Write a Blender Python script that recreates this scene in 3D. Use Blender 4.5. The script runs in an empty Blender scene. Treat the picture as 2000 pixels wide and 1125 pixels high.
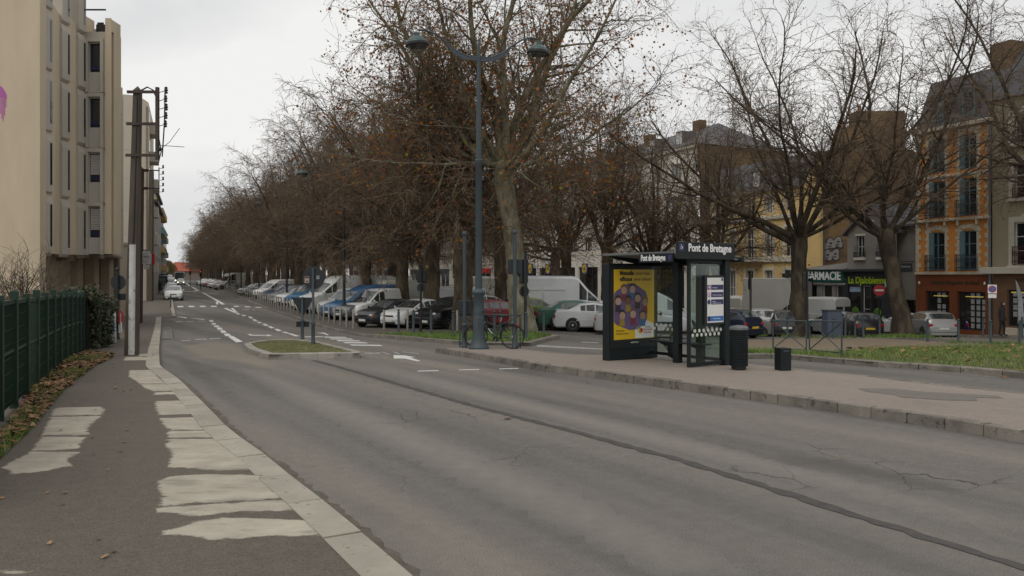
import bpy, bmesh, math, random
import numpy as np
from mathutils import Vector, Matrix

random.seed(7)
rng = np.random.default_rng(7)
scene = bpy.context.scene
COL = scene.collection
R = math.radians

# ------------------------------------------------------------------ camera
EYE = 2.0            # eye height above the near road, metres
F = 1555.6           # focal length in photo pixels (28 mm equivalent)
HY = 537.0           # photo row of the horizon
cam_d = bpy.data.cameras.new('camera')
cam_d.sensor_width = 36.0
cam_d.lens = 28.0
cam_d.shift_y = -(562.5 - HY) / 2000.0
cam_d.clip_start = 0.1
cam_d.clip_end = 6000.0
cam = bpy.data.objects.new('camera', cam_d)
cam.location = (0, 0, EYE)
cam.rotation_euler = (R(90), 0, 0)
COL.objects.link(cam)
scene.camera = cam

# ------------------------------------------------------------------ sky and sun (overcast winter day)
SUN_EL, SUN_AZ = R(52), R(205)     # compass-style: direction the light comes FROM, clockwise from +Y
world = bpy.data.worlds.new('World')
scene.world = world
world.use_nodes = True
wn, wl = world.node_tree.nodes, world.node_tree.links
wn.clear()
w_out = wn.new('ShaderNodeOutputWorld')
w_bg = wn.new('ShaderNodeBackground')
w_bg2 = wn.new('ShaderNodeBackground')
w_mix = wn.new('ShaderNodeMixShader')
sky = wn.new('ShaderNodeTexSky')
sky.sky_type = 'NISHITA'
sky.sun_disc = False
sky.sun_elevation = SUN_EL
sky.sun_rotation = SUN_AZ
sky.dust_density = 4.0
w_bg.inputs['Strength'].default_value = 0.06
wl.new(sky.outputs[0], w_bg.inputs['Color'])
tc = wn.new('ShaderNodeTexCoord')
mp = wn.new('ShaderNodeMapping')
mp.inputs['Scale'].default_value = (1.0, 1.0, 2.6)
wl.new(tc.outputs['Generated'], mp.inputs['Vector'])
nz = wn.new('ShaderNodeTexNoise')
nz.inputs['Scale'].default_value = 1.9
nz.inputs['Detail'].default_value = 5.0
nz.inputs['Roughness'].default_value = 0.5
nz.inputs['Distortion'].default_value = 0.25
wl.new(mp.outputs[0], nz.inputs['Vector'])
rp = wn.new('ShaderNodeValToRGB')
rp.color_ramp.elements[0].position = 0.34
rp.color_ramp.elements[0].color = (0.70, 0.705, 0.715, 1)
rp.color_ramp.elements[1].position = 0.60
rp.color_ramp.elements[1].color = (0.94, 0.935, 0.92, 1)
wl.new(nz.outputs['Fac'], rp.inputs['Fac'])
wl.new(rp.outputs[0], w_bg2.inputs['Color'])
w_bg2.inputs['Strength'].default_value = 1.0
w_mix.inputs['Fac'].default_value = 0.94       # nearly closed cloud deck
wl.new(w_bg.outputs[0], w_mix.inputs[1])
wl.new(w_bg2.outputs[0], w_mix.inputs[2])
wl.new(w_mix.outputs[0], w_out.inputs['Surface'])

sun_d = bpy.data.lights.new('sun', 'SUN')
sun_d.energy = 0.9
sun_d.angle = R(30)
sun_d.color = (1.0, 0.965, 0.91)
sun = bpy.data.objects.new('sun', sun_d)
_d = Vector((math.sin(SUN_AZ) * math.cos(SUN_EL), math.cos(SUN_AZ) * math.cos(SUN_EL), math.sin(SUN_EL)))
sun.rotation_euler = _d.to_track_quat('Z', 'Y').to_euler()
sun.location = (0, -10, 40)
COL.objects.link(sun)

vs = scene.view_settings
vs.view_transform = 'Standard'
vs.look = 'None'
vs.exposure = 0.0
vs.gamma = 1.0
vs.use_curve_mapping = False
scene.cycles.max_bounces = 5
scene.cycles.diffuse_bounces = 2
scene.cycles.glossy_bounces = 2
scene.cycles.transparent_max_bounces = 12
scene.cycles.use_denoising = True

# ------------------------------------------------------------------ terrain
_PL = [(-60, 0), (9, 0), (18, -.12), (27, -.44), (40, -.76), (60, -.70), (80, -.55), (120, -.45), (210, -.2), (300, 0), (9000, 0)]
_PR = [(-60, 0), (9, 0), (20, -.28), (31, -.95), (41, -1.2), (45, -1.5), (52, -1.75), (65, -1.95), (100, -1.6), (200, -.4), (300, 0), (9000, 0)]
def _ip(t, y):
    for (a, za), (b, zb) in zip(t, t[1:]):
        if y <= b:
            k = (y - a) / (b - a)
            return za + (zb - za) * k
    return t[-1][1]
def _prof(t, y):
    h = 2.0
    return (_ip(t, y - h) + 2 * _ip(t, y - h / 2) + 2 * _ip(t, y) + 2 * _ip(t, y + h / 2) + _ip(t, y + h)) / 8.0
def sstep(a, b, x):
    t = min(1, max(0, (x - a) / (b - a)))
    return t * t * (3 - 2 * t)
def g(x, y):
    """height of the carriageway surface"""
    w = sstep(1.0, 13.0, x)
    return _prof(_PL, y) * (1 - w) + _prof(_PR, y) * w
def P(px, py, dz=0.0):
    """where the sight line through a photo pixel meets the terrain (raised by dz)"""
    kx, kz = (px - 1000.0) / F, (py - HY) / F
    lo, hi = 1.5, 900.0
    f = lambda Y: (EYE - kz * Y) - (g(kx * Y, Y) + dz)
    y = lo
    step = 0.5
    prev = f(y)
    while y < hi:
        y2 = y + step
        v = f(y2)
        if v <= 0 <= prev or prev <= 0:
            a, b = y, y2
            for _ in range(30):
                m = (a + b) / 2
                if f(m) > 0: a = m
                else: b = m
            return Vector((kx * a, a, EYE - kz * a))
        y, prev = y2, v
        step = max(0.5, y * 0.02)
    return Vector((kx * hi, hi, EYE - kz * hi))
def PX(px, Y, dz=0.0):
    x = (px - 1000.0) / F * Y
    return Vector((x, Y, g(x, Y) + dz))
def ZP(py, Y):
    return EYE - (py - HY) / F * Y

# ------------------------------------------------------------------ materials
MATS = {}
def _prin(m):
    m.use_nodes = True
    return m.node_tree.nodes['Principled BSDF'], m.node_tree.nodes, m.node_tree.links
def mat(name, col, rough=0.6, var=0.25, scale=6.0, metal=0.0, bump=0.0, bscale=40.0, coat=0.0, emis=0.0, pos=False, stretch=(1, 1, 1), col2=None, detail=4.0, spec=0.5, spot=None, orand=0.0):
    if name in MATS: return MATS[name]
    m = bpy.data.materials.new(name)
    b, n, l = _prin(m)
    b.inputs['Roughness'].default_value = rough
    b.inputs['Metallic'].default_value = metal
    b.inputs['Specular IOR Level'].default_value = spec
    if coat: b.inputs['Coat Weight'].default_value = coat; b.inputs['Coat Roughness'].default_value = 0.08
    c = col if len(col) == 4 else (*col, 1)
    vec = None
    if var or bump or col2 or spot:
        if pos:
            t = n.new('ShaderNodeNewGeometry'); src = t.outputs['Position']
        else:
            t = n.new('ShaderNodeTexCoord'); src = t.outputs['Object']
        mpn = n.new('ShaderNodeMapping'); mpn.inputs['Scale'].default_value = stretch
        l.new(src, mpn.inputs['Vector']); vec = mpn.outputs[0]
    if var or col2:
        a = n.new('ShaderNodeTexNoise'); a.inputs['Scale'].default_value = scale; a.inputs['Detail'].default_value = detail; a.inputs['Roughness'].default_value = 0.6
        l.new(vec, a.inputs['Vector'])
        r = n.new('ShaderNodeValToRGB')
        r.color_ramp.elements[0].position = 0.3; r.color_ramp.elements[1].position = 0.7
        lo = tuple(x * (1 - var) for x in c[:3]); hi = tuple(min(1, x * (1 + var)) for x in c[:3])
        if col2: hi = col2[:3]
        r.color_ramp.elements[0].color = (*lo, 1); r.color_ramp.elements[1].color = (*hi, 1)
        l.new(a.outputs['Fac'], r.inputs['Fac'])
        out = r.outputs[0]
        if spot:
            sc, sz, scol = spot
            s = n.new('ShaderNodeTexNoise'); s.inputs['Scale'].default_value = sc; s.inputs['Detail'].default_value = 3.0
            l.new(vec, s.inputs['Vector'])
            sr = n.new('ShaderNodeValToRGB'); sr.color_ramp.elements[0].position = sz; sr.color_ramp.elements[1].position = sz + 0.06
            l.new(s.outputs['Fac'], sr.inputs['Fac'])
            mx = n.new('ShaderNodeMixRGB'); mx.inputs['Color2'].default_value = (*scol, 1)
            l.new(sr.outputs[0], mx.inputs['Fac']); l.new(out, mx.inputs['Color1'])
            out = mx.outputs[0]
        if orand:
            oi = n.new('ShaderNodeObjectInfo'); mr = n.new('ShaderNodeMapRange'); mr.inputs['To Min'].default_value = 1 - orand; mr.inputs['To Max'].default_value = 1 + orand * .7
            l.new(oi.outputs['Random'], mr.inputs['Value'])
            mm = n.new('ShaderNodeMixRGB'); mm.blend_type = 'MULTIPLY'; mm.inputs['Fac'].default_value = 1.0
            l.new(out, mm.inputs['Color1']); l.new(mr.outputs[0], mm.inputs['Color2']); out = mm.outputs[0]
        l.new(out, b.inputs['Base Color'])
    else:
        b.inputs['Base Color'].default_value = c
    if bump:
        q = n.new('ShaderNodeTexNoise'); q.inputs['Scale'].default_value = bscale; q.inputs['Detail'].default_value = 3.0
        l.new(vec, q.inputs['Vector'])
        bp = n.new('ShaderNodeBump'); bp.inputs['Strength'].default_value = bump; bp.inputs['Distance'].default_value = 0.02
        l.new(q.outputs['Fac'], bp.inputs['Height']); l.new(bp.outputs[0], b.inputs['Normal'])
    if emis:
        b.inputs['Emission Color'].default_value = c; b.inputs['Emission Strength'].default_value = emis
    MATS[name] = m
    return m

def glass_mat(name, tint=(0.85, 0.92, 0.9), refl=0.12):
    if name in MATS: return MATS[name]
    m = bpy.data.materials.new(name); m.use_nodes = True
    n, l = m.node_tree.nodes, m.node_tree.links
    n.clear()
    o = n.new('ShaderNodeOutputMaterial'); mx = n.new('ShaderNodeMixShader')
    t = n.new('ShaderNodeBsdfTransparent'); t.inputs[0].default_value = (*tint, 1)
    gl = n.new('ShaderNodeBsdfGlossy'); gl.inputs['Roughness'].default_value = 0.03
    fr = n.new('ShaderNodeLayerWeight'); fr.inputs['Blend'].default_value = .5
    pw = n.new('ShaderNodeMath'); pw.operation = 'POWER'; pw.inputs[1].default_value = 3.0
    ad = n.new('ShaderNodeMath'); ad.operation = 'MULTIPLY_ADD'; ad.inputs[1].default_value = .5; ad.inputs[2].default_value = refl * .35
    l.new(fr.outputs['Facing'], pw.inputs[0]); l.new(pw.outputs[0], ad.inputs[0]); l.new(ad.outputs[0], mx.inputs[0])
    l.new(t.outputs[0], mx.inputs[1]); l.new(gl.outputs[0], mx.inputs[2]); l.new(mx.outputs[0], o.inputs[0])
    MATS[name] = m
    return m

# ------------------------------------------------------------------ object helpers
def tag(o, label=None, cat=None, group=None, kind=None):
    if label: o['label'] = label
    if cat: o['category'] = cat
    if group: o['group'] = group
    if kind: o['kind'] = kind
    return o
def thing(name, label, cat, loc=(0, 0, 0), rz=0.0, group=None):
    o = bpy.data.objects.new(name, None)
    o.empty_display_size = 0.2
    o.location = loc; o.rotation_euler = (0, 0, rz)
    COL.objects.link(o)
    return tag(o, label, cat, group)
def link(name, me, parent=None, loc=None, rz=None):
    o = bpy.data.objects.new(name, me)
    COL.objects.link(o)
    if parent is not None: o.parent = parent
    if loc is not None: o.location = loc
    if rz is not None: o.rotation_euler = (0, 0, rz)
    return o
def copy_tree(o, parent=None):
    c = o.copy(); COL.objects.link(c); c.parent = parent
    for ch in list(o.children): copy_tree(ch, c)
    return c
_ORD = ['first', 'second', 'third', 'fourth', 'fifth', 'sixth', 'seventh', 'eighth', 'ninth', 'tenth', 'eleventh', 'twelfth', 'thirteenth', 'fourteenth', 'fifteenth',
        'sixteenth', 'seventeenth', 'eighteenth', 'nineteenth', 'twentieth']
def ordw(i):
    if i < 20: return _ORD[i]
    tens = {2: 'twenty', 3: 'thirty', 4: 'forty', 5: 'fifty', 6: 'sixty'}[(i + 1) // 10]
    r = (i + 1) % 10
    return (tens[:-1] + 'ieth') if r == 0 else tens + '-' + _ORD[r - 1]

class MB:
    """collects faces, builds ONE mesh object"""
    def __init__(s): s.v = []; s.f = []; s.m = []; s.cm = 0
    def _add(s, vs_, fs):
        o = len(s.v)
        s.v.extend([tuple(q) for q in vs_])
        s.f.extend([tuple(i + o for i in f) for f in fs]); s.m.extend([s.cm] * len(fs))
        return s
    def poly(s, pts): return s._add(pts, [tuple(range(len(pts)))])
    def box(s, c, d, rz=0.0, ch=0.0):
        cx, cy, cz = c; x, y, z = d[0] / 2, d[1] / 2, d[2] / 2
        if ch:
            k = min(ch, x * .9, y * .9, z * .9)
            pts = [(-x + k, -y, -z + k), (x - k, -y, -z + k), (x - k, -y, z - k), (-x + k, -y, z - k), (-x + k, y, -z + k), (x - k, y, -z + k), (x - k, y, z - k), (-x + k, y, z - k),
                   (-x, -y + k, -z + k), (-x, y - k, -z + k), (-x, y - k, z - k), (-x, -y + k, z - k), (x, -y + k, -z + k), (x, y - k, -z + k), (x, y - k, z - k), (x, -y + k, z - k),
                   (-x + k, -y + k, -z), (x - k, -y + k, -z), (x - k, y - k, -z), (-x + k, y - k, -z), (-x + k, -y + k, z), (x - k, -y + k, z), (x - k, y - k, z), (-x + k, y - k, z)]
            fs = [(0, 1, 2, 3), (5, 4, 7, 6), (9, 8, 11, 10), (12, 13, 14, 15), (16, 19, 18, 17), (20, 21, 22, 23),
                  (1, 12, 15, 2), (8, 0, 3, 11), (13, 5, 6, 14), (4, 9, 10, 7), (0, 16, 17, 1), (18, 19, 4, 5), (8, 9, 19, 16), (12, 17, 18, 13),
                  (3, 2, 21, 20), (6, 7, 23, 22), (10, 11, 20, 23), (14, 22, 21, 15),
                  (0, 8, 16), (1, 17, 12), (2, 15, 21), (3, 20, 11), (4, 19, 9), (5, 13, 18), (6, 22, 14), (7, 10, 23)]
        else:
            pts = [(-x, -y, -z), (x, -y, -z), (x, y, -z), (-x, y, -z), (-x, -y, z), (x, -y, z), (x, y, z), (-x, y, z)]
            fs = [(0, 3, 2, 1), (4, 5, 6, 7), (0, 1, 5, 4), (1, 2, 6, 5), (2, 3, 7, 6), (3, 0, 4, 7)]
        if rz:
            ca, sa = math.cos(rz), math.sin(rz)
            pts = [(p[0] * ca - p[1] * sa, p[0] * sa + p[1] * ca, p[2]) for p in pts]
        return s._add([(p[0] + cx, p[1] + cy, p[2] + cz) for p in pts], fs)
    def bx(s, x0, x1, y0, y1, z0, z1, ch=0.0):
        return s.box(((x0 + x1) / 2, (y0 + y1) / 2, (z0 + z1) / 2), (x1 - x0, y1 - y0, z1 - z0), 0, ch)
    def tube(s, pts, rad, n=8, cap=True):
        pts = [Vector(p) for p in pts]
        if not hasattr(rad, '__len__'): rad = [rad] * len(pts)
        vs_, fs = [], []
        up = None
        for i, p in enumerate(pts):
            d = (pts[min(i + 1, len(pts) - 1)] - pts[max(i - 1, 0)])
            if d.length < 1e-9: d = Vector((0, 0, 1))
            d.normalize()
            if up is None:
                a = Vector((1, 0, 0)) if abs(d.x) < .9 else Vector((0, 1, 0))
                up = d.cross(a).normalized()
            else:
                up = (up - d * up.dot(d)).normalized()
            w = d.cross(up)
            for k in range(n):
                t = 2 * math.pi * k / n
                vs_.append(p + (up * math.cos(t) + w * math.sin(t)) * rad[i])
        for i in range(len(pts) - 1):
            for k in range(n):
                k2 = (k + 1) % n
                fs.append((i * n + k, i * n + k2, (i + 1) * n + k2, (i + 1) * n + k))
        if cap:
            fs.append(tuple(range(n - 1, -1, -1))); e = (len(pts) - 1) * n
            fs.append(tuple(range(e, e + n)))
        return s._add(vs_, fs)
    def lathe(s, prof, n=16, c=(0, 0, 0), axis='z'):
        vs_, fs = [], []
        for r, z in prof:
            for k in range(n):
                t = 2 * math.pi * k / n
                q = (r * math.cos(t), r * math.sin(t), z)
                if axis == 'y': q = (q[0], q[2], q[1])
                elif axis == 'x': q = (q[2], q[0], q[1])
                vs_.append((q[0] + c[0], q[1] + c[1], q[2] + c[2]))
        for i in range(len(prof) - 1):
            for k in range(n):
                k2 = (k + 1) % n
                fs.append((i * n + k, i * n + k2, (i + 1) * n + k2, (i + 1) * n + k))
        fs.append(tuple(range(n - 1, -1, -1))); e = (len(prof) - 1) * n
        fs.append(tuple(range(e, e + n)))
        return s._add(vs_, fs)
    def prism(s, poly, z0, z1):
        n = len(poly)
        a = [(p[0], p[1], z0) for p in poly] + [(p[0], p[1], z1) for p in poly]
        fs = [tuple(range(n - 1, -1, -1)), tuple(range(n, 2 * n))] + [(i, (i + 1) % n, n + (i + 1) % n, n + i) for i in range(n)]
        return s._add(a, fs)
    def prism_y(s, poly, y0, y1):
        """poly in (x,z), extruded along y"""
        n = len(poly)
        a = [(p[0], y0, p[1]) for p in poly] + [(p[0], y1, p[1]) for p in poly]
        fs = [tuple(range(n)), tuple(range(2 * n - 1, n - 1, -1))] + [((i + 1) % n, i, n + i, n + (i + 1) % n) for i in range(n)]
        return s._add(a, fs)
    def ball(s, c, r, n=10, sc=(1, 1, 1)):
        prof = []
        m = n // 2
        for i in range(m + 1):
            t = -math.pi / 2 + math.pi * i / m
            prof.append((max(1e-4, math.cos(t)), math.sin(t)))
        o = len(s.v)
        s.lathe(prof, n)
        for i in range(o, len(s.v)):
            v = s.v[i]; s.v[i] = (v[0] * r * sc[0] + c[0], v[1] * r * sc[1] + c[1], v[2] * r * sc[2] + c[2])
        return s
    def mesh(s, name, mats, smooth=None):
        me = bpy.data.meshes.new(name)
        me.from_pydata(s.v, [], s.f)
        if not isinstance(mats, (list, tuple)): mats = [mats]
        for m in mats: me.materials.append(m)
        if len(mats) > 1: me.polygons.foreach_set('material_index', s.m)
        if smooth is not None:
            me.polygons.foreach_set('use_smooth', [True] * len(me.polygons))
            me.set_sharp_from_angle(angle=R(smooth))
        me.update()
        return me
    def build(s, name, mats, parent=None, smooth=None, loc=None, rz=None):
        return link(name, s.mesh(name, mats, smooth), parent, loc, rz)

def text(body, size, loc, rot, m, parent, name='lettering', align='CENTER', ext=0.003, sx=1.0, bold=0.0):
    c = bpy.data.curves.new(name, 'FONT')
    c.body = body; c.size = size; c.align_x = align; c.align_y = 'CENTER'; c.extrude = ext; c.resolution_u = 3
    c.offset = bold
    c.materials.append(m)
    tmp = bpy.data.objects.new('tmp', c)
    me = bpy.data.meshes.new_from_object(tmp)
    bpy.data.objects.remove(tmp)
    me.name = name
    o = bpy.data.objects.new(name, me); COL.objects.link(o)
    o.parent = parent; o.location = loc; o.rotation_euler = rot; o.scale = (sx, 1, 1)
    return o

def _inpoly(poly, x, y):
    c = False
    n = len(poly)
    for i in range(n):
        x1, y1 = poly[i][0], poly[i][1]; x2, y2 = poly[i - 1][0], poly[i - 1][1]
        if (y1 > y) != (y2 > y) and x < (x2 - x1) * (y - y1) / (y2 - y1) + x1: c = not c
    return c

def sheet(name, poly, dz, m, res=1.5, kind='structure', parent=None):
    bm = bmesh.new()
    vv = [bm.verts.new((p[0], p[1], 0)) for p in poly]
    f = bm.faces.new(vv)
    if f.normal.z < 0 or sum((poly[i][0] - poly[i - 1][0]) * (poly[i][1] + poly[i - 1][1]) for i in range(len(poly))) > 0:
        bmesh.ops.reverse_faces(bm, faces=[f])
    bmesh.ops.triangulate(bm, faces=bm.faces[:])
    xs = [p[0] for p in poly]; ys = [p[1] for p in poly]
    def cuts(a, b, no):
        t = math.ceil(a / res) * res
        k = 0
        while t < b:
            co = (t, 0, 0) if no[0] else (0, t, 0)
            bmesh.ops.bisect_plane(bm, geom=bm.verts[:] + bm.edges[:] + bm.faces[:], plane_co=co, plane_no=no, dist=1e-5)
            k += 1
            st = res if t < 60 else res * 4
            t += st
    if res:
        cuts(min(xs), max(xs), (1, 0, 0)); cuts(min(ys), max(ys), (0, 1, 0))
    for v in bm.verts: v.co.z = g(v.co.x, v.co.y) + dz
    bm.normal_update()
    me = bpy.data.meshes.new(name); bm.to_mesh(me); bm.free()
    me.materials.append(m)
    o = link(name, me, parent)
    if kind and parent is None: o['kind'] = kind
    return o
def XY(pts, dz=0.0): return [P(a, b, dz).xy for a, b in pts]

def kerb(poly, parent, m, ls=1.0, wd=0.18, top=0.14, side=1, jit=0.004, name='kerb_stone', gap=0.011):
    """individual stones along a polyline; side=+1 puts the stone's body on the left of the path"""
    pts = [Vector((p[0], p[1])) for p in poly]
    seg = [0.0]
    for a, b in zip(pts, pts[1:]): seg.append(seg[-1] + (b - a).length)
    L = seg[-1]; n = max(1, round(L / ls)); ls = L / n
    def at(t):
        t = min(max(t, 0), L)
        for i in range(len(pts) - 1):
            if t <= seg[i + 1] + 1e-9:
                k = (t - seg[i]) / max(1e-9, seg[i + 1] - seg[i])
                return pts[i].lerp(pts[i + 1], k)
        return pts[-1]
    for i in range(n):
        a, b = at(i * ls + gap), at((i + 1) * ls - gap)
        d = (b - a).normalized(); nn = Vector((-d.y, d.x)) * side
        j = random.uniform(-jit, jit)
        ch = 0.018
        vs_ = []
        for q in (a, b):
            q = q + nn * random.uniform(-jit, jit)
            zt = g(q.x, q.y) + top + j
            for off, z in ((0, -0.06), (0, zt - ch - g(q.x, q.y)), (ch, zt - g(q.x, q.y)), (wd, zt - g(q.x, q.y)), (wd, -0.06)):
                e = q + nn * off
                vs_.append((e.x, e.y, g(q.x, q.y) + z))
        fs = [(k, k + 1, k + 6, k + 5) for k in range(4)] + [(4, 3, 2, 1, 0), (5, 6, 7, 8, 9)]
        if side < 0: fs = [tuple(reversed(f)) for f in fs]
        me = bpy.data.meshes.new(name); me.from_pydata(vs_, [], fs); me.materials.append(m)
        link(name, me, parent)

def scatter(poly, n, seed=1):
    r = np.random.default_rng(seed)
    xs = [p[0] for p in poly]; ys = [p[1] for p in poly]
    out = []
    tries = 0
    while len(out) < n and tries < n * 30:
        x = r.uniform(min(xs), max(xs)); y = r.uniform(min(ys), max(ys)); tries += 1
        if _inpoly(poly, x, y): out.append((x, y))
    return out

def np_mesh(name, V, Fc, mats, parent=None, midx=None, smooth=False):
    """V (n,3), Fc (m,k) uniform polygons"""
    me = bpy.data.meshes.new(name)
    k = Fc.shape[1]
    me.vertices.add(len(V)); me.vertices.foreach_set('co', V.astype(np.float32).ravel())
    me.loops.add(Fc.size); me.loops.foreach_set('vertex_index', Fc.astype(np.int32).ravel())
    me.polygons.add(len(Fc)); me.polygons.foreach_set('loop_start', np.arange(0, Fc.size, k, dtype=np.int32))
    if not isinstance(mats, (list, tuple)): mats = [mats]
    for m in mats: me.materials.append(m)
    if midx is not None: me.polygons.foreach_set('material_index', midx.astype(np.int32))
    if smooth: me.polygons.foreach_set('use_smooth', np.ones(len(Fc), dtype=bool))
    me.update(calc_edges=True)
    return me

def grass(name, pts, dz, h, mats, label, seed=3, wd=0.012, lean=0.5, parent=None):
    r = np.random.default_rng(seed)
    n = len(pts)
    B = np.array([(x, y, g(x, y) + dz) for x, y in pts])
    a = r.uniform(0, 2 * np.pi, n); hh = h * r.uniform(.4, 1.25, n); ln = r.normal(0, lean, (n, 2)) * hh[:, None]
    side = np.stack([np.cos(a), np.sin(a), np.zeros(n)], 1) * (wd * r.uniform(.6, 1.4, n))[:, None]
    V = np.empty((n, 3, 3))
    V[:, 0] = B - side; V[:, 1] = B + side
    V[:, 2] = B + np.stack([ln[:, 0], ln[:, 1], hh], 1)
    Fc = np.arange(n * 3).reshape(n, 3)
    me = np_mesh(name, V.reshape(-1, 3), Fc, mats, midx=r.integers(0, len(mats), n))
    o = link(name, me, parent)
    return tag(o, label, 'grass', kind='stuff')

def litter(name, pts, dz, size, mats, label, seed=5, up=0.02):
    """fallen leaves: small curled five-point blades"""
    r = np.random.default_rng(seed)
    n = len(pts)
    V = np.empty((n, 6, 3)); mi = r.integers(0, len(mats), n)
    for i, (x, y) in enumerate(pts):
        a = r.uniform(0, 6.28); s = size * r.uniform(.55, 1.3); t = r.normal(0, .35, 2); z = g(x, y) + dz + r.uniform(.006, up)
        loc = [(0, 0, 0.25), (1, .1, .0), (.35, .9, .3), (-.8, .7, .05), (-.9, -.6, .25), (.3, -1, .0)]
        for k, (u, v, w) in enumerate(loc):
            u *= r.uniform(.7, 1.15); v *= r.uniform(.7, 1.15)
            V[i, k] = (x + s * (u * math.cos(a) - v * math.sin(a)), y + s * (u * math.sin(a) + v * math.cos(a)), max(g(x, y) + dz + .003, z + s * (w + u * t[0] + v * t[1]) * .6))
    idx = np.array([[0, 1, 2], [0, 2, 3], [0, 3, 4], [0, 4, 5], [0, 5, 1]])
    Fc = (np.arange(n)[:, None, None] * 6 + idx[None]).reshape(-1, 3)
    me = np_mesh(name, V.reshape(-1, 3), Fc, mats, midx=np.repeat(mi, 5))
    return tag(link(name, me), label, 'leaf litter', kind='stuff')
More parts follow.
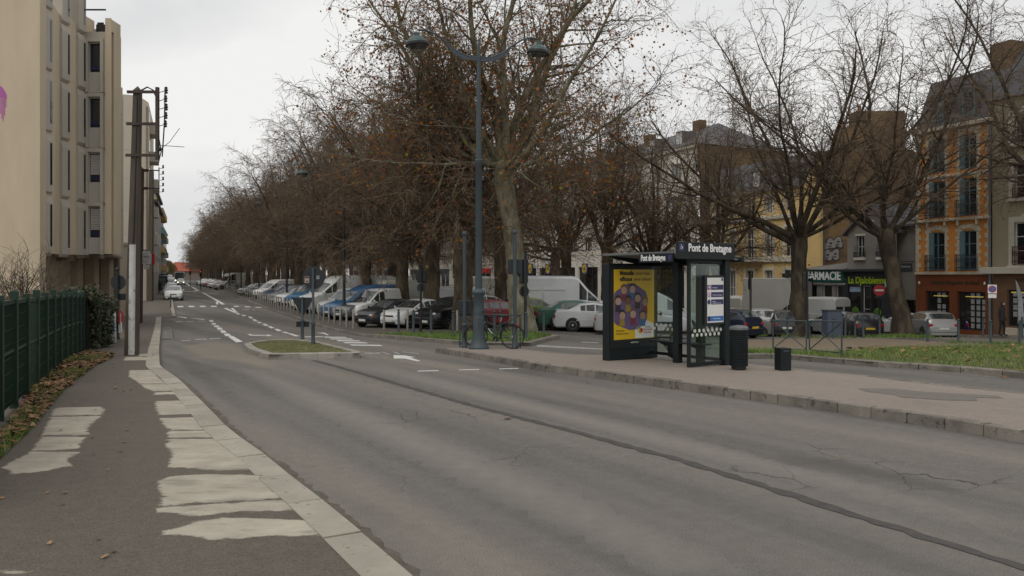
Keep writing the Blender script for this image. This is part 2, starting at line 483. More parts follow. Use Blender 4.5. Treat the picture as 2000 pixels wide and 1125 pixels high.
# ================================================================== GROUND
def asphalt_mat(name, base, dust, ang, dust_amt=0.55, crack=True, ws=1.0, slab=None, soft=None):
    m = bpy.data.materials.new(name)
    b, n, l = _prin(m)
    b.inputs['Roughness'].default_value = 0.85
    b.inputs['Specular IOR Level'].default_value = 0.3
    geo = n.new('ShaderNodeNewGeometry')
    rot = n.new('ShaderNodeMapping'); rot.inputs['Rotation'].default_value = (0, 0, ang)
    l.new(geo.outputs['Position'], rot.inputs['Vector'])
    def noise(sc, stretch=None, det=4.0, rough=.6, src=None):
        q = n.new('ShaderNodeTexNoise'); q.inputs['Scale'].default_value = sc; q.inputs['Detail'].default_value = det; q.inputs['Roughness'].default_value = rough
        if stretch:
            s = n.new('ShaderNodeMapping'); s.inputs['Scale'].default_value = stretch
            l.new(rot.outputs[0], s.inputs['Vector']); l.new(s.outputs[0], q.inputs['Vector'])
        else: l.new(rot.outputs[0], q.inputs['Vector'])
        return q.outputs['Fac']
    def ramp(src, a, c):
        r = n.new('ShaderNodeMapRange'); r.inputs['From Min'].default_value = a; r.inputs['From Max'].default_value = c
        l.new(src, r.inputs['Value']); return r.outputs[0]
    def mix(fac, a, c, mode='MIX'):
        x = n.new('ShaderNodeMixRGB'); x.blend_type = mode
        if isinstance(fac, float): x.inputs['Fac'].default_value = fac
        else: l.new(fac, x.inputs['Fac'])
        for i, s in (('Color1', a), ('Color2', c)):
            if isinstance(s, tuple): x.inputs[i].default_value = (*s, 1)
            else: l.new(s, x.inputs[i])
        return x.outputs[0]
    def mul(a, c):
        x = n.new('ShaderNodeMath'); x.operation = 'MULTIPLY'; l.new(a, x.inputs[0])
        if isinstance(c, float): x.inputs[1].default_value = c
        else: l.new(c, x.inputs[1])
        return x.outputs[0]
    # wheel tracks and dust run along the lane: stretched noise
    bands = ramp(noise(1.0, (0.62 * ws, 0.030, 1), 3.0, .55), .42, .66)
    patch = ramp(noise(0.35, None, 5.0), .35, .72)
    col = mix(mul(bands, dust_amt), base, dust)
    col = mix(mul(patch, .35), col, tuple(x * 1.25 for x in base))
    stain = ramp(noise(0.9, (1.0, 0.25, 1), 4.0), .60, .75)
    col = mix(mul(stain, .35), col, tuple(x * .62 for x in base))
    # aggregate
    gr = noise(85.0, None, 3.0, .75)
    col = mix(.60, col, ramp(gr, .25, .75), 'OVERLAY')
    mid = noise(7.0, None, 4.0, .7)
    col = mix(.10, col, ramp(mid, .3, .7), 'OVERLAY')
    gr2 = ramp(noise(190.0, None, 1.0), .66, .72)
    col = mix(mul(gr2, .5), col, tuple(min(1, x * 2.3) for x in base))
    if crack:
        v = n.new('ShaderNodeTexVoronoi'); v.feature = 'DISTANCE_TO_EDGE'; v.inputs['Scale'].default_value = 1.35
        wv = n.new('ShaderNodeTexNoise'); wv.inputs['Scale'].default_value = 4.0; wv.inputs['Detail'].default_value = 4.0
        l.new(rot.outputs[0], wv.inputs['Vector'])
        av = n.new('ShaderNodeMixRGB'); av.inputs['Fac'].default_value = .13
        l.new(rot.outputs[0], av.inputs['Color1']); l.new(wv.outputs['Color'], av.inputs['Color2'])
        l.new(av.outputs[0], v.inputs['Vector'])
        c1 = ramp(v.outputs['Distance'], .013, .004)
        msk = ramp(noise(.30, None, 4.0), .52, .62)
        col = mix(mul(mul(c1, msk), .75), col, tuple(x * .3 for x in base))
    if slab:
        # bare slab shows where the asphalt skin has worn off: ragged border from the stored edge distance
        at = n.new('ShaderNodeAttribute'); at.attribute_name = 'edge'
        gp_ = n.new('ShaderNodeNewGeometry')
        def wn_(sc, st):
            mm = n.new('ShaderNodeMapping'); mm.inputs['Scale'].default_value = st; l.new(gp_.outputs['Position'], mm.inputs['Vector'])
            q = n.new('ShaderNodeTexNoise'); q.inputs['Scale'].default_value = sc; q.inputs['Detail'].default_value = 5.0; q.inputs['Roughness'].default_value = .65
            l.new(mm.outputs[0], q.inputs['Vector']); return q.outputs['Fac']
        f1 = wn_(1.0, (4.0, 8.5, 1)); f2 = wn_(14.0, (1, 1.6, 1))
        ma = n.new('ShaderNodeMath'); ma.operation = 'MULTIPLY_ADD'; l.new(f1, ma.inputs[0]); ma.inputs[1].default_value = -.22; l.new(at.outputs['Fac'], ma.inputs[2])
        mb = n.new('ShaderNodeMath'); mb.operation = 'MULTIPLY_ADD'; l.new(f2, mb.inputs[0]); mb.inputs[1].default_value = -.05; l.new(ma.outputs[0], mb.inputs[2])
        k1 = ramp(mb.outputs[0], -.145, -.108)
        tone = ramp(wn_(2.2, (1, 1.5, 1)), .3, .7)
        sc_ = mix(tone, tuple(x * .74 for x in slab), tuple(x * 1.12 for x in slab))
        gt = ramp(wn_(60.0, (1, 1, 1)), .56, .66)
        sc_ = mix(mul(gt, .5), sc_, tuple(x * .55 for x in slab))
        st_ = ramp(wn_(2.0, (.9, 3.2, 1)), .54, .66)
        sc_ = mix(mul(st_, .65), sc_, tuple(x * .55 for x in slab))
        if soft: k1 = mul(ramp(mb.outputs[0], -.12, soft), .75); sc_ = mix(.25, slab, sc_)
        col = mix(k1, col, sc_)
    l.new(col, b.inputs['Base Color'])
    bp = n.new('ShaderNodeBump'); bp.inputs['Strength'].default_value = .35; bp.inputs['Distance'].default_value = .01
    l.new(gr, bp.inputs['Height']); l.new(bp.outputs[0], b.inputs['Normal'])
    MATS[name] = m
    return m

ROAD_DIR = Vector((-0.611, 1.0)).normalized()
FAR_DIR = Vector((-0.43, 1.0)).normalized()
ang_near = -math.atan2(-ROAD_DIR.x, ROAD_DIR.y)     # rotates the near road's axis onto Y
M_road = asphalt_mat('asphalt_road', (0.118, 0.110, 0.101), (0.220, 0.197, 0.163), ang_near, 0.9)
M_dark_asphalt = asphalt_mat('asphalt_dark', (0.085, 0.080, 0.075), (0.13, 0.12, 0.105), -math.atan2(0.43, 1), 0.4, False)
M_carpark = asphalt_mat('asphalt_car_park', (0.105, 0.092, 0.078), (0.165, 0.145, 0.12), -math.atan2(0.43, 1), 0.5, False)
M_walk = asphalt_mat('asphalt_walk', (0.106, 0.091, 0.073), (0.160, 0.138, 0.110), -math.atan2(0.45, 1), 0.55, False, .5)
M_slabw = asphalt_mat('worn_slab', (0.106, 0.091, 0.073), (0.160, 0.138, 0.110), -math.atan2(0.45, 1), 0.55, False, .5, slab=(0.42, 0.378, 0.305))
M_island = asphalt_mat('beige_paving', (0.235, 0.198, 0.168), (0.275, 0.235, 0.20), ang_near, 0.4, False)
M_kerb = mat('granite_kerb', (0.32, 0.30, 0.26), .85, .16, 2.2, pos=True, bump=.4, bscale=45, orand=.16, spot=(9, .62, (.17, .155, .13)))
M_kerb_dk = mat('weathered_kerb', (0.195, 0.176, 0.148), .9, .28, 3.2, pos=True, bump=.5, bscale=40, orand=.22, spot=(8, .60, (.10, .092, .075)))
M_slab = mat('concrete_slab', (0.37, 0.34, 0.285), .85, .20, 2.2, pos=True, bump=.2, bscale=45, spot=(7.5, .60, (.20, .178, .15)), stretch=(.45, 1.6, 1))
M_kerbL = mat('pale_granite_kerb', (0.335, 0.305, 0.25), .85, .16, 2.5, pos=True, bump=.35, bscale=50, orand=.12, spot=(10, .63, (.20, .18, .15)))
M_paint = mat('worn_road_paint', (0.66, 0.65, 0.62), .7, .12, 9, pos=True, spot=(16, .60, (.17, .16, .15)))
M_paint2 = mat('faded_road_paint', (0.42, 0.41, 0.39), .75, .2, 9, pos=True, spot=(14, .50, (.15, .14, .13)))
M_tar = mat('tar_seam', (0.062, 0.056, 0.050), .8, .25, 8, pos=True, bump=.3, bscale=70)
M_soil = mat('bare_soil', (0.085, 0.072, 0.042), .95, .3, 2.0, pos=True, bump=.4, bscale=30)
M_turf = mat('turf', (0.075, 0.095, 0.028), .95, .35, 1.3, pos=True, col2=(0.15, 0.12, 0.06))
M_sand = mat('sandy_path', (0.19, 0.148, 0.098), .95, .16, 1.0, pos=True, bump=.2, bscale=40)
M_ground = mat('far_ground', (0.12, 0.115, 0.10), .95, .2, .05, pos=True)

# --- one big ground sheet to the horizon, and the asphalt laid on it
def grid_sheet(name, xs, ys, dz, m):
    V = [(x, y, g(x, y) + dz) for y in ys for x in xs]
    nx = len(xs)
    Fc = [(j * nx + i, j * nx + i + 1, (j + 1) * nx + i + 1, (j + 1) * nx + i) for j in range(len(ys) - 1) for i in range(nx - 1)]
    me = bpy.data.meshes.new(name); me.from_pydata(V, [], Fc); me.materials.append(m)
    o = link(name, me); o['kind'] = 'structure'
    return o
gx = [-3000, -900, -300, -150] + list(np.arange(-90, 90, 3.0)) + [90, 150, 300, 900, 3000]
gy = [-400, -100, -40] + list(np.arange(-18, 90, 2.0)) + list(np.arange(90, 330, 10.0)) + [400, 700, 1500, 5000]
grid_sheet('ground', gx, gy, -0.035, M_ground)
rx = list(np.arange(-75, -21, 2.0)) + list(np.arange(-21, 35, 0.8)) + list(np.arange(35, 75, 3.0))
ry = list(np.arange(-16, 62, 0.8)) + list(np.arange(62, 120, 3.0)) + list(np.arange(120, 345, 9.0))
road = grid_sheet('road', rx, ry, 0.0, M_road)

# --- left pavement with its pale kerb
LK = [(800, 1114), (656, 992), (576, 932), (520, 886), (452, 840), (400, 786.6), (353, 741), (313, 714), (311, 681), (315.7, 619)]
lk = XY(LK, .12)
d0 = (lk[0] - lk[2]).normalized()
lk = [lk[0] + d0 * 8.0] + lk
lstep = P(344, 616.5, .12).xy
lfar = [P(337, 588, .12).xy]
dfar = Vector((-0.405, 1.0)).normalized()
lfar.append(lfar[0] + dfar * 230)
outer = lk + [lstep] + lfar
back = [lfar[1] + Vector((-14, 0)), Vector((-60, 70)), Vector((-46, 25)), Vector((-15, -3)), Vector((-4, -9))]
pavement_left = sheet('pavement_left', [tuple(p) for p in outer] + [tuple(p) for p in back], .112, M_walk, 1.6)
kerb(lk[::1], pavement_left, M_kerbL, .98, .30, .12, side=1)
kerb([lk[-1], lstep], pavement_left, M_kerbL, 1.0, .2, .12, side=1)
kerb([lstep, lfar[0]], pavement_left, M_kerbL, 1.2, .22, .12, side=1)
kerb([lfar[0], lfar[0] + dfar * 90], pavement_left, M_kerbL, 6, .22, .12, side=1)

# pale concrete slabs worn bare in the pavement (traced in plan, one object each)
def ragged(pts, dz, amp, n=7, seed=0):
    r = random.Random(seed)
    q = XY(pts, dz)
    out = []
    for a, b in zip(q, q[1:] + q[:1]):
        d = b - a
        k = max(2, min(26, int(d.length / .10)))
        nn = Vector((-d.y, d.x)).normalized()
        for i in range(k):
            e = 0 if i == 0 else r.uniform(-amp, amp)
            out.append(tuple(a + d * (i / k) + nn * e))
    return out
slabs = [
    [(252, 723), (296, 722), (312, 738), (326, 749), (272, 749), (262, 742), (250, 735)],
    [(273, 750), (327, 750), (340, 763), (300, 764), (283, 758)],
    [(300, 766), (342, 765), (346, 770), (301, 771)],
    [(303, 783), (356, 782), (383, 808), (312, 811), (304, 800)],
    [(310, 816), (385, 814), (408, 818), (418, 838), (330, 840), (318, 828)],
    [(327, 841), (420, 840), (432, 854), (326, 855)],
    [(326, 857), (435, 856), (462, 884), (497, 912), (498, 916), (420, 918), (330, 911), (333, 890), (326, 870)],
    [(308, 938), (340, 928), (420, 926), (512, 927), (530, 950), (558, 972), (310, 988), (313, 960)],
    [(304, 1000), (310, 990), (560, 974), (582, 997), (480, 998), (380, 1007), (330, 1003)],
    [(312, 1036), (350, 1030), (380, 1017), (440, 1009), (560, 1012), (612, 1017), (635, 1045), (540, 1047), (480, 1050), (410, 1054), (380, 1047), (318, 1043)],
    [(105, 796), (198, 794), (206, 800), (200, 810), (100, 812)],
    [(98, 814), (200, 812), (180, 825), (170, 842), (175, 850), (82, 850)],
    [(80, 852), (172, 853), (155, 868), (158, 877), (62, 879)],
    [(60, 881), (156, 882), (130, 900), (142, 910), (80, 920), (20, 927), (2, 912)],
    [(245, 697), (297, 697), (297, 703), (240, 704)],
    [(272, 691), (300, 690), (299, 695), (270, 696)],
    [(0, 1112), (40, 1111), (72, 1112), (60, 1121), (0, 1123)],
]
def slab_sheet(pts, dz, parent, m=None, name='paving_slab', st=None, base=.116):
    q = [Vector(p) for p in XY(pts, base)]
    x0, x1 = min(p.x for p in q) - .1, max(p.x for p in q) + .1; y0, y1 = min(p.y for p in q) - .1, max(p.y for p in q) + .1
    st = st or max(.05, (x1 - x0) / 34)
    nx_, ny_ = int((x1 - x0) / st) + 2, int((y1 - y0) / st) + 2
    V, D = [], []
    for j in range(ny_):
        for i in range(nx_):
            x, y = x0 + i * st, y0 + j * st
            d = 9.0
            for a_, b_ in zip(q, q[1:] + q[:1]):
                e = b_ - a_; t_ = max(0, min(1, (Vector((x, y)) - a_).dot(e) / max(1e-9, e.length_squared)))
                d = min(d, (Vector((x, y)) - a_ - e * t_).length)
            if not _inpoly(q, x, y): d = -d
            V.append((x, y, g(x, y) + dz - .02 * sstep(.0, .09, -d))); D.append(d)
    Fc = []
    for j in range(ny_ - 1):
        for i in range(nx_ - 1):
            k = (j * nx_ + i, j * nx_ + i + 1, (j + 1) * nx_ + i + 1, (j + 1) * nx_ + i)
            if max(D[m_] for m_ in k) > -.09: Fc.append(k)
    me = bpy.data.meshes.new(name); me.from_pydata(V, [], Fc); me.materials.append(m or M_slabw)
    at = me.attributes.new('edge', 'FLOAT', 'POINT'); at.data.foreach_set('value', D)
    link(name, me, parent)
for i, s in enumerate(slabs):
    slab_sheet(s, .1140 + .0008 * (i % 4), pavement_left)
# verge along the fence: soil and turf
verge = XY([(-60, 985), (0, 897), (62, 838), (90, 800), (118, 770), (150, 740), (185, 715), (215, 700), (222, 695), (175, 690), (120, 705), (60, 770), (20, 835), (-80, 960)], .12)
verge_o = sheet('verge', [tuple(p) for p in verge], .122, M_soil, 1.2)

# cobbled gutter strip by the left kerb
M_cobble = mat('granite_setts', (0.17, 0.16, 0.145), .85, .25, 8, pos=True, bump=.5, bscale=30)
gut = sheet('gutter_strip', ragged([(318, 621), (331, 621), (336, 652), (333, 663), (317, 664)], .0, .02), .005, M_tar, 0)
gut_a = [P(x, y).xy for x, y in ((319, 622), (331, 622), (334, 662), (318, 663))]
for i in range(16):
    for j in range(3):
        u0, v0 = (j + .5) / 3, (i + .5) / 16
        q = (gut_a[0].lerp(gut_a[1], u0)).lerp(gut_a[3].lerp(gut_a[2], u0), v0)
        MB().box((0, 0, 0), (.30 + random.uniform(-.03, .03), .55 + random.uniform(-.06, .06), .05), random.uniform(-.1, .1) + .35, .015).build('cobble', M_cobble, gut, loc=(q.x, q.y, g(q.x, q.y) + random.uniform(.0, .012)))

# --- shelter island
IF = [(851, 679.5), (920, 689), (988, 699.5), (1045, 710), (1168, 725), (1297, 741.5), (1480, 765), (1554, 775), (1678, 792), (1827, 813), (2000, 841.5)]
IB = [(897, 678), (1000, 678.6), (1025, 679.5), (1055, 685), (1102, 691), (1178, 692), (1300, 697), (1463, 709.5), (1580, 723), (1700, 733.5), (1829, 750), (2000, 767)]
isf = XY(IF, .15); isb = XY(IB, .15)
isf.append(isf[-1] + (isf[-1] - isf[-3]).normalized() * 7)
isb.append(isb[-1] + (isb[-1] - isb[-3]).normalized() * 9)
island = sheet('pavement_island', [tuple(p) for p in isf] + [tuple(p) for p in reversed(isb)], .142, M_island, 1.2)
kerb(isf, island, M_kerb_dk, .54, .16, .15, side=1, jit=.009, gap=.006)
kerb([isf[0]] + isb, island, M_kerb_dk, 1.0, .12, .148, side=-1)
M_patch = asphalt_mat('grey_patch', (0.155, 0.14, 0.12), (0.2, .18, .15), ang_near, .3, False)
sheet('asphalt_patch', ragged([(1677, 759), (1740, 759), (1800, 765), (1945, 773), (1960, 778), (1905, 777), (1908, 783), (1850, 782), (1760, 776), (1745, 771), (1690, 765)], .142, .012), .146, M_patch, 0, None, island)

# --- traffic island with turf
TI = [(476, 670.5), (485, 679), (513, 689), (526, 691), (545, 691), (598.5, 690), (703, 688.5), (704, 686), (667, 677), (628, 667.6), (586, 663), (543, 662), (513, 664), (488, 668)]
ti = XY(TI, .15)
traffic_island = sheet('traffic_island', [tuple(p) for p in ti], .13, M_turf, .6)
kerb(ti + [ti[0]], traffic_island, M_kerb, .45, .22, .15, side=1, gap=.003)

# --- corner lawn behind, car park platform, right lawn and sand path
CL = [(712, 653), (775, 656), (838, 662), (895, 666.5), (955, 669.5), (1034.5, 669.5), (1093, 654.5)]
clb = [(1060, 650), (1000, 647), (870, 650), (800, 650), (750, 650)]
cl = XY(CL, .13)
corner_lawn = sheet('corner_lawn', [tuple(p) for p in cl + XY(clb, .13)], .125, M_turf, .8)
kerb(cl, corner_lawn, M_kerb_dk, .9, .26, .14, side=1)
RK = [(711, 653.8), (598.5, 627), (513, 598)]
rk = XY(RK, .1)
rk = [rk[0], rk[0] + (rk[2] - rk[0]).normalized() * 11, rk[2]]
rk.append(rk[-1] + FAR_DIR * 255)
cp_poly = [tuple(p) for p in rk] + [(-90 + 55, 312), (2, 110), (14, 68), (13, 50), (6, 41.5)] + [tuple(p) for p in XY([(1100, 641), (1000, 643), (870, 648), (760, 651)], .1)]
car_park = sheet('car_park', cp_poly, .092, M_carpark, 2.5)
kerb(rk[:3], car_park, M_kerb_dk, 1.0, .2, .105, side=-1)
kerb([rk[2], rk[2] + FAR_DIR * 70], car_park, M_kerb_dk, 5.0, .2, .105, side=-1)
kerb([rk[2] + FAR_DIR * 70, rk[3]], car_park, M_kerb_dk, 20.0, .2, .105, side=-1)

RL = [(1461, 691.5), (1520, 690.5), (1580, 696), (1700, 705), (1850, 714), (2000, 727.5)]
rl = XY(RL, .14)
rl.append(rl[-1] + (rl[-1] - rl[-2]).normalized() * 10)
path_back = XY([(2080, 676), (2000, 672), (1850, 668), (1700, 660), (1560, 661), (1461, 664)], .12)
path_o = sheet('path', [tuple(p) for p in rl] + [tuple(p) for p in path_back], .118, M_sand, 1.2)
kerb(rl, path_o, M_kerb_dk, .95, .22, .14, side=1)
lawn_poly = XY([(1585, 694), (1646, 686), (1700, 679), (1850, 675.5), (2000, 674), (2080, 676)], .12) + [rl[-1] + Vector((.1, .3))] + [p + Vector((.05, .25)) for p in reversed(rl[2:-1])]
lawn_o = sheet('lawn', [tuple(p) for p in lawn_poly], .124, M_turf, 1.0)

# --- dusty, polished stretches of the carriageway
_RB = ((0.118, 0.110, 0.101), (0.220, 0.197, 0.163))
M_dust1 = asphalt_mat('dusty_asphalt', *_RB, ang_near, .9, slab=(.225, .198, .155), soft=.25)
M_dust2 = asphalt_mat('polished_asphalt', *_RB, ang_near, .9, slab=(.245, .224, .192), soft=.40)
M_dark2 = asphalt_mat('oily_asphalt', *_RB, ang_near, .9, slab=(.062, .058, .056), soft=.40)
slab_sheet([(345, 676), (400, 668), (470, 672), (500, 690), (560, 712), (520, 722), (440, 705), (380, 700)], .0030, road, M_dust1, 'dust_patch', .2, 0)
slab_sheet([(440, 715), (520, 722), (700, 785), (900, 862), (1150, 962), (1420, 1075), (1560, 1140), (1280, 1140), (1000, 1005), (760, 890), (560, 790)], .0024, road, M_dust2, 'polished_lane', .22, 0)
slab_sheet([(640, 700), (760, 712), (1000, 768), (1300, 838), (1640, 925), (2000, 1020), (2000, 1060), (1600, 960), (1250, 868), (950, 790)], .0028, road, M_dust2, 'polished_lane', .22, 0)
slab_sheet([(330, 690), (380, 705), (420, 728), (470, 770), (540, 840), (480, 830), (400, 760), (345, 715)], .0032, road, M_dark2, 'oily_lane', .15, 0)
slab_sheet([(1500, 880), (1650, 895), (1900, 950), (1880, 975), (1640, 930), (1480, 900)], .0034, road, M_dark2, 'oily_lane', .15, 0)
# --- tar seam down the middle of the road
sp = XY([(612, 704), (700, 728), (800, 757), (940, 797), (1100, 838), (1350, 905), (1600, 985), (1800, 1047), (2000, 1110), (2200, 1172)])
def strip(pts, w, seed=0, amp=.03, step=.35):
    r = random.Random(seed)
    L, Rr = [], []
    fine = []
    for a, b in zip(pts, pts[1:]):
        k = max(2, int((b - a).length / step))
        for i in range(k): fine.append((a.lerp(b, i / k), (b - a).normalized()))
    for q, d in fine:
        nn = Vector((-d.y, d.x))
        L.append(tuple(q + nn * (w / 2 + r.uniform(-amp, amp)))); Rr.append(tuple(q - nn * (w / 2 + r.uniform(-amp, amp))))
    return L + Rr[::-1]
sheet('road_tar_seam', strip(sp, .13, 0, .028, .12), .0052, M_tar, 0)
# dirt collecting in the left gutter
M_gdirt = mat('gutter_dirt', (0.105, 0.092, 0.073), .95, .3, 5, pos=True)
gd = [p - Vector((-.10, -.02)) for p in lk]
sheet('gutter_dirt', strip([p + Vector((.08, .035)) for p in lk[:9]], .16, 4, .035, .09), .0048, M_gdirt, 0)

# --- painted markings
def zz(poly, ox, oy, s): return [(ox + a / s, oy + b / s) for a, b in poly]
marks = []
Z3 = (300, 480, 4.69); Z4 = (560, 480, 4.545); ZR = (700, 620, 3.333)
for q in [
    [(507, 681), (543, 681), (552, 696), (514, 698)], [(527, 708), (565, 707), (577, 722), (539, 725)], [(549, 730), (592, 729), (607, 745), (562, 748)],
    [(576, 750), (618, 749), (636, 768), (590, 772)], [(607, 776), (650, 775), (672, 797), (625, 800)], [(641, 806), (690, 805), (715, 825), (660, 830)],
    [(680, 832), (725, 827), (818, 880), (757, 886)], [(640, 572), (668, 570), (770, 615), (745, 618)], [(705, 572), (728, 570), (772, 613), (752, 615)],
    [(752, 619), (780, 617), (796, 628), (768, 632)], [(798, 634), (832, 633), (855, 644), (822, 647)], [(862, 650), (890, 648), (917, 664), (885, 668)],
    [(902, 675), (930, 673), (957, 691), (925, 694)], [(943, 698), (972, 697), (995, 708), (965, 711)], [(992, 716), (1023, 714), (1055, 732), (1020, 735)],
    [(1043, 739), (1075, 737), (1110, 755), (1075, 758)], [(1100, 763), (1138, 762), (1178, 780), (1140, 785)], [(1165, 789), (1205, 788), (1250, 800), (1215, 804)],
    [(1225, 806), (1262, 804), (1338, 828), (1300, 831)],
    [(858, 812), (905, 808), (884, 817), (1040, 819), (1040, 813), (1088, 822), (1040, 831), (1040, 825), (888, 825)],
    [(440, 430), (455, 428), (655, 536), (625, 540)], [(568, 515), (590, 515), (592, 538), (576, 538)], [(345, 378), (362, 377), (424, 412), (402, 415)], [(385, 398), (400, 398), (388, 412), (372, 413)],
    [(285, 338), (298, 337), (350, 375), (334, 376)],
    [(218, 552), (270, 552), (275, 562), (220, 564)], [(320, 551), (370, 551), (377, 561), (325, 562)], [(422, 551), (474, 551), (480, 560), (428, 561)], [(522, 551), (574, 551), (582, 560), (530, 561)],
    [(730, 551), (775, 551), (787, 560), (740, 561)], [(832, 555), (876, 555), (890, 564), (842, 565)], [(925, 560), (975, 560), (1000, 569), (945, 569)],
    [(205, 648), (225, 648), (308, 658), (300, 666)], [(340, 665), (370, 665), (470, 673), (462, 680)],
]: marks.append((zz(q, *Z3), M_paint))
for q in [
    [(200, 693), (265, 692), (268, 700), (202, 701)], [(293, 692), (365, 690), (370, 696), (296, 698)], [(400, 690), (470, 688), (474, 694), (404, 696)],
    [(250, 868), (335, 866), (338, 873), (252, 875)], [(380, 855), (480, 852), (484, 860), (384, 863)], [(515, 850), (610, 846), (614, 853), (520, 858)],
    [(808, 582), (880, 583), (885, 589), (812, 588)], [(900, 586), (925, 586), (930, 592), (905, 592)],
    [(280, 418), (400, 415), (404, 420), (284, 423)], [(430, 430), (590, 434), (595, 439), (440, 436)],
]: marks.append((zz(q, *Z3), M_paint2))
for q in [
    [(325, 808), (520, 810), (540, 818), (340, 817)], [(380, 823), (575, 825), (597, 834), (395, 832)], [(440, 839), (635, 841), (660, 850), (455, 849)], [(500, 856), (695, 858), (725, 868), (520, 867)],
    [(555, 877), (825, 881), (858, 892), (580, 888)], [(160, 807), (318, 805), (325, 811), (165, 813)], [(262, 776), (330, 771), (375, 792), (360, 796), (325, 782)],
    [(947, 972), (1040, 974), (1140, 990), (1100, 996), (1188, 1024), (1160, 1028), (1045, 1003), (950, 1003)],
]: marks.append((zz(q, *Z4), M_paint))
for q in [
    [(690, 951), (828, 949), (836, 958), (700, 961)], [(833, 944), (850, 942), (926, 964), (905, 967)], [(938, 943), (965, 943), (1010, 961), (985, 963)], [(1022, 944), (1045, 941), (1185, 957), (1165, 962)],
]: marks.append((zz(q, *Z4), M_paint2))
for q in [[(385, 349), (520, 346), (522, 351), (387, 354)], [(655, 342), (785, 338), (788, 342), (656, 346)], [(915, 335), (1040, 332), (1041, 336), (915, 339)],
          [(1160, 180), (1600, 204), (1600, 211), (1165, 193)], [(1450, 160), (1560, 163), (1562, 168), (1452, 165)]]: marks.append((zz(q, *ZR), M_paint if q[0][0] < 1000 else M_paint2))
for q, m in marks:
    sheet('road_marking', [tuple(p) for p in XY(q)], .0065, m, 1.4, None, road)

# --- grass, leaves
M_g1 = mat('grass_blade', (0.135, 0.215, 0.035), .7, .3, 2.0, pos=True)
M_g2 = mat('grass_blade_dry', (0.21, 0.19, 0.075), .8, .3, 2.0, pos=True)
M_g3 = mat('grass_blade_dark', (0.07, 0.125, 0.026), .7, .3, 2.0, pos=True)
M_l1 = mat('dead_leaf_brown', (0.20, 0.095, 0.04), .85, .35, 9, pos=True)
M_l2 = mat('dead_leaf_tan', (0.30, 0.18, 0.085), .85, .3, 9, pos=True)
M_l3 = mat('dead_leaf_dark', (0.11, 0.06, 0.032), .85, .3, 9, pos=True)
def inset(poly, k):
    c = Vector((sum(p[0] for p in poly) / len(poly), sum(p[1] for p in poly) / len(poly)))
    return [tuple(c + (Vector((p[0], p[1])) - c) * k) for p in poly]
grass('grass_traffic_island', scatter(inset(ti, .86), 3000, 1), .13, .04, [M_g2, M_g2, M_g1], 'thin patchy grass on the kerbed traffic island', wd=.008)
cl_in = [tuple(p) for p in XY([(735, 653), (775, 654.5), (838, 660), (895, 664.3), (955, 666.5), (1032, 666.5), (1078, 654.5), (1055, 650.5), (1000, 647.5), (870, 650.5), (790, 650.5)], .13)]
grass('grass_corner_lawn', scatter(cl_in, 14000, 2), .125, .10, [M_g1, M_g1, M_g3], 'bright green grass on the kerbed corner at the big plane tree', wd=.010)
lw = [tuple(p) for p in lawn_poly]
grass('grass_lawn', scatter(lw, 30000, 3), .124, .10, [M_g1, M_g3, M_g2, M_g1], 'green grass strip behind the kerb with fallen leaves', wd=.009)
tuft = []
for (px, py, n_, r_) in [(1480, 656, 260, .5), (1540, 658, 160, .5), (1590, 660, 120, .5), (1650, 660, 160, .6), (1715, 659, 350, 1.0), (1760, 657, 700, 1.3), (1800, 660, 300, .9), (1500, 688, 500, 1.1), (1460, 689, 200, .6), (1560, 691, 600, 1.4), (1870, 670, 150, .5), (1960, 672, 400, 1.5)]:
    c = P(px, py, .12)
    for _ in range(n_): tuft.append((c.x + random.gauss(0, r_ * .5), c.y + random.gauss(0, r_ * .3)))
grass('grass_tufts', tuft, .118, .16, [M_g1, M_g3, M_g1], 'grass tufts growing along the edges of the sandy path', wd=.011)
vt = [tuple(p) for p in verge]
vg = [q for q in scatter(vt, 16000, 6) if (math.sin(q[1] * 2.1) + math.sin(q[0] * 3.7 + 1) + random.uniform(-1, 1)) > (.5 if q[1] > 9.6 else -1.2)]
grass('grass_verge', vg, .122, .13, [M_g1, M_g3, M_g1, M_g2], 'ragged green grass at the foot of the green fence', wd=.007)
litter('leaf_litter_fence', [q for q in scatter(vt, 3000, 8) if q[1] > 9.2 or random.random() < .12], .122, .055, [M_l1, M_l2, M_l3, M_l1], 'drift of brown plane leaves at the foot of the green fence', up=.09)
litter('leaf_litter_lawn', scatter(lw, 230, 9), .15, .085, [M_l2, M_l2, M_l1], 'tan fallen leaves scattered over the lawn strip', up=.07)
lr = []
for a, b in [(1655, 709), (1690, 711), (1700, 711), (1727, 711), (1755, 715), (1762, 716), (1775, 717), (1820, 721), (1955, 737), (1963, 739), (1740, 716), (1680, 712), (1715, 713)]: lr.append(tuple(P(a, b).xy))
for a, b in [(1148, 736), (992, 802), (8, 1010), (185, 768), (165, 775), (140, 790), (240, 935), (636, 1066)]: lr.append(tuple(P(a, b, .12).xy))
litter('leaf_litter_road', lr, .004, .07, [M_l1, M_l2], 'single orange fallen leaves lying on road and gutter', up=.03)
pv = [tuple(p) for p in XY([(100, 790), (200, 700), (250, 690), (290, 760), (280, 1100), (0, 1100), (0, 930)], .12)]
litter('leaf_litter_pavement', scatter(pv, 60, 12), .116, .022, [M_l3, M_l2], 'small crumbs of leaf on the asphalt pavement', up=.012)
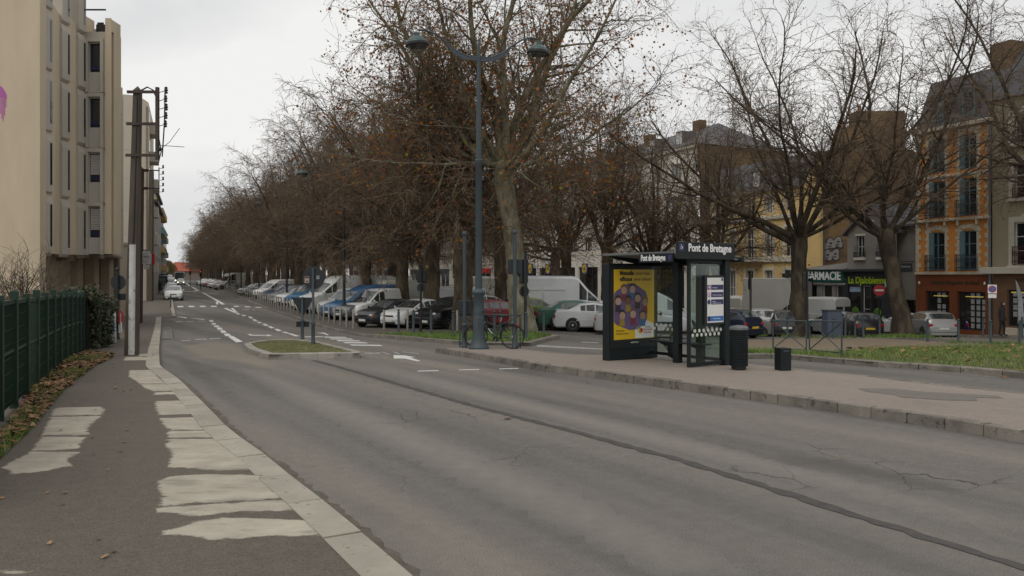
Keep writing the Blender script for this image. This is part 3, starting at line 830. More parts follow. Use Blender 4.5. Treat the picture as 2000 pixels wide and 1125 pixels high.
# ================================================================== TREES
def bark_mat(name, a, b_, c, scale=3.0):
    m = bpy.data.materials.new(name)
    b, n, l = _prin(m)
    b.inputs['Roughness'].default_value = .9
    b.inputs['Specular IOR Level'].default_value = .2
    t = n.new('ShaderNodeTexCoord')
    mpn = n.new('ShaderNodeMapping'); mpn.inputs['Scale'].default_value = (1, 1, .45)
    l.new(t.outputs['Object'], mpn.inputs['Vector'])
    v = n.new('ShaderNodeTexNoise'); v.inputs['Scale'].default_value = scale; v.inputs['Detail'].default_value = 5.0; v.inputs['Distortion'].default_value = .8
    l.new(mpn.outputs[0], v.inputs['Vector'])
    r = n.new('ShaderNodeValToRGB')
    r.color_ramp.elements[0].position = .36; r.color_ramp.elements[0].color = (*a, 1)
    r.color_ramp.elements[1].position = .64; r.color_ramp.elements[1].color = (*c, 1)
    e = r.color_ramp.elements.new(.5); e.color = (*b_, 1)
    l.new(v.outputs['Fac'], r.inputs['Fac'])
    f = n.new('ShaderNodeTexNoise'); f.inputs['Scale'].default_value = 26.0; f.inputs['Detail'].default_value = 3.0
    l.new(mpn.outputs[0], f.inputs['Vector'])
    x = n.new('ShaderNodeMixRGB'); x.blend_type = 'OVERLAY'; x.inputs['Fac'].default_value = .35
    l.new(r.outputs[0], x.inputs['Color1']); l.new(f.outputs['Fac'], x.inputs['Color2'])
    l.new(x.outputs[0], b.inputs['Base Color'])
    bp = n.new('ShaderNodeBump'); bp.inputs['Strength'].default_value = .6; bp.inputs['Distance'].default_value = .04
    l.new(f.outputs['Fac'], bp.inputs['Height']); l.new(bp.outputs[0], b.inputs['Normal'])
    MATS[name] = m
    return m
M_bark = bark_mat('plane_bark', (.055, .041, .028), (.090, .070, .047), (.14, .113, .077), 2.2)
M_bark_pale = bark_mat('plane_bark_pale', (.095, .085, .055), (.17, .155, .105), (.25, .23, .165), 2.6)
M_bark_dk = bark_mat('plane_bark_dark', (.040, .031, .022), (.066, .053, .037), (.105, .086, .058), 2.2)
M_twig = mat('twig', (.150, .106, .068), .9, .3, .6)
def leaf_mat(name, c):
    m = bpy.data.materials.new(name); m.use_nodes = True
    n, l = m.node_tree.nodes, m.node_tree.links; n.clear()
    o = n.new('ShaderNodeOutputMaterial'); mx = n.new('ShaderNodeMixShader'); mx.inputs[0].default_value = .45
    d = n.new('ShaderNodeBsdfDiffuse'); t = n.new('ShaderNodeBsdfTranslucent')
    tc_ = n.new('ShaderNodeTexCoord'); nz_ = n.new('ShaderNodeTexNoise'); nz_.inputs['Scale'].default_value = 2.5
    r = n.new('ShaderNodeValToRGB'); r.color_ramp.elements[0].position = .3; r.color_ramp.elements[1].position = .7
    r.color_ramp.elements[0].color = (*(x * .6 for x in c), 1); r.color_ramp.elements[1].color = (*(x * 1.4 for x in c), 1)
    l.new(tc_.outputs['Object'], nz_.inputs['Vector']); l.new(nz_.outputs['Fac'], r.inputs['Fac'])
    l.new(r.outputs[0], d.inputs[0]); l.new(r.outputs[0], t.inputs[0])
    l.new(d.outputs[0], mx.inputs[1]); l.new(t.outputs[0], mx.inputs[2]); l.new(mx.outputs[0], o.inputs[0])
    MATS[name] = m
    return m
M_tl1 = leaf_mat('leaf_rust', (.34, .13, .042)); M_tl2 = leaf_mat('leaf_brown', (.23, .11, .05)); M_tl3 = leaf_mat('leaf_olive', (.24, .19, .05))
M_ball = mat('seed_ball', (.11, .08, .055), .9, .2, 3.0)

def _path(rd, p, d, L, n, jit, pull):
    pts = [p.copy()]
    st = L / n
    d = d.normalized()
    for i in range(n):
        d = d + Vector((rd.gauss(0, jit), rd.gauss(0, jit), rd.gauss(0, jit))) + Vector((0, 0, pull))
        d.normalize()
        p = p + d * st
        pts.append(p.copy())
    return pts
def _at(pts, t):
    k = t * (len(pts) - 1); i = min(int(k), len(pts) - 2)
    return pts[i].lerp(pts[i + 1], k - i), (pts[i + 1] - pts[i]).normalized()
def _dev(rd, d, ang):
    a = Vector((rd.gauss(0, 1), rd.gauss(0, 1), rd.gauss(0, 1)))
    s = (a - d * a.dot(d))
    if s.length < 1e-4: s = Vector((1, 0, 0))
    s.normalize()
    return (d * math.cos(ang) + s * math.sin(ang)).normalized()

def segs_mesh(name, S, mats, n=3, midx=None):
    """S: array (k,8) p0 p1 r0 r1 -> independent n-sided prisms"""
    S = np.asarray(S, dtype=np.float64)
    p0, p1, r0, r1 = S[:, 0:3], S[:, 3:6], S[:, 6], S[:, 7]
    d = p1 - p0
    d /= np.maximum(np.linalg.norm(d, axis=1, keepdims=True), 1e-9)
    a = np.where(np.abs(d[:, 2:3]) < .9, np.array([[0, 0, 1.0]]), np.array([[1.0, 0, 0]]))
    u = np.cross(d, a); u /= np.linalg.norm(u, axis=1, keepdims=True)
    w = np.cross(d, u)
    K = len(S)
    V = np.empty((K, 2 * n, 3))
    for k in range(n):
        t = 2 * math.pi * k / n
        o = u * math.cos(t) + w * math.sin(t)
        V[:, k] = p0 + o * r0[:, None]; V[:, n + k] = p1 + o * r1[:, None]
    idx = np.array([[k, (k + 1) % n, n + (k + 1) % n, n + k] for k in range(n)])
    Fc = (np.arange(K)[:, None, None] * (2 * n) + idx[None]).reshape(-1, 4)
    return np_mesh(name, V.reshape(-1, 3), Fc, mats)

def leaves_mesh(name, pos, size, mats, rg, flat=.7):
    n = len(pos)
    pos = np.asarray(pos)
    V = np.empty((n, 4, 3))
    a = rg.normal(0, 1, (n, 3)); a[:, 2] -= .6; a /= np.linalg.norm(a, axis=1, keepdims=True)
    b = rg.normal(0, 1, (n, 3)); b -= a * (a * b).sum(1, keepdims=True); b /= np.linalg.norm(b, axis=1, keepdims=True)
    c = np.cross(a, b)
    s = size * rg.uniform(.5, 1.3, n)[:, None]
    V[:, 0] = pos; V[:, 1] = pos + a * s * .55 + b * s * .55 + c * s * .15; V[:, 2] = pos + a * s * 1.1; V[:, 3] = pos + a * s * .5 - b * s * .5 + c * s * .1
    Fc = np.arange(n * 4).reshape(n, 4)
    return np_mesh(name, V.reshape(-1, 3), Fc, mats, midx=rg.integers(0, len(mats), n))

def make_tree(seed, H=15.0, r0=.42, fork=5.0, nl=7, spread=(15, 62), L=(7.5, 10), l2=.62, l3=.42, tw=.17, leaf=0, droop=.16, bark=None, lean=(0, 0), balls=1500, twr=.0075, leafsize=.13, limbs=None, low=0, gnarl=.10, upl=.075):
    rd = random.Random(seed); rg = np.random.default_rng(seed)
    bark = bark or M_bark
    tb = MB()
    # trunk with a flared foot and burrs
    n = 9
    tp = [Vector((0, 0, -.15))]
    for i in range(1, n + 1):
        t = i / n
        tp.append(Vector((lean[0] * t + rd.gauss(0, .035), lean[1] * t + rd.gauss(0, .035), fork * t)))
    rad = [r0 * (1.55 if i == 0 else 1.22 if i == 1 else 1.0 - .16 * i / n + rd.uniform(-.03, .05)) for i in range(n + 1)]
    rad[-1] = r0 * 1.02; rad[-2] = r0 * .98
    tb.tube(tp, rad, 14)
    top = tp[-1]
    tb.ball(tuple(top), r0 * 1.05, 10, (1, 1, .8))
    fine, tips, leafpos = [], [], []
    def addfine(pts, ra, rb):
        m = len(pts) - 1
        for i in range(m):
            a = ra + (rb - ra) * i / m; b = ra + (rb - ra) * (i + 1) / m
            fine.append((*pts[i], *pts[i + 1], a, b))
    def twig(p, d, ln):
        q = _path(rd, p, d, ln, 2, .36, -droop)
        addfine(q, twr, twr * .55)
        tips.append(q[-1])
    def third(p, d, ln):
        q = _path(rd, p, d, ln, 4, .27, -droop * .55)
        addfine(q, .017 * min(1.3, .5 + ln * .5), twr)
        k = max(2, int(ln / tw))
        for i in range(k):
            t = (i + rd.random()) / k
            a, dd = _at(q, .08 + .92 * t)
            twig(a, _dev(rd, dd, rd.uniform(.4, 1.0)), rd.uniform(.32, .85))
        twig(q[-1], (q[-1] - q[-2]), rd.uniform(.4, .8))
    def second(p, d, ln, r):
        q = _path(rd, p, d, ln, 6, .15, .01)
        tb.tube(q, [r * (1 - .72 * i / 6) for i in range(7)], 5, False)
        k = max(2, int(ln / l3))
        for i in range(k):
            t = (i + rd.random()) / k
            a, dd = _at(q, .12 + .88 * t)
            third(a, _dev(rd, dd, rd.uniform(.5, 1.15)), rd.uniform(.7, 1.7) * (1 - .3 * t))
        third(q[-1], q[-1] - q[-2], rd.uniform(.8, 1.5))
    def limb(p, d, ln, r, pull):
        m = 11
        q = _path(rd, p, d, ln, m, gnarl, pull)
        tb.tube(q, [r * (1 - .80 * (i / m) ** .8) for i in range(m + 1)], 8, False)
        k = max(3, int(ln / l2))
        for i in range(k):
            t = .16 + .84 * (i + rd.random()) / k
            a, dd = _at(q, min(t, .99))
            second(a, _dev(rd, dd, rd.uniform(.45, 1.05)), rd.uniform(1.7, 3.6) * (1.15 - .55 * t), max(.018, r * (1 - .8 * t) * .45))
        second(q[-1], q[-1] - q[-2], rd.uniform(1.2, 2.2), .022)
    if limbs is None:
        limbs = []
        for i in range(nl):
            az = 2 * math.pi * (i + rd.uniform(-.3, .3)) / nl
            el = R(rd.uniform(*spread)) if i else R(8)
            limbs.append((az, el, rd.uniform(*L), r0 * rd.uniform(.24, .46), upl))
        for i in range(low):
            az = 2 * math.pi * (i + rd.random()) / max(1, low)
            limbs.append((az, R(rd.uniform(68, 94)), rd.uniform(4.0, 6.5), r0 * .26, .03))
    for j, (az, el, ln, r, pull) in enumerate(limbs):
        st = top - Vector((0, 0, rd.uniform(.0, .5)))
        limb(st, Vector((math.cos(az) * math.sin(el), math.sin(az) * math.sin(el), math.cos(el))), ln, r, pull)
    trunk_me = tb.mesh('trunk', bark, 50)
    crown_me = segs_mesh('crown', fine, M_twig)
    T = np.array([tuple(t) for t in tips])
    lm = None
    if leaf or balls:
        sel = T[rg.integers(0, len(T), balls)] + rg.normal(0, .05, (balls, 3)) - np.array([0, 0, .05])
        mats = [M_ball, M_tl1, M_tl2, M_tl3]
        pos = [sel]
        if leaf:
            cl = T[rg.integers(0, len(T), max(1, leaf // 5))]
            lp = np.repeat(cl, 5, axis=0) + rg.normal(0, .22, (len(cl) * 5, 3))
            pos.append(lp)
        allp = np.concatenate(pos)
        lm = leaves_mesh('leaves', allp, leafsize, mats, rg)
        idx = np.zeros(len(allp), dtype=np.int32)
        if leaf:
            idx[balls:] = rg.choice([1, 1, 2, 2, 3], len(allp) - balls)
            # seed balls are smaller: shrink their faces about their stalk
        co = np.empty(len(lm.vertices) * 3, dtype=np.float32); lm.vertices.foreach_get('co', co)
        co = co.reshape(-1, 4, 3)
        co[:balls] = co[:balls, :1] + (co[:balls] - co[:balls, :1]) * .5
        lm.vertices.foreach_set('co', co.ravel()); lm.polygons.foreach_set('material_index', idx); lm.update()
    return trunk_me, crown_me, lm

def put_tree(me3, pos, rz, s, label, group='plane trees of the avenue', sz=None, name='plane_tree'):
    t = thing(name, label, 'tree', pos, rz, group)
    t.scale = (s, s, sz or s)
    link('trunk', me3[0], t); link('crown', me3[1], t)
    if me3[2]:
        lv = link('leaves', me3[2], t); lv['kind'] = 'stuff'
    return t

PR = {}
AV = dict(l2=.56, l3=.36, tw=.125, balls=7000, droop=.20, low=8, twr=.0085)
PR['a'] = make_tree(11, nl=8, r0=.42, **AV)
PR['b'] = make_tree(12, nl=8, r0=.40, fork=4.6, spread=(12, 66), **AV)
PR['c'] = make_tree(13, nl=9, r0=.44, fork=5.2, **AV)
PR['d'] = make_tree(14, nl=8, r0=.46, leaf=1500, **{**AV, 'tw': .17, 'low': 6})       # keeps part of its rust leaves
PR['e'] = make_tree(15, nl=8, r0=.46, leaf=800, fork=5.0, **{**AV, 'tw': .17, 'low': 6})
# open-crowned trees of the near square: long smooth shoots
SQ = dict(L=(10.5, 13), l2=.62, l3=.44, tw=.20, balls=4500, droop=.04, bark=M_bark_dk, gnarl=.085, twr=.0075)
PR['s'] = make_tree(21, nl=11, r0=.46, fork=5.4, spread=(10, 68), upl=.055, **SQ)
PR['t'] = make_tree(22, nl=8, r0=.44, fork=5.4, upl=.06, lean=(-.95, 0), **SQ,
                    limbs=[(R(165), R(38), 12, .17, .05), (R(100), R(12), 12.5, .19, .03), (R(15), R(30), 12, .17, .05), (R(200), R(82), 7, .12, .085), (R(350), R(66), 9.5, .11, .07),
                           (R(250), R(45), 10, .12, .06), (R(60), R(50), 11, .12, .06), (R(300), R(28), 12, .14, .04), (R(130), R(56), 11, .11, .06), (R(185), R(52), 10.5, .11, .05), (R(20), R(60), 9.5, .10, .06)])
# lighter crowns in front of the shop fronts
PR['f'] = make_tree(41, nl=8, r0=.42, fork=5.0, l2=.62, l3=.42, tw=.19, balls=5000, droop=.12, low=3, leaf=1800, twr=.0085)
PR['h'] = make_tree(42, nl=8, r0=.44, fork=4.6, l2=.62, l3=.42, tw=.19, balls=5000, droop=.12, low=4, leaf=300, twr=.0085)
# the big leafy tree by the lamp post
hero = make_tree(31, nl=10, r0=.46, fork=7.4, L=(9, 12.5), l2=.56, l3=.40, tw=.18, leaf=9000, balls=6000, droop=.15, bark=M_bark_pale, leafsize=.115, lean=(-.85, .1), twr=.0085, upl=.07,
                 limbs=[(R(165), R(36), 11, .24, .06), (R(185), R(58), 10.8, .18, .065), (R(20), R(38), 11, .25, .05), (R(95), R(14), 11, .25, .02), (R(270), R(25), 11, .22, .04), (R(330), R(60), 10, .17, .07),
                        (R(230), R(58), 10, .17, .075), (R(60), R(55), 10, .18, .07), (R(130), R(66), 9, .16, .08), (R(350), R(16), 11, .22, .03), (R(200), R(86), 6.0, .12, .05), (R(10), R(86), 7.5, .12, .06), (R(280), R(84), 6.5, .11, .05), (R(175), R(76), 9.0, .14, .07)])
for _k, _v in list(PR.items()) + [('hero', hero)]: print('TREE', _k, [len(m.polygons) for m in _v if m])
p = P(1022, 648, .13)
put_tree(hero, (p.x, p.y, p.z - .05), 0, 1.0, 'tall pale-barked plane tree with rust leaves beside the double-armed lamp post')
def tree_at(pr, px, Y, rz, s, label, sz=None, dz=.09):
    q = PX(px, Y, dz)
    return put_tree(PR[pr], q, rz, s, label, sz=sz)
tree_at('d', 905, 38.0, .3, 1.05, 'thick dark-trunked plane tree just behind the tall lamp post, rust leaves')
tree_at('e', 842, 41.5, 2.1, 1.0, 'plane tree rising behind the black hatchback, rust leaves in its crown')
tree_at('a', 786, 49.0, 1.0, 1.02, 'plane tree behind the black estate and white panel van')
tree_at('f', 978, 50.0, 4.2, .98, 'slim plane tree seen between lamp post and the big pale trunk')
tree_at('b', 715, 56.0, 5.0, 1.0, 'plane tree over the blue flat-fronted van')
tree_at('c', 650, 62.0, .6, 1.0, 'plane tree above the white high-roof van with dark lettering')
# avenue rows receding to the far end
k = 0
Y = 69.0
protos = 'abcabcab'
while Y < 285:
    x = -14.0 - .435 * (Y - 62) + random.uniform(-.4, .4)
    q = Vector((x, Y, g(x, Y) + .09))
    put_tree(PR[protos[k % 8]], q, random.uniform(0, 6.28), random.uniform(1.0, 1.10), 'bare plane tree of the street-side row, %s beyond the white high-roof van' % ordw(k))
    k += 1; Y += 8.6 + Y * .012
k = 0
Y = 58.0
while Y < 250:
    x = -5.2 - .435 * (Y - 58) + random.uniform(-.5, .5)
    q = Vector((x, Y, g(x, Y) + .09))
    put_tree(PR['cabeb'[k % 5]], q, random.uniform(0, 6.28), random.uniform(.92, 1.04), 'bare plane tree of the middle car park row, %s from the front' % ordw(k))
    k += 1; Y += 9.0 + Y * .03
# the side towards the shops
tree_at('f', 1105, 56.0, 1.7, .98, 'plane tree with rust leaves in front of the white shop building')
tree_at('f', 1186, 52.0, 5.4, .95, 'plane tree just left of the bus shelter roof, rust leaves')
tree_at('h', 1275, 53.0, 2.9, .95, 'burred plane tree standing behind the bus shelter roof')
tree_at('h', 1402, 50.0, .4, .98, 'forked plane tree right behind the bus shelter name board')
tree_at('s', 1560, 44.0, 1.2, 1.0, 'dark straight-trunked plane tree in front of the pharmacy', dz=.1)
tree_at('t', 1764, 42.0, 0, 1.0, 'dark leaning plane tree with crooked low limb in front of the grey house', dz=.1)
tree_at('s', 2130, 36.0, 3.3, 1.1, 'plane tree at the edge of the photo whose limbs hang over the shops', dz=.1)
k = 0
Y = 66.0
while Y < 200:
    x = 3.6 - .435 * (Y - 66) + random.uniform(-.5, .5)
    q = Vector((x, Y, g(x, Y) + .05))
    put_tree(PR['hfhhf'[k % 5]], q, random.uniform(0, 6.28), random.uniform(.9, 1.0), 'bare plane tree of the shop-side row, %s beyond the white shop corner' % ordw(k))
    k += 1; Y += 13 + Y * .06
# ================================================================== STREET FURNITURE
M_green = mat('street_furniture_green', (.0095, .0135, .0155), .5, .2, 3.0, bump=.05, spec=.3)
M_lampgreen = mat('lamp_post_grey_green', (.042, .060, .068), .55, .15, 2.0)
M_black = mat('black_metal', (.010, .012, .014), .5, .15, 5.0)
M_steel = mat('brushed_steel', (.30, .285, .255), .5, .18, 6.0, metal=.35)
M_signback = mat('sign_back', (.015, .020, .023), .55, .2, 4.0)
M_rubber = mat('rubber', (.016, .016, .017), .8, .2, 10)
M_chrome = mat('chrome', (.55, .55, .55), .25, .05, 5, metal=.9)
M_white = mat('white_sheet', (.74, .73, .70), .5, .05, 2.0)
M_red = mat('sign_red', (.42, .022, .02), .45, .08, 3)
M_yellow = mat('poster_yellow', (.66, .43, .012), .4, .05, 2)
M_navy = mat('panel_navy', (.025, .022, .11), .45, .05, 3)
M_blue = mat('panel_blue', (.03, .16, .45), .45, .05, 3)
M_letter = mat('white_letter', (.80, .80, .80), .5, 0)
M_dkletter = mat('dark_letter', (.06, .045, .02), .5, 0)
M_glass = glass_mat('shelter_glass')
M_dot = mat('frosted_dot', (.62, .63, .58), .7, .05)
HP = math.pi / 2

# ---------------------------------------------------------------- bus shelter
sa = Vector((.6, -.8)); sb = Vector((.8, .6))           # a: along the kerb towards us, b: away from the kerb
so = Vector((2.86, 19.2))
soz = g(so.x, so.y) + .142
sh_rz = math.atan2(sa.y, sa.x)                         # local +x = a, local +y = b
sh = thing('bus_shelter', 'dark bus shelter with glass end panel and a yellow poster case', 'bus shelter', (so.x, so.y, soz), sh_rz)
# far end: lit poster case
adb = MB().bx(-.11, .11, -.84, .84, .0, 2.30, .02).build('poster_case', M_green, sh)
MB().bx(.111, .122, -.80, .80, .30, 2.26).build('case_door', M_black, adb)
posm = mat('poster_print', (.70, .45, .012), .35, .03, 2)
pst = MB().bx(.123, .130, -.68, .68, .50, 2.16).build('poster', posm, sh)
def flat(name, poly, x, m, parent):
    """thin sheet on the poster face: poly in (y, z)"""
    b = MB(); n = len(poly)
    b._add([(x, q[0], q[1]) for q in poly] + [(x + .002, q[0], q[1]) for q in poly],
           [tuple(range(n, 2 * n))] + [(i, (i + 1) % n, n + (i + 1) % n, n + i) for i in range(n)])
    return b.build(name, m, parent)
M_purple = mat('poster_purple', (.13, .085, .20), .4, .15, 4)
M_skin = [mat('print_tone_%d' % i, c, .5, .1, 5) for i, c in enumerate([(.42, .27, .19), (.34, .20, .12), (.17, .085, .04), (.45, .31, .24)])]
M_prn = [mat('print_dark_%d' % i, c, .5, .1, 5) for i, c in enumerate([(.06, .03, .02), (.16, .09, .04), (.03, .025, .04), (.05, .13, .28), (.22, .03, .04), (.33, .22, .03)])]
hexp = [(-.68, .93), (-.62, .86), (-.18, .72), (.10, .72), (.38, .88), (.43, 1.0), (.43, 1.52), (.38, 1.63), (0.0, 1.83), (-.22, 1.83), (-.60, 1.66), (-.68, 1.58)]
flat('poster_shape', hexp, .131, M_purple, pst)
def oval(cx, cz, rx_, rz_, n=14, a0=0, a1=2 * math.pi): return [(cx + rx_ * math.cos(a0 + (a1 - a0) * i / n), cz + rz_ * math.sin(a0 + (a1 - a0) * i / n)) for i in range(n)]
heads = [(-.36, 1.68, 0, 1), (-.08, 1.70, 3, 0), (-.55, 1.42, 3, 5), (-.22, 1.42, 2, 2), (.10, 1.48, 0, 3), (.35, 1.38, 1, 1), (-.42, 1.08, 0, 2), (-.06, 1.10, 3, 1), (.27, 1.06, 1, 0)]
for i, (hy, hz, sk, hr) in enumerate(heads):
    flat('poster_figure', [(hy - .09, hz - .26), (hy + .09, hz - .26), (hy + .07, hz - .06), (hy - .07, hz - .06)], .1345 + .0001 * i, M_prn[(hr + 3) % 6], pst)
    flat('poster_figure', oval(hy, hz + .02, .115, .115), .1365 + .0001 * i, M_prn[hr % 3], pst)
    flat('poster_figure', oval(hy, hz - .015, .10, .09), .139 + .0001 * i, M_skin[sk], pst)
flat('poster_shape', [(.02, .515), (.66, .515), (.66, .80), (.62, .86), (.42, .93), (.30, .93), (.08, .82), (.02, .74)], .131, M_white, pst)
flat('poster_logo', oval(.20, .69, .075, .075), .1345, M_yellow, pst)
flat('poster_logo', oval(.23, .70, .045, .05), .137, M_red, pst)
FR = (HP, 0, HP)                                            # text facing local +x
text('Mutuelle', .135, (.134, -.26, 2.07), FR, M_dkletter, pst, ext=.001, bold=.006)
text('pour tous', .12, (.134, .28, 2.07), FR, M_prn[1], pst, ext=.001)
text('efficace', .135, (.134, -.29, 1.93), FR, M_dkletter, pst, ext=.001, bold=.006)
text('pour chacun', .12, (.134, .28, 1.93), FR, M_prn[1], pst, ext=.001)
text('Prévoyance', .06, (.134, -.62, .71), FR, M_dkletter, pst, align='LEFT', ext=.001)
text("l'efficacité mutualiste", .05, (.134, -.62, .64), FR, M_dkletter, pst, align='LEFT', ext=.001)
text('Harmonie', .075, (.134, .30, .71), FR, M_red, pst, align='LEFT', ext=.001)
text('Mutuelle', .075, (.134, .30, .64), FR, M_red, pst, align='LEFT', ext=.001)
text('Prévention', .045, (.134, .36, .77), FR, M_dkletter, pst, align='LEFT', ext=.001)
text('▬ JCDecaux', .05, (.134, .0, .42), FR, M_letter, sh, ext=.001)
# frame
LEN = 2.30
for (x, y, w) in [(LEN, .62, .17), (1.62, .62, .15)]:
    MB().bx(x - w / 2, x + w / 2, y - .09, y + .09, -.05, 2.36, .01).build('post', M_green, sh)
MB().bx(1.25, 1.42, .08, .24, 0, 2.36, .01).build('post', M_green, sh)
MB().bx(LEN - .03, LEN + .03, -.62, -.54, .06, 2.34, .008).build('post', M_green, sh)
MB().bx(LEN - .03, LEN + .03, -.54, .55, .06, .14).build('rail', M_green, sh)
MB().bx(LEN - .03, LEN + .03, -.62, .60, 2.28, 2.36).build('rail', M_green, sh)
MB().bx(.12, LEN, .60, .66, .10, .17).build('rail', M_green, sh)
MB().bx(.12, LEN, .60, .66, 2.24, 2.34).build('rail', M_green, sh)
MB().bx(LEN - .006, LEN + .006, -.54, .54, .145, 2.27).build('glass_pane', M_glass, sh)
MB().bx(.14, 1.06, .628, .638, .18, 2.23).build('glass_pane', M_glass, sh)
MB().bx(1.24, LEN - .09, .628, .638, .18, 2.23).build('glass_pane', M_glass, sh)
def dots(y0, y1, x, z, parent, axis):
    b = MB()
    n = int((y1 - y0) / .072)
    for i in range(n):
        t = y0 + .036 + i * .072
        zz_ = z + (.045 if i % 2 else -.045)
        if axis == 'x': b.lathe([(.040, -.0015), (.040, .0015)], 10, (x, t, zz_), 'x')
        else: b.lathe([(.040, -.0015), (.040, .0015)], 10, (t, x, zz_), 'y')
    o = b.build('frosted_dots', M_dot, parent); o['kind'] = 'stuff'
dots(-.50, .52, LEN + .010, .78, sh, 'x')
dots(.16, 1.04, .622, .78, sh, 'y'); dots(1.26, LEN - .1, .622, .78, sh, 'y')
# bench on two curved brackets
MB().bx(.45, 2.05, .12, .50, .455, .49, .012).build('bench_seat', M_green, sh)
for x in (.8, 1.7):
    MB().prism_y([(x - .03, .10), (x + .03, .10), (x + .03, .46), (x - .03, .46)], .46, .58).build('bench_bracket', M_green, sh)
    MB()._add([(x - .025, .14, .45), (x + .025, .14, .45), (x + .025, .58, .45), (x - .025, .58, .45), (x + .025, .58, .05), (x - .025, .58, .05), (x + .025, .42, .34), (x - .025, .42, .34)],
              [(0, 1, 2, 3), (1, 6, 4, 2), (0, 3, 5, 7), (0, 7, 6, 1), (7, 5, 4, 6), (2, 4, 5, 3)]).build('bench_bracket', M_green, sh)
# roof
M_roofu = mat('shelter_roof_panel', (.26, .26, .25), .45, .1, 3)
rf = MB()
RX0, RX1, RY0, RY1 = -.10, LEN + .10, -.78, .95
rf._add([(RX0, RY0, 2.49), (RX1, RY0, 2.49), (RX1, RY1, 2.36), (RX0, RY1, 2.36), (RX0, RY0, 2.515), (RX1, RY0, 2.515), (RX1, RY1, 2.385), (RX0, RY1, 2.385)],
        [(0, 3, 2, 1), (4, 5, 6, 7), (0, 1, 5, 4), (1, 2, 6, 5), (2, 3, 7, 6), (3, 0, 4, 7)])
roof_o = rf.build('roof', M_roofu, sh)
MB().bx(RX0 - .02, RX1 + .02, RY0 - .04, RY0, 2.475, 2.53, .008).build('gutter_edge', mat('roof_edge_grey', (.11, .12, .12), .5, .1), roof_o)
MB().bx(RX0 - .02, RX1 + .12, RY1, RY1 + .08, 2.32, 2.42, .01).build('gutter_edge', M_green, roof_o)
for x in (.05, 1.33, LEN - .02):
    MB()._add([(x - .04, -.70, 2.43), (x + .04, -.70, 2.43), (x + .04, .7, 2.33), (x - .04, .7, 2.33), (x - .04, -.70, 2.475), (x + .04, -.70, 2.475), (x + .04, .7, 2.37), (x - .04, .7, 2.37), (x - .04, .62, 2.22), (x + .04, .62, 2.22)],
              [(0, 1, 5, 4), (4, 5, 6, 7), (0, 8, 9, 1), (8, 3, 2, 9), (0, 4, 7, 3, 8), (1, 9, 2, 6, 5), (2, 3, 7, 6)]).build('roof_beam', M_green, sh)
# name boards
NX = LEN + .11
nb = MB().bx(NX, NX + .05, -1.12, .76, 2.36, 2.725, .01).build('name_board', M_green, sh)
text('Pont de Bretagne', .235, (NX + .0525, -.07, 2.60), FR, M_letter, nb, bold=.006, sx=.86)
MB().bx(NX + .0505, NX + .054, -1.08, -.92, 2.53, 2.69).build('access_plate', M_navy, nb)
def wheelchair(parent, x, y, z, s):
    b = MB()
    def q(poly): 
        n = len(poly); b._add([(x, y + a * s, z + c * s) for a, c in poly] + [(x + .002, y + a * s, z + c * s) for a, c in poly], [tuple(range(n, 2 * n))] + [(i, (i + 1) % n, n + (i + 1) % n, n + i) for i in range(n)])
    q(oval(-.1, .8, .14, .14, 8)); q([(-.2, .6), (0, .6), (.02, .15), (.45, .15), (.6, -.35), (.75, -.3), (.6, .28), (-.05, .28)])
    o = oval(.0, -.1, .45, .45, 14, R(100), R(400)); i_ = oval(.0, -.1, .33, .33, 14, R(100), R(400)); q(o + i_[::-1])
    b.build('access_symbol', M_letter, parent)
wheelchair(nb, NX + .0545, -1.0, 2.605, .062)
MB().bx(-.1, 1.4, .80, .86, 2.42, 2.60, .01).build('roof_upstand', M_green, roof_o)
nb2 = MB().bx(1.12, 2.12, -.88, -.83, 2.30, 2.50, .008).build('name_board', M_green, sh)
text('Pont de Bretagne', .19, (1.55, -.8825, 2.40), (HP, 0, 0), M_letter, nb2, bold=.004, sx=.54)
MB().bx(1.99, 2.09, -.8835, -.8805, 2.34, 2.46).build('access_plate', M_navy, nb2)
# information panel behind the end glass
ip = MB().bx(LEN + .012, LEN + .06, -.10, .55, .94, 2.02, .008).build('timetable_case', M_black, sh)
MB().bx(LEN + .0605, LEN + .064, -.05, .50, .99, 1.97).build('timetable_sheet', M_white, ip)
for i, (z, col) in enumerate([(1.76, (.15, .03, .17)), (1.60, (.50, .17, .33)), (1.44, (.03, .05, .16))]):
    if i == 0: flat('line_badge', [(-.045, z - .05), (.055, z - .05), (.055, z + .05), (-.045, z + .05)], LEN + .0645, mat('badge_purple', col, .5, 0), ip)
    else: flat('line_badge', oval(.005, z, .052, .055), LEN + .0645, mat('badge_%d' % i, col, .5, 0), ip)
    flat('line_band', [(.075, z - .055), (.49, z - .055), (.49, z + .055), (.075, z + .055)], LEN + .0645, M_navy, ip)
    text(['4', '11', ''][i], .09, (LEN + .067, .005, z), FR, M_letter, ip, ext=.001, bold=.004)
    text(['Beauregard', 'ZI Ouest / Saint-Jacques', 'Villejean\nKennedy / Université'][i], .034, (LEN + .067, .12, z - .01), FR, M_letter, ip, align='LEFT', ext=.001)
flat('line_badge', [(-.045, 1.02), (.055, 1.02), (.055, 1.13), (-.045, 1.13)], LEN + .0645, M_navy, ip)
flat('line_band', [(.06, 1.02), (.49, 1.02), (.49, 1.13), (.06, 1.13)], LEN + .0645, M_blue, ip)
text('Pont de Bretagne', .034, (LEN + .067, .15, 1.075), FR, M_letter, ip, align='LEFT', ext=.001)
flat('operator_logo', [(.42, 1.90), (.48, 1.90), (.48, 1.96), (.42, 1.96)], LEN + .0645, M_navy, ip)

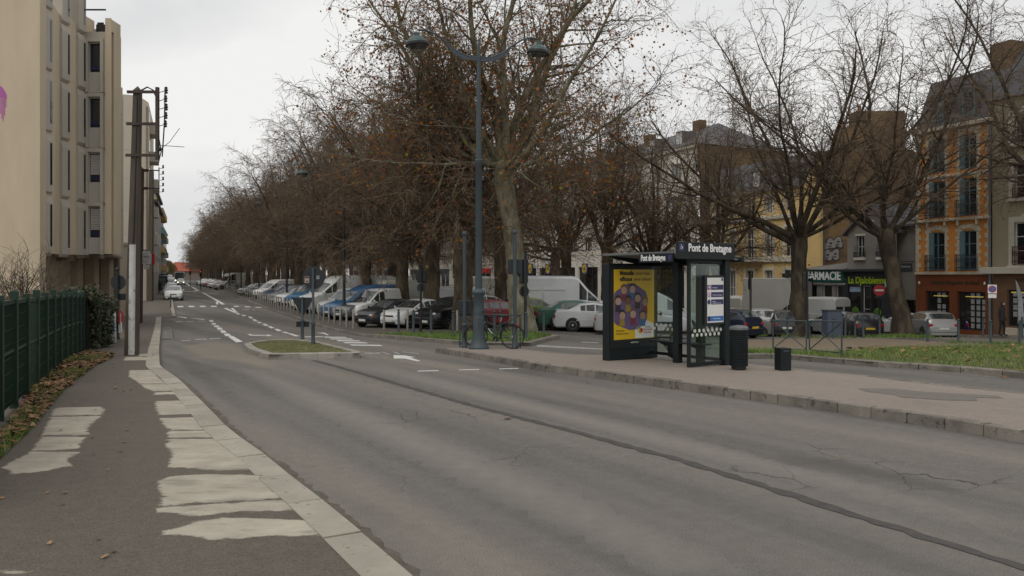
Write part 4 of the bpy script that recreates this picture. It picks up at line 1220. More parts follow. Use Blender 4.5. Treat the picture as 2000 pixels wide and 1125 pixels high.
# ---------------------------------------------------------------- litter bin, block and barriers on the island
q = P(1443, 722, .142)
bn = thing('litter_bin', 'dark ribbed litter bin beside the bus shelter end', 'litter bin', q, .5)
b = MB()
for i in range(20):
    z0 = .08 + i * .038
    b.lathe([(.175, z0), (.190, z0 + .006), (.190, z0 + .030), (.175, z0 + .036)], 20)
b.build('bin_body', M_green, bn, 40)
MB().lathe([(.12, 0), (.15, .02), (.15, .09)], 16).build('bin_foot', M_black, bn)
MB().lathe([(.197, .84), (.197, .88), (.165, .915), (.06, .93), (.02, .93)], 20).build('bin_lid', mat('bin_lid_grey', (.12, .125, .125), .5, .2), bn, 40)
q = P(1529, 723, .142)
bk = thing('bollard_block', 'short square dark block standing alone on the beige island', 'bollard', q, .25)
MB().bx(-.125, .125, -.125, .125, .0, .47, .012).build('block', M_green, bk)
MB().bx(-.06, .06, -.1265, -.125, .40, .43).build('label_plate', M_lampgreen, bk)

def tubeb(name, pts, r, m, parent, n=6): return MB().tube(pts, r, n).build(name, m, parent)
def barrier(p0, p1, label, h=1.0, group='crossed pedestrian barriers on the path'):
    a, c = Vector(p0), Vector(p1)
    d = (c.xy - a.xy); L = d.length
    t = thing('pedestrian_barrier', label, 'barrier', a, math.atan2(d.y, d.x), group)
    dz = c.z - a.z
    for x, z in ((0, 0), (L, dz)): MB().tube([(x, 0, z - .05), (x, 0, z + h)], .024, 8).build('post', M_lampgreen, t)
    tubeb('rail', [(0, 0, h - .02), (L, 0, dz + h - .02)], .022, M_lampgreen, t)
    tubeb('rail', [(0, 0, .10), (L, 0, dz + .10)], .018, M_lampgreen, t)
    tubeb('brace', [(.02, 0, .12), (L - .02, 0, dz + h - .05)], .015, M_lampgreen, t)
    tubeb('brace', [(.02, .03, h - .05), (L - .02, .03, dz + .12)], .015, M_lampgreen, t)
    return t
barrier(P(1510, 687, .12), P(1575, 690, .12), 'crossed grey barrier panel nearer the bus shelter on the sandy path', h=.98)
barrier(P(1581, 690, .12), P(1644, 696, .12), 'crossed grey barrier panel farther from the bus shelter beside the lawn', h=.98)
barrier(P(898, 678, .148), P(1016, 679, .148), 'crossed barrier that the bicycle leans on beside the tall lamp post', h=1.0, group=None)
barrier(P(1262, 697, .13), P(1310, 699, .13), 'crossed barrier panel seen through the shelter glass', h=.9, group=None)

# ---------------------------------------------------------------- lamp posts
def lamp_mesh():
    return (MB().lathe([(.06, .46), (.10, .44), (.10, .36), (.22, .30), (.33, .20), (.36, .14), (.36, .09), (.33, .08)], 20),
            MB().lathe([(.38, .06), (.38, .13), (.33, .14), (.33, .05)], 20),
            MB().lathe([(.32, .07), (.29, -.02), (.22, -.13), (.12, -.20), (.03, -.22)], 20))
M_lens = glass_mat('lamp_lens', (.80, .80, .78), .35)
def lantern(parent, loc, rx_=0.0):
    a, b, c = lamp_mesh()
    o = a.build('lantern', mat('lantern_teal', (.045, .080, .080), .45, .12, 3), parent, 40, loc=loc); o.rotation_euler = (0, rx_, 0); o.scale = (.9, .9, .95)
    b.build('lantern_rim', M_black, o, 40); c.build('lens', M_lens, o, 40)
q = P(935, 681, .148)
lp = thing('lamp_post', 'tall grey-green lamp post with two curved arms and bell lanterns', 'street lamp', q, R(14))
H_ = ZP(100, q.y) - q.z
MB().lathe([(.30, 0), (.30, .05), (.24, .12), (.20, .30), (.165, .50), (.165, .95), (.15, 1.0), (.165, 1.05), (.155, 1.1), (.15, 1.55), (.19, 1.6), (.20, 1.66), (.16, 1.70), (.105, 1.76)], 20).build('base', M_lampgreen, lp, 40)
MB().lathe([(.105, 1.74), (.095, H_ * .62), (.115, H_ * .62 + .03), (.115, H_ * .62 + .12), (.085, H_ * .62 + .15), (.055, H_ - .3), (.05, H_ + .05), (.03, H_ + .25), (.01, H_ + .45)], 16).build('pole', M_lampgreen, lp, 40)
MB().bx(-.05, .05, -.166, -.158, .60, .90).build('access_hatch', M_lampgreen, lp)
arm_m = mat('lamp_arm', (.045, .060, .075), .5, .1)
for s, dz in ((-1, .10), (1, .0)):
    pts = [(0, H_ - .18), (s * .35, H_ - .17), (s * .70, H_ - .02), (s * 1.0, H_ + .22), (s * 1.3, H_ + .42), (s * 1.58, H_ + .50), (s * 1.80, H_ + .49)]
    MB().tube([(x, 0, z) for x, z in pts], .028, 8).build('arm', arm_m, lp)
    MB().prism_y([(0, H_ - .30), (s * .45, H_ - .27), (s * .80, H_ - .08), (s * 1.0, H_ + .22), (s * .7, H_ - .02), (s * .35, H_ - .17), (0, H_ - .16)][::s], -.02, .02).build('arm_bracket', arm_m, lp)
    lantern(lp, (s * 1.80, 0, H_ - .02), s * .10)

lamps = [(672, 46.6), (560, 68), (506, 88), (471, 104), (448, 123), (430, 141), (415, 158)]
lm_names = ['beside the white vans', 'over the blue flat-fronted van', 'beyond the pale camper row'] + ['%s one past the camper row' % w for w in ('second', 'third', 'fourth', 'fifth')]
for (px, Y), w in zip(lamps, lm_names):
    q = PX(px, Y, .09)
    t = thing('street_lamp', 'slim dark street lamp with one long arm, ' + w, 'street lamp', q, R(180 - 24), 'single-arm lamps along the car park')
    h = 8.9
    MB().lathe([(.14, 0), (.14, .9), (.09, 1.0), (.075, 4.5), (.05, h)], 10).build('pole', M_black, t, 40)
    MB().tube([(0, 0, h - .25), (1.0, 0, h + .02), (2.0, 0, h + .16), (3.0, 0, h + .2)], [.035, .03, .026, .024], 6).build('arm', M_black, t)
    lantern(t, (3.0, 0, h - .28))

# ---------------------------------------------------------------- posts with sign backs and traffic lights
def sign_post(px, py, dz, h, r, label, cat='road sign', foot=True, m=None, ball=True):
    q = P(px, py, dz)
    t = thing('sign_post', label, cat, q)
    m = m or M_lampgreen
    prof = [(r * 1.9, 0), (r * 1.9, .04), (r * 1.5, .08), (r * 1.4, .62), (r * 1.75, .65), (r * 1.75, .70), (r, .74)] if foot else [(r, 0)]
    prof += [(r, h)]
    MB().lathe(prof, 14).build('post', m, t, 40)
    if ball: MB().ball((0, 0, h + r * 1.2), r * 1.5, 10).build('finial', m, t)
    return t
def disc(parent, z, rad, m, y=.06, name='sign_plate', n=28):
    o = MB().lathe([(rad, -.012), (rad, .012)], n, (0, 0, 0), 'y').build(name, m, parent, loc=(0, y, z))
    MB().bx(-.06, .06, -.035, -.012, -.10, -.06).build('clamp', M_lampgreen, o)
    return o
# round sign back with stickers on the traffic island
t = sign_post(611.5, 671.5, .14, ZP(523, 27) - P(611.5, 671.5, .14).z, .042, 'round sign back with stickers on the traffic island', ball=False)
hz = ZP(543, P(611.5, 671.5, .14).y) - t.location.z
d_ = disc(t, hz, .37, M_signback)
M_st1 = mat('sticker_pale', (.42, .30, .24), .6, .3, 30); M_st2 = mat('sticker_dark', (.05, .04, .045), .6, .2, 20)
MB().bx(-.29, -.14, -.0185, -.0125, -.16, .06).build('sticker', M_st1, d_)
MB().bx(-.28, -.15, -.0205, -.0187, -.005, .05).build('sticker_print', M_st2, d_)
MB().bx(-.25, -.17, -.0205, -.0187, -.13, -.09).build('sticker_print', M_st2, d_)
MB().bx(.09, .20, -.0185, -.0125, -.04, .08).build('sticker', mat('sticker_grey', (.22, .23, .24), .6, .4, 40), d_)
# triangular sign back
t = sign_post(590.5, 662.5, .14, 1.55, .04, 'triangular sign back with small plate on the traffic island', ball=False)
zt = ZP(581, t.location.y) - t.location.z
b = MB(); b._add([(-.42, .05, zt), (.42, .05, zt), (0, .05, zt - .72), (-.42, .075, zt), (.42, .075, zt), (0, .075, zt - .72)], [(0, 2, 1), (3, 4, 5), (0, 1, 4, 3), (1, 2, 5, 4), (2, 0, 3, 5)])
b.build('sign_plate', M_signback, t)
MB().bx(-.24, .24, .05, .07, zt - 1.08, zt - .88, .008).build('supplement_plate', M_black, t)
# left pavement sign
q = P(229, 660, .12)
t = sign_post(229, 662, .12, ZP(548, q.y) - q.z + .35, .05, 'round sign back on a ball-topped post beside the ivy hedge', m=M_black)
hh = ZP(552, q.y) - q.z
disc(t, hh, .28, M_signback, .07)
MB().bx(.0, .30, .05, .08, hh - .66, hh - .42, .01).build('supplement_plate', M_black, t)
# tall posts at the island tip
def signal_back(parent, z0, z1, w, y=.1, name='signal_housing'):
    o = MB().bx(-w / 2, w / 2, y - .05, y + .10, z0, z1, .04).build(name, M_black, parent)
    return o
t = sign_post(907.5, 679, .148, 3.35, .055, 'thin ball-topped post at the island tip, left of the tall lamp', cat='sign post')
MB().bx(-.20, .20, .06, .12, .98, 1.42, .02).build('control_box', M_signback, t)
t = sign_post(1005.5, 681, .148, 3.35, .055, 'ball-topped post with a square sign back beside the bicycle', cat='sign post')
zz0 = ZP(535, t.location.y) - t.location.z; zz1 = ZP(506, t.location.y) - t.location.z
MB().bx(-.21, .21, .06, .10, zz0, zz1, .03).build('sign_plate', M_signback, t)
# traffic light seen from behind, by the big tree
q = P(1026, 661, .14)
t = thing('traffic_light', 'traffic light seen from behind against the pale trunk', 'traffic light', q, .5)
MB().lathe([(.06, 0), (.06, 3.2)], 12).build('post', M_black, t, 40)
signal_back(t, 2.05, 2.95, .34); 
MB().lathe([(.27, .2), (.27, .215)], 8, (0, 0, 2.5), 'y').build('backing_board', M_black, t)
MB().lathe([(.20, -.02), (.20, .03)], 16, (.02, .12, 1.75), 'y').build('sign_plate', M_signback, t)
q = P(822, 648, .1)
t = thing('traffic_light', 'dark traffic light back with a round plate in front of the black hatchback', 'traffic light', q, -.2)
MB().lathe([(.075, 0), (.055, .5), (.045, 2.95)], 12).build('post', M_black, t, 40)
MB().bx(-.22, .22, .06, .22, 2.20, 2.78, .05).build('signal_housing', M_black, t)
MB().lathe([(.19, -.015), (.19, .015)], 18, (-.02, .08, 1.98), 'y').build('sign_plate', M_signback, t)
MB().ball((0, 0, 2.98), .07).build('finial', M_black, t)
q = P(1466, 657, .05)
t = thing('sign_post', 'dark post with a side-on round sign behind the shelter', 'road sign', q, R(65))
MB().lathe([(.09, 0), (.09, .4), (.06, .45), (.055, 3.2)], 12).build('post', M_black, t, 40)
disc(t, 2.75, .33, M_signback, .08)
q = P(1577, 662, .1)
t = thing('traffic_light', 'dark slim traffic light post beside the trunk before the pharmacy', 'traffic light', q, R(60))
MB().lathe([(.07, 0), (.05, .6), (.045, 3.3)], 12).build('post', M_black, t, 40)
MB().bx(-.10, .10, .05, .22, 2.3, 3.15, .04).build('signal_housing', M_black, t)
# small far signals with lit lenses
def lit(name, col, e): return mat(name, col, .4, 0, emis=e)
for px, Y, c, nm, zc in [(888, 66, (.08, .9, .6), 'far green traffic light seen between two trunks', 2.9), (371.5, 150, (.95, .06, .03), 'far red traffic light beyond the bus', 2.9), (392, 128, (.7, .08, .05), 'far red traffic light near the end of the car park', 2.6)]:
    q = PX(px, Y, .05)
    t = thing('traffic_light', nm, 'traffic light', q, 0)
    MB().lathe([(.06, 0), (.05, zc + .6)], 8).build('post', M_black, t)
    MB().bx(-.16, .16, -.12, .12, zc - .55, zc + .55, .03).build('signal_housing', M_black, t)
    MB().lathe([(.10, -.02), (.10, .02)], 12, (0, -.14, zc + (.3 if c[0] > .5 else -.3)), 'y').build('signal_lens', lit('lens_' + str(px), c, .7), t)

# utility cabinets
q = P(1625, 657, .1)
t = thing('utility_cabinet', 'blue-grey utility cabinet beside the trunk before the pharmacy', 'cabinet', q, .25)
MB().bx(-.42, .42, -.25, .25, .0, 1.28, .02).build('cabinet_body', mat('cabinet_slate', (.07, .085, .12), .55, .15, 3), t)
MB().bx(-.45, .45, -.28, .28, 1.28, 1.33, .01).build('cabinet_top', M_lampgreen, t)
MB().bx(.421, .424, -.22, .2, .5, 1.2).build('poster', M_blue, t)

# ---------------------------------------------------------------- bollards
def bollard_mesh(h, r, ballt):
    b = MB()
    if ballt:
        b.lathe([(r * 1.25, 0), (r * 1.25, .05), (r, .09), (r, h - .16), (r * 1.2, h - .15), (r * 1.2, h - .11), (r * .6, h - .10), (r * .6, h - .08)], 12); b.ball((0, 0, h - .03), r * 1.05, 10)
    else:
        b.lathe([(r, 0), (r, h - .01), (r * .9, h)], 12)
    return b
me_steel = bollard_mesh(.95, .055, False).mesh('bollard', M_steel, 40)
me_dark = bollard_mesh(1.0, .052, True).mesh('bollard', M_lampgreen, 40)
def boll(me, pos, label, group):
    o = link('bollard', me, None, pos)
    return tag(o, label, 'bollard', group)
steel_px = [(690, 641.5), (674.5, 638.6), (660, 635.2), (646, 632), (634, 629), (622.6, 626.5), (600.6, 619.5), (583, 614.8), (574.7, 612), (567.4, 609.7), (560, 607.5)]
ba = P(690, 641.5, .1); bb = P(560, 607.5, .1)
bdir = (bb.xy - ba.xy).normalized()
i = 0
sp_ = 1.42
pos_ = ba.xy.copy()
while pos_.y < 118:
    boll(me_steel, (pos_.x, pos_.y, g(pos_.x, pos_.y) + .09), 'steel bollard of the car park kerb row, %s from the corner' % ordw(i), 'steel bollards along the car park')
    pos_ = pos_ + (bdir if pos_.y < 60 else FAR_DIR) * sp_; i += 1
    if pos_.y > 75: sp_ = 2.6
for (px, py, w) in [(750, 644, 'in front of the white hatchback'), (796, 643.5, 'between white and black hatchbacks'), (893, 646, 'behind the control box post')]:
    boll(me_steel, P(px, py, .1), 'single steel bollard ' + w, 'steel bollards at the corner')
for j, (px, py) in enumerate([(778.5, 649.8), (807.5, 652.8), (842, 653), (885, 656), (966, 657), (977, 656), (1028, 664), (1062, 651)]):
    boll(me_dark, P(px, py, .12), 'dark ball-topped bollard on the corner lawn, %s from the road end' % ordw(j), 'dark bollards on the corner lawn')
for j, (px, py) in enumerate([(1457, 656), (1480, 656.5), (1538, 657), (1628, 662), (1651, 661), (1670, 660), (1686, 661), (1718, 659), (1812, 668), (1872, 668), (1935, 672), (1992, 673), (1920, 657), (1996, 660)]):
    boll(me_dark, P(px, py, .1), 'dark ball-topped bollard facing the shops, %s from the shelter' % ordw(j), 'dark bollards on the shop side')
for px, py, w in [(333.5, 600, 'at the tip of the left pavement before the white car'), (1264, 694, 'seen through the shelter glass')]:
    boll(me_dark, P(px, py, .12), 'lone dark bollard ' + w, 'lone bollards')

# ---------------------------------------------------------------- bicycle leaning on the barrier
q = P(965, 681, .148)
bc = thing('bicycle', 'black city bicycle parked against the barrier beside the tall lamp post', 'bicycle', q, R(-8))
M_bk = mat('bicycle_black', (.016, .016, .018), .4, .1); M_bw = mat('bicycle_decal', (.55, .56, .58), .4, .1)
def wheel_bike(x):
    b = MB(); n = 28; rr = .335
    b.tube([(rr * math.cos(2 * math.pi * k / n), 0, rr * math.sin(2 * math.pi * k / n)) for k in range(n + 1)], .02, 6, False)
    o = b.build('wheel', M_rubber, bc, loc=(x, 0, rr + .02))
    s = MB()
    for k in range(14):
        a = math.pi * 2 * k / 14
        s.tube([(0, .02 * (-1) ** k, 0), (rr * .95 * math.cos(a), 0, rr * .95 * math.sin(a))], .003, 3, False)
    s.tube([(0, -.05, 0), (0, .05, 0)], .022, 8)
    so_ = s.build('spokes', M_steel, o)
    f = MB(); f.tube([((rr + .03) * math.cos(R(a)), 0, (rr + .03) * math.sin(R(a))) for a in range(20, 200, 12)], .014, 4); f.build('mudguard', M_bk, o)
    return o
wheel_bike(-.54); wheel_bike(.54)
Z0 = .355
hd = (-.38, 0, .86); bb_ = (.06, 0, .29); st_ = (.22, 0, .84); rh = (.54, 0, Z0); fh = (-.54, 0, Z0)
tubeb('frame', [(-.37, 0, .78), bb_], .02, M_bk, bc, 8); tubeb('frame', [(-.36, 0, .84), (.17, 0, .62)], .016, M_bk, bc, 8); tubeb('frame', [bb_, (.20, 0, .80)], .017, M_bk, bc, 8)
tubeb('frame', [(.16, .03, .64), (.54, .05, Z0)], .01, M_bk, bc); tubeb('frame', [(.06, .04, .29), (.54, .05, Z0)], .01, M_bk, bc)
tubeb('fork', [(-.35, 0, .92), (-.42, 0, .66), (-.50, .05, .45), fh], .015, M_bk, bc); tubeb('fork', [(-.42, 0, .66), (-.50, -.05, .45), fh], .015, M_bk, bc)
tubeb('stem', [(-.36, 0, .86), (-.32, 0, 1.06)], .016, M_chrome, bc)
tubeb('handlebar', [(-.18, -.29, 1.07), (-.30, -.20, 1.10), (-.36, 0, 1.07), (-.30, .20, 1.10), (-.18, .29, 1.07)], .013, M_bk, bc)
tubeb('seat_post', [(.19, 0, .78), (.235, 0, .93)], .013, M_chrome, bc)
MB().ball((.26, 0, .965), .14, 10, (1.0, .55, .3)).build('saddle', M_bk, bc, 50)
MB().lathe([(.09, -.006), (.09, .006)], 16, (.06, -.05, .29), 'y').build('chainring', M_bk, bc)
tubeb('crank', [(.06, -.06, .29), (.0, -.07, .14)], .01, M_steel, bc); MB().bx(-.05, .05, -.14, -.06, .125, .15).build('pedal', M_bk, bc)
tubeb('rack', [(.24, .05, .74), (.66, .06, .73)], .008, M_bk, bc); tubeb('rack', [(.24, -.05, .74), (.66, -.06, .73)], .008, M_bk, bc)
MB().bx(.68, .72, -.05, .05, .66, .74, .01).build('rear_light', M_red, bc)
MB().ball((-.47, 0, .88), .05).build('headlamp', M_steel, bc)
MB().tube([(-.17, -.021, .59), (-.05, -.021, .44)], .012, 6).build('decal', M_bw, bc)

# ---------------------------------------------------------------- utility poles at left
M_conc = mat('old_concrete_pole', (.080, .064, .047), .9, .30, 2.5, bump=.3, bscale=20, stretch=(3, 3, .5))
M_rust = mat('rusty_iron', (.055, .036, .028), .8, .35, 6)
q = P(257, 693, .12)
up = thing('utility_pole', 'tall leaning concrete utility pole with rusty frame and white guard pipe', 'utility pole', q)
Ht = ZP(168, q.y) - q.z
lx = (270 - 258) / F * q.y
b = MB()
def rect_pole(w0, w1, d0, d1, H, lx):
    b = MB()
    v = [(-w0, -d0, -.1), (w0, -d0, -.1), (w0, d0, -.1), (-w0, d0, -.1), (lx - w1, -d1, H), (lx + w1, -d1, H), (lx + w1, d1, H), (lx - w1, d1, H), (lx, 0, H + .12)]
    b._add(v, [(0, 1, 5, 4), (1, 2, 6, 5), (2, 3, 7, 6), (3, 0, 4, 7), (4, 5, 8), (5, 6, 8), (6, 7, 8), (7, 4, 8)])
    return b
rect_pole(.135, .080, .15, .09, Ht - .12, lx).build('pole', M_conc, up)
MB().tube([(.09, -.20, .02), (.12, -.195, 2.9)], .080, 14).build('guard_pipe', mat('white_guard_pipe', (.50, .49, .46), .6, .15, 3, spot=(7, .6, (.25, .24, .22))), up)
MB().tube([(.11, -.17, 2.8), (lx * .6 + .05, -.13, Ht * .6), (lx + .03, -.10, Ht - .3)], .018, 6).build('cable_riser', M_black, up)
def cross(z, x1, nm='bracket'):
    xx = lx * z / Ht
    MB().bx(xx - .22, x1, -.14, -.08, z - .035, z + .035).build(nm, M_rust, up)
zb = [Ht - .18, Ht - .18 - (242 - 180) / F * q.y, Ht - .18 - (303 - 180) / F * q.y]
xf = (312 - 258) / F * q.y
for z in zb: cross(z, xf)
MB().bx(xf - .04, xf + .04, -.15, -.07, zb[2] - .12, zb[0] + .12).build('bracket', M_rust, up)
MB().tube([(lx + .1, -.1, zb[0] + .02), (lx + .3, -.1, zb[0] + .13), (xf - .12, -.1, zb[0] + .05), (xf, -.1, zb[0] - .2)], .02, 6).build('cable', M_black, up)
xi = (327 - 258) / F * q.y
for k in range(5):
    z = zb[0] + .02 - k * .22
    MB().tube([(xf, -.11, z - .05), (xi - .03, -.11, z)], .010, 4).build('insulator_arm', M_rust, up)
    MB().lathe([(.02, -.09), (.05, -.07), (.03, -.02), (.055, 0), (.03, .05), (.045, .07), (.01, .1)], 8, (xi + random.uniform(-.03, .03), -.11, z + .02)).build('insulator', M_black, up)
MB().tube([(xi, -.11, zb[0] + .1), (xi - .02, -.1, zb[0] - .8), (xi - .08, -.1, zb[0] - 1.7)], .018, 5).build('cable', M_black, up)
MB().tube([(xf + .02, -.11, zb[0] - 1.9), (xf + .1, -.11, zb[0] - 1.55), (xf - .02, -.1, zb[0] - .9)], .014, 5).build('cable', M_black, up)
zc = ZP(285, q.y) - q.z
MB().tube([(xf, -.11, zc), (xf + .3, -.12, zc - .02), ((367 - 258) / F * q.y, -.2, zc - .06)], .008, 4).build('cable', M_black, up)
MB().tube([((317 - 258) / F * q.y, -.1, zc - .1), ((335 - 258) / F * q.y, -.1, zc + .08), ((358 - 258) / F * q.y, -.2, ZP(253, q.y) - q.z)], .008, 4).build('cable', M_black, up)
MB().ball(((316 - 258) / F * q.y, -.1, zc - .1), .06).build('cable_clamp', M_black, up)

q = P(271, 630, .12)
up = thing('utility_pole', 'dark iron utility pole with two arms and five insulators', 'utility pole', q)
Ht = ZP(330, q.y) - q.z; lx = (277 - 271) / F * q.y; k_ = q.y / F
rect_pole(.15, .09, .15, .1, Ht, lx).build('pole', M_rust, up)
for py in (333, 368):
    z = ZP(py, q.y) - q.z
    MB().bx(lx, 41 * k_, -.05, .0, z - .03, z + .03).build('bracket', M_rust, up)
    MB().bx(lx + .05, lx + .35, -.07, .02, z - .07, z + .07).build('clamp', M_rust, up)
MB().bx(40 * k_ - .02, 40 * k_ + .02, -.05, -.01, ZP(378, q.y) - q.z, ZP(327, q.y) - q.z).build('bracket', M_rust, up)
for j in range(5):
    z = ZP(329 + j * 11.5, q.y) - q.z
    MB().bx(40 * k_, 47 * k_, -.04, -.02, z - .012, z + .012).build('insulator_arm', M_rust, up)
    MB().lathe([(.03, 0), (.06, .03), (.04, .1), (.055, .15), (.01, .2)], 8, (48 * k_, -.03, z)).build('insulator', M_black, up)
q = P(293, 588, .12)
up = thing('utility_pole', 'farther grey concrete utility pole by the house wall', 'utility pole', q)
rect_pole(.24, .16, .2, .15, ZP(335, q.y) - q.z, 0.15).build('pole', M_conc, up)
# hanging shop signs on the left wall
M_sgrey = mat('signboard_grey', (.44, .44, .43), .5, .06)
q = PX(281, 44)
t = thing('hanging_sign', 'pale square hanging sign with thin heart drawing beside the second pole', 'sign', (q.x, q.y, ZP(516, 44)))
k_ = 44 / F
MB().bx(-12 * k_, 12 * k_, -.05, .05, 0, 25 * k_, .01).build('sign_box', M_sgrey, t)
MB().tube([(-.15, 0, 25 * k_), (-.12, 0, 27.5 * k_), (.12, 0, 27.5 * k_), (.15, 0, 25 * k_)], .035, 6).build('sign_bracket', M_black, t)
text('Alyette', .21, (0.03, -.053, .42), (HP, 0, 0), M_signback, t, ext=.001)
text('restaurant', .07, (0.06, -.053, .15), (HP, 0, 0), M_signback, t, ext=.001)
MB().tube([(.0, -.055, .20), (-.24, -.055, .42), (-.20, -.055, .58), (-.06, -.055, .56), (.0, -.055, .50)], .006, 4).build('sign_drawing', M_signback, t)
q = PX(297, 47)
t = thing('hanging_sign', 'small red and white hanging sign behind the pale heart sign', 'sign', (q.x, q.y, ZP(517, 47)))
MB().bx(-.12, .0, -.05, .05, .05, .65, .01).build('sign_box', M_sgrey, t)
MB().bx(.0, .14, -.07, .07, 0, .70, .03).build('sign_face', M_red, t)
q = PX(286, 50)
t = thing('hanging_sign', 'small white sign under the pale heart sign', 'sign', (q.x, q.y, ZP(526, 50)))
MB().bx(-.16, .16, -.03, .03, 0, .26, .01).build('sign_box', M_sgrey, t)
MB().bx(-.30, .1, -.02, .02, .26, .29).build('sign_bracket', M_black, t)
# roadworks signs leaning in the ivy
q = P(219, 668, .12)
t = thing('roadworks_sign', 'white roadworks panel with blue arrow leaning behind the sign post', 'road sign', q, -.1)
MB()._add([(-.05, 0, 0), (.14, 0, 0), (.04, .12, 1.05), (-.13, .12, 1.0), (-.05, .03, 0), (.14, .03, 0), (.04, .15, 1.05), (-.13, .15, 1.0)], [(0, 1, 2, 3), (4, 7, 6, 5), (0, 3, 7, 4), (1, 5, 6, 2), (3, 2, 6, 7)]).build('panel', M_white, t)
MB()._add([(-.09, .02, .30), (.05, .02, .30), (.02, .075, .78), (-.1, .08, .78)], [(0, 1, 2, 3)]).build('arrow', M_blue, t)
q = P(231, 668, .12)
t = thing('roadworks_sign', 'red and white curved roadworks panel behind the sign post', 'road sign', q, .1)
MB().bx(-.04, .08, .1, .14, .3, 1.0, .03).build('panel', M_white, t)
MB().tube([(.0, .09, .62), (.0, .09, 1.0), (.05, .09, 1.08), (.1, .09, 1.0), (.1, .09, .7)], .03, 6).build('rim', M_red, t)

# ---------------------------------------------------------------- green fence, hedge, shrub
M_fence = mat('fence_green', (.004, .026, .013), .45, .2, 3)
M_mesh = mat('fence_screen', (.005, .019, .010), .7, .25, 6)
M_wood = mat('weathered_board', (.16, .12, .075), .85, .3, 4, stretch=(1, 1, .2))
f0 = P(71, 758, .12).xy; fd = Vector((-.45, 1)).normalized()
ft = thing('mesh_fence', 'dark green mesh panel fence with square posts along the pavement', 'fence', (f0.x, f0.y, g(f0.x, f0.y) + .115), math.atan2(fd.y, fd.x))
ht = [1.62, 1.66, 1.60, 1.62, 1.62, 1.50, 1.62, 1.58, 1.62]
xs_ = [-8.6, -7.3, -6.0, -4.8, -3.6, -2.4, -1.2, 0, 1.25, 2.5, 3.75, 5.0, 6.2, 7.4, 8.6, 9.8, 11.0, 12.2]
def fz(x): 
    w = f0 + fd * x
    return g(w.x, w.y) - g(f0.x, f0.y)
for i, x in enumerate(xs_):
    MB().bx(x - .05, x + .05, -.05, .05, fz(x) - .1, fz(x) + 1.64 + .05 * (i % 2), .006).build('post', M_fence, ft)
for i, (x0, x1) in enumerate(zip(xs_, xs_[1:])):
    z = fz((x0 + x1) / 2)
    b = MB()
    n = 18
    for k in range(n + 1):
        x = x0 + .05 + (x1 - x0 - .1) * k / n
        b.bx(x - .004, x + .004, -.004, .004, z + .08, z + 1.56)
    for zz_ in np.arange(.15, 1.5, .2): b.bx(x0 + .05, x1 - .05, -.009, -.004, z + zz_ - .004, z + zz_ + .004)
    pn = b.build('mesh_panel', M_fence, ft); pn['kind'] = 'stuff'
    MB().bx(x0 + .05, x1 - .05, -.02, .02, z + 1.50, z + 1.56).build('rail', M_fence, ft)
    MB().bx(x0 + .05, x1 - .05, -.02, .02, z + .82, z + .86).build('rail', M_fence, ft)
    if i not in (6,): MB().bx(x0 + .05, x1 - .05, .025, .03, z + .06, z + 1.52).build('screen', M_mesh, ft)

def leaf_cloud(n, fn, size, seed):
    rg = np.random.default_rng(seed)
    return np.array([fn(rg) for _ in range(n)]), rg
M_ivy1 = mat('ivy_dark', (.022, .036, .012), .5, .4, 3); M_ivy2 = mat('ivy_mid', (.045, .060, .02), .5, .4, 3); M_ivy3 = mat('ivy_brown', (.075, .055, .03), .8, .3, 3)
h0 = f0 + fd * 10.6; h1 = f0 + fd * 16
hg = thing('ivy_hedge', 'dark ivy-covered hedge at the far end of the green fence', 'hedge', (h0.x, h0.y, g(h0.x, h0.y) + .1), math.atan2(fd.y, fd.x))
def ivyp(r):
    x = r.uniform(0, 6.4); top = 1.55 + .16 * math.sin(x * 2.2) + .15 * math.sin(x * 5.1)
    s = r.uniform(0, 1)
    if s < .75: return (x, -.32 + r.normal(0, .09) + .12 * math.sin(x * 3), r.uniform(0, 1) ** .8 * top - .4 * x / 6.4)
    return (x, r.uniform(-.35, .5), top + r.normal(0, .07) - .4 * x / 6.4)
pos, rg_ = leaf_cloud(11000, ivyp, .07, 41)
link('foliage', leaves_mesh('foliage', pos, .085, [M_ivy1, M_ivy2, M_ivy1, M_ivy3], rg_), hg)['kind'] = 'stuff'
b = MB()
for i in range(40):
    x = random.uniform(.1, 6.2); pts = [(x, -.1, 0)]
    for k in range(4): pts.append((pts[-1][0] + random.gauss(0, .12), pts[-1][1] + random.gauss(0, .05), (k + 1) * .42))
    b.tube(pts, .012, 4)
b.build('stems', mat('ivy_stem', (.06, .045, .03), .9, .2), hg)
MB().bx(0, 6.2, -.12, .4, -.4, 1.2).build('hedge_core', mat('hedge_core', (.012, .014, .008), .95, .3, 5), hg)
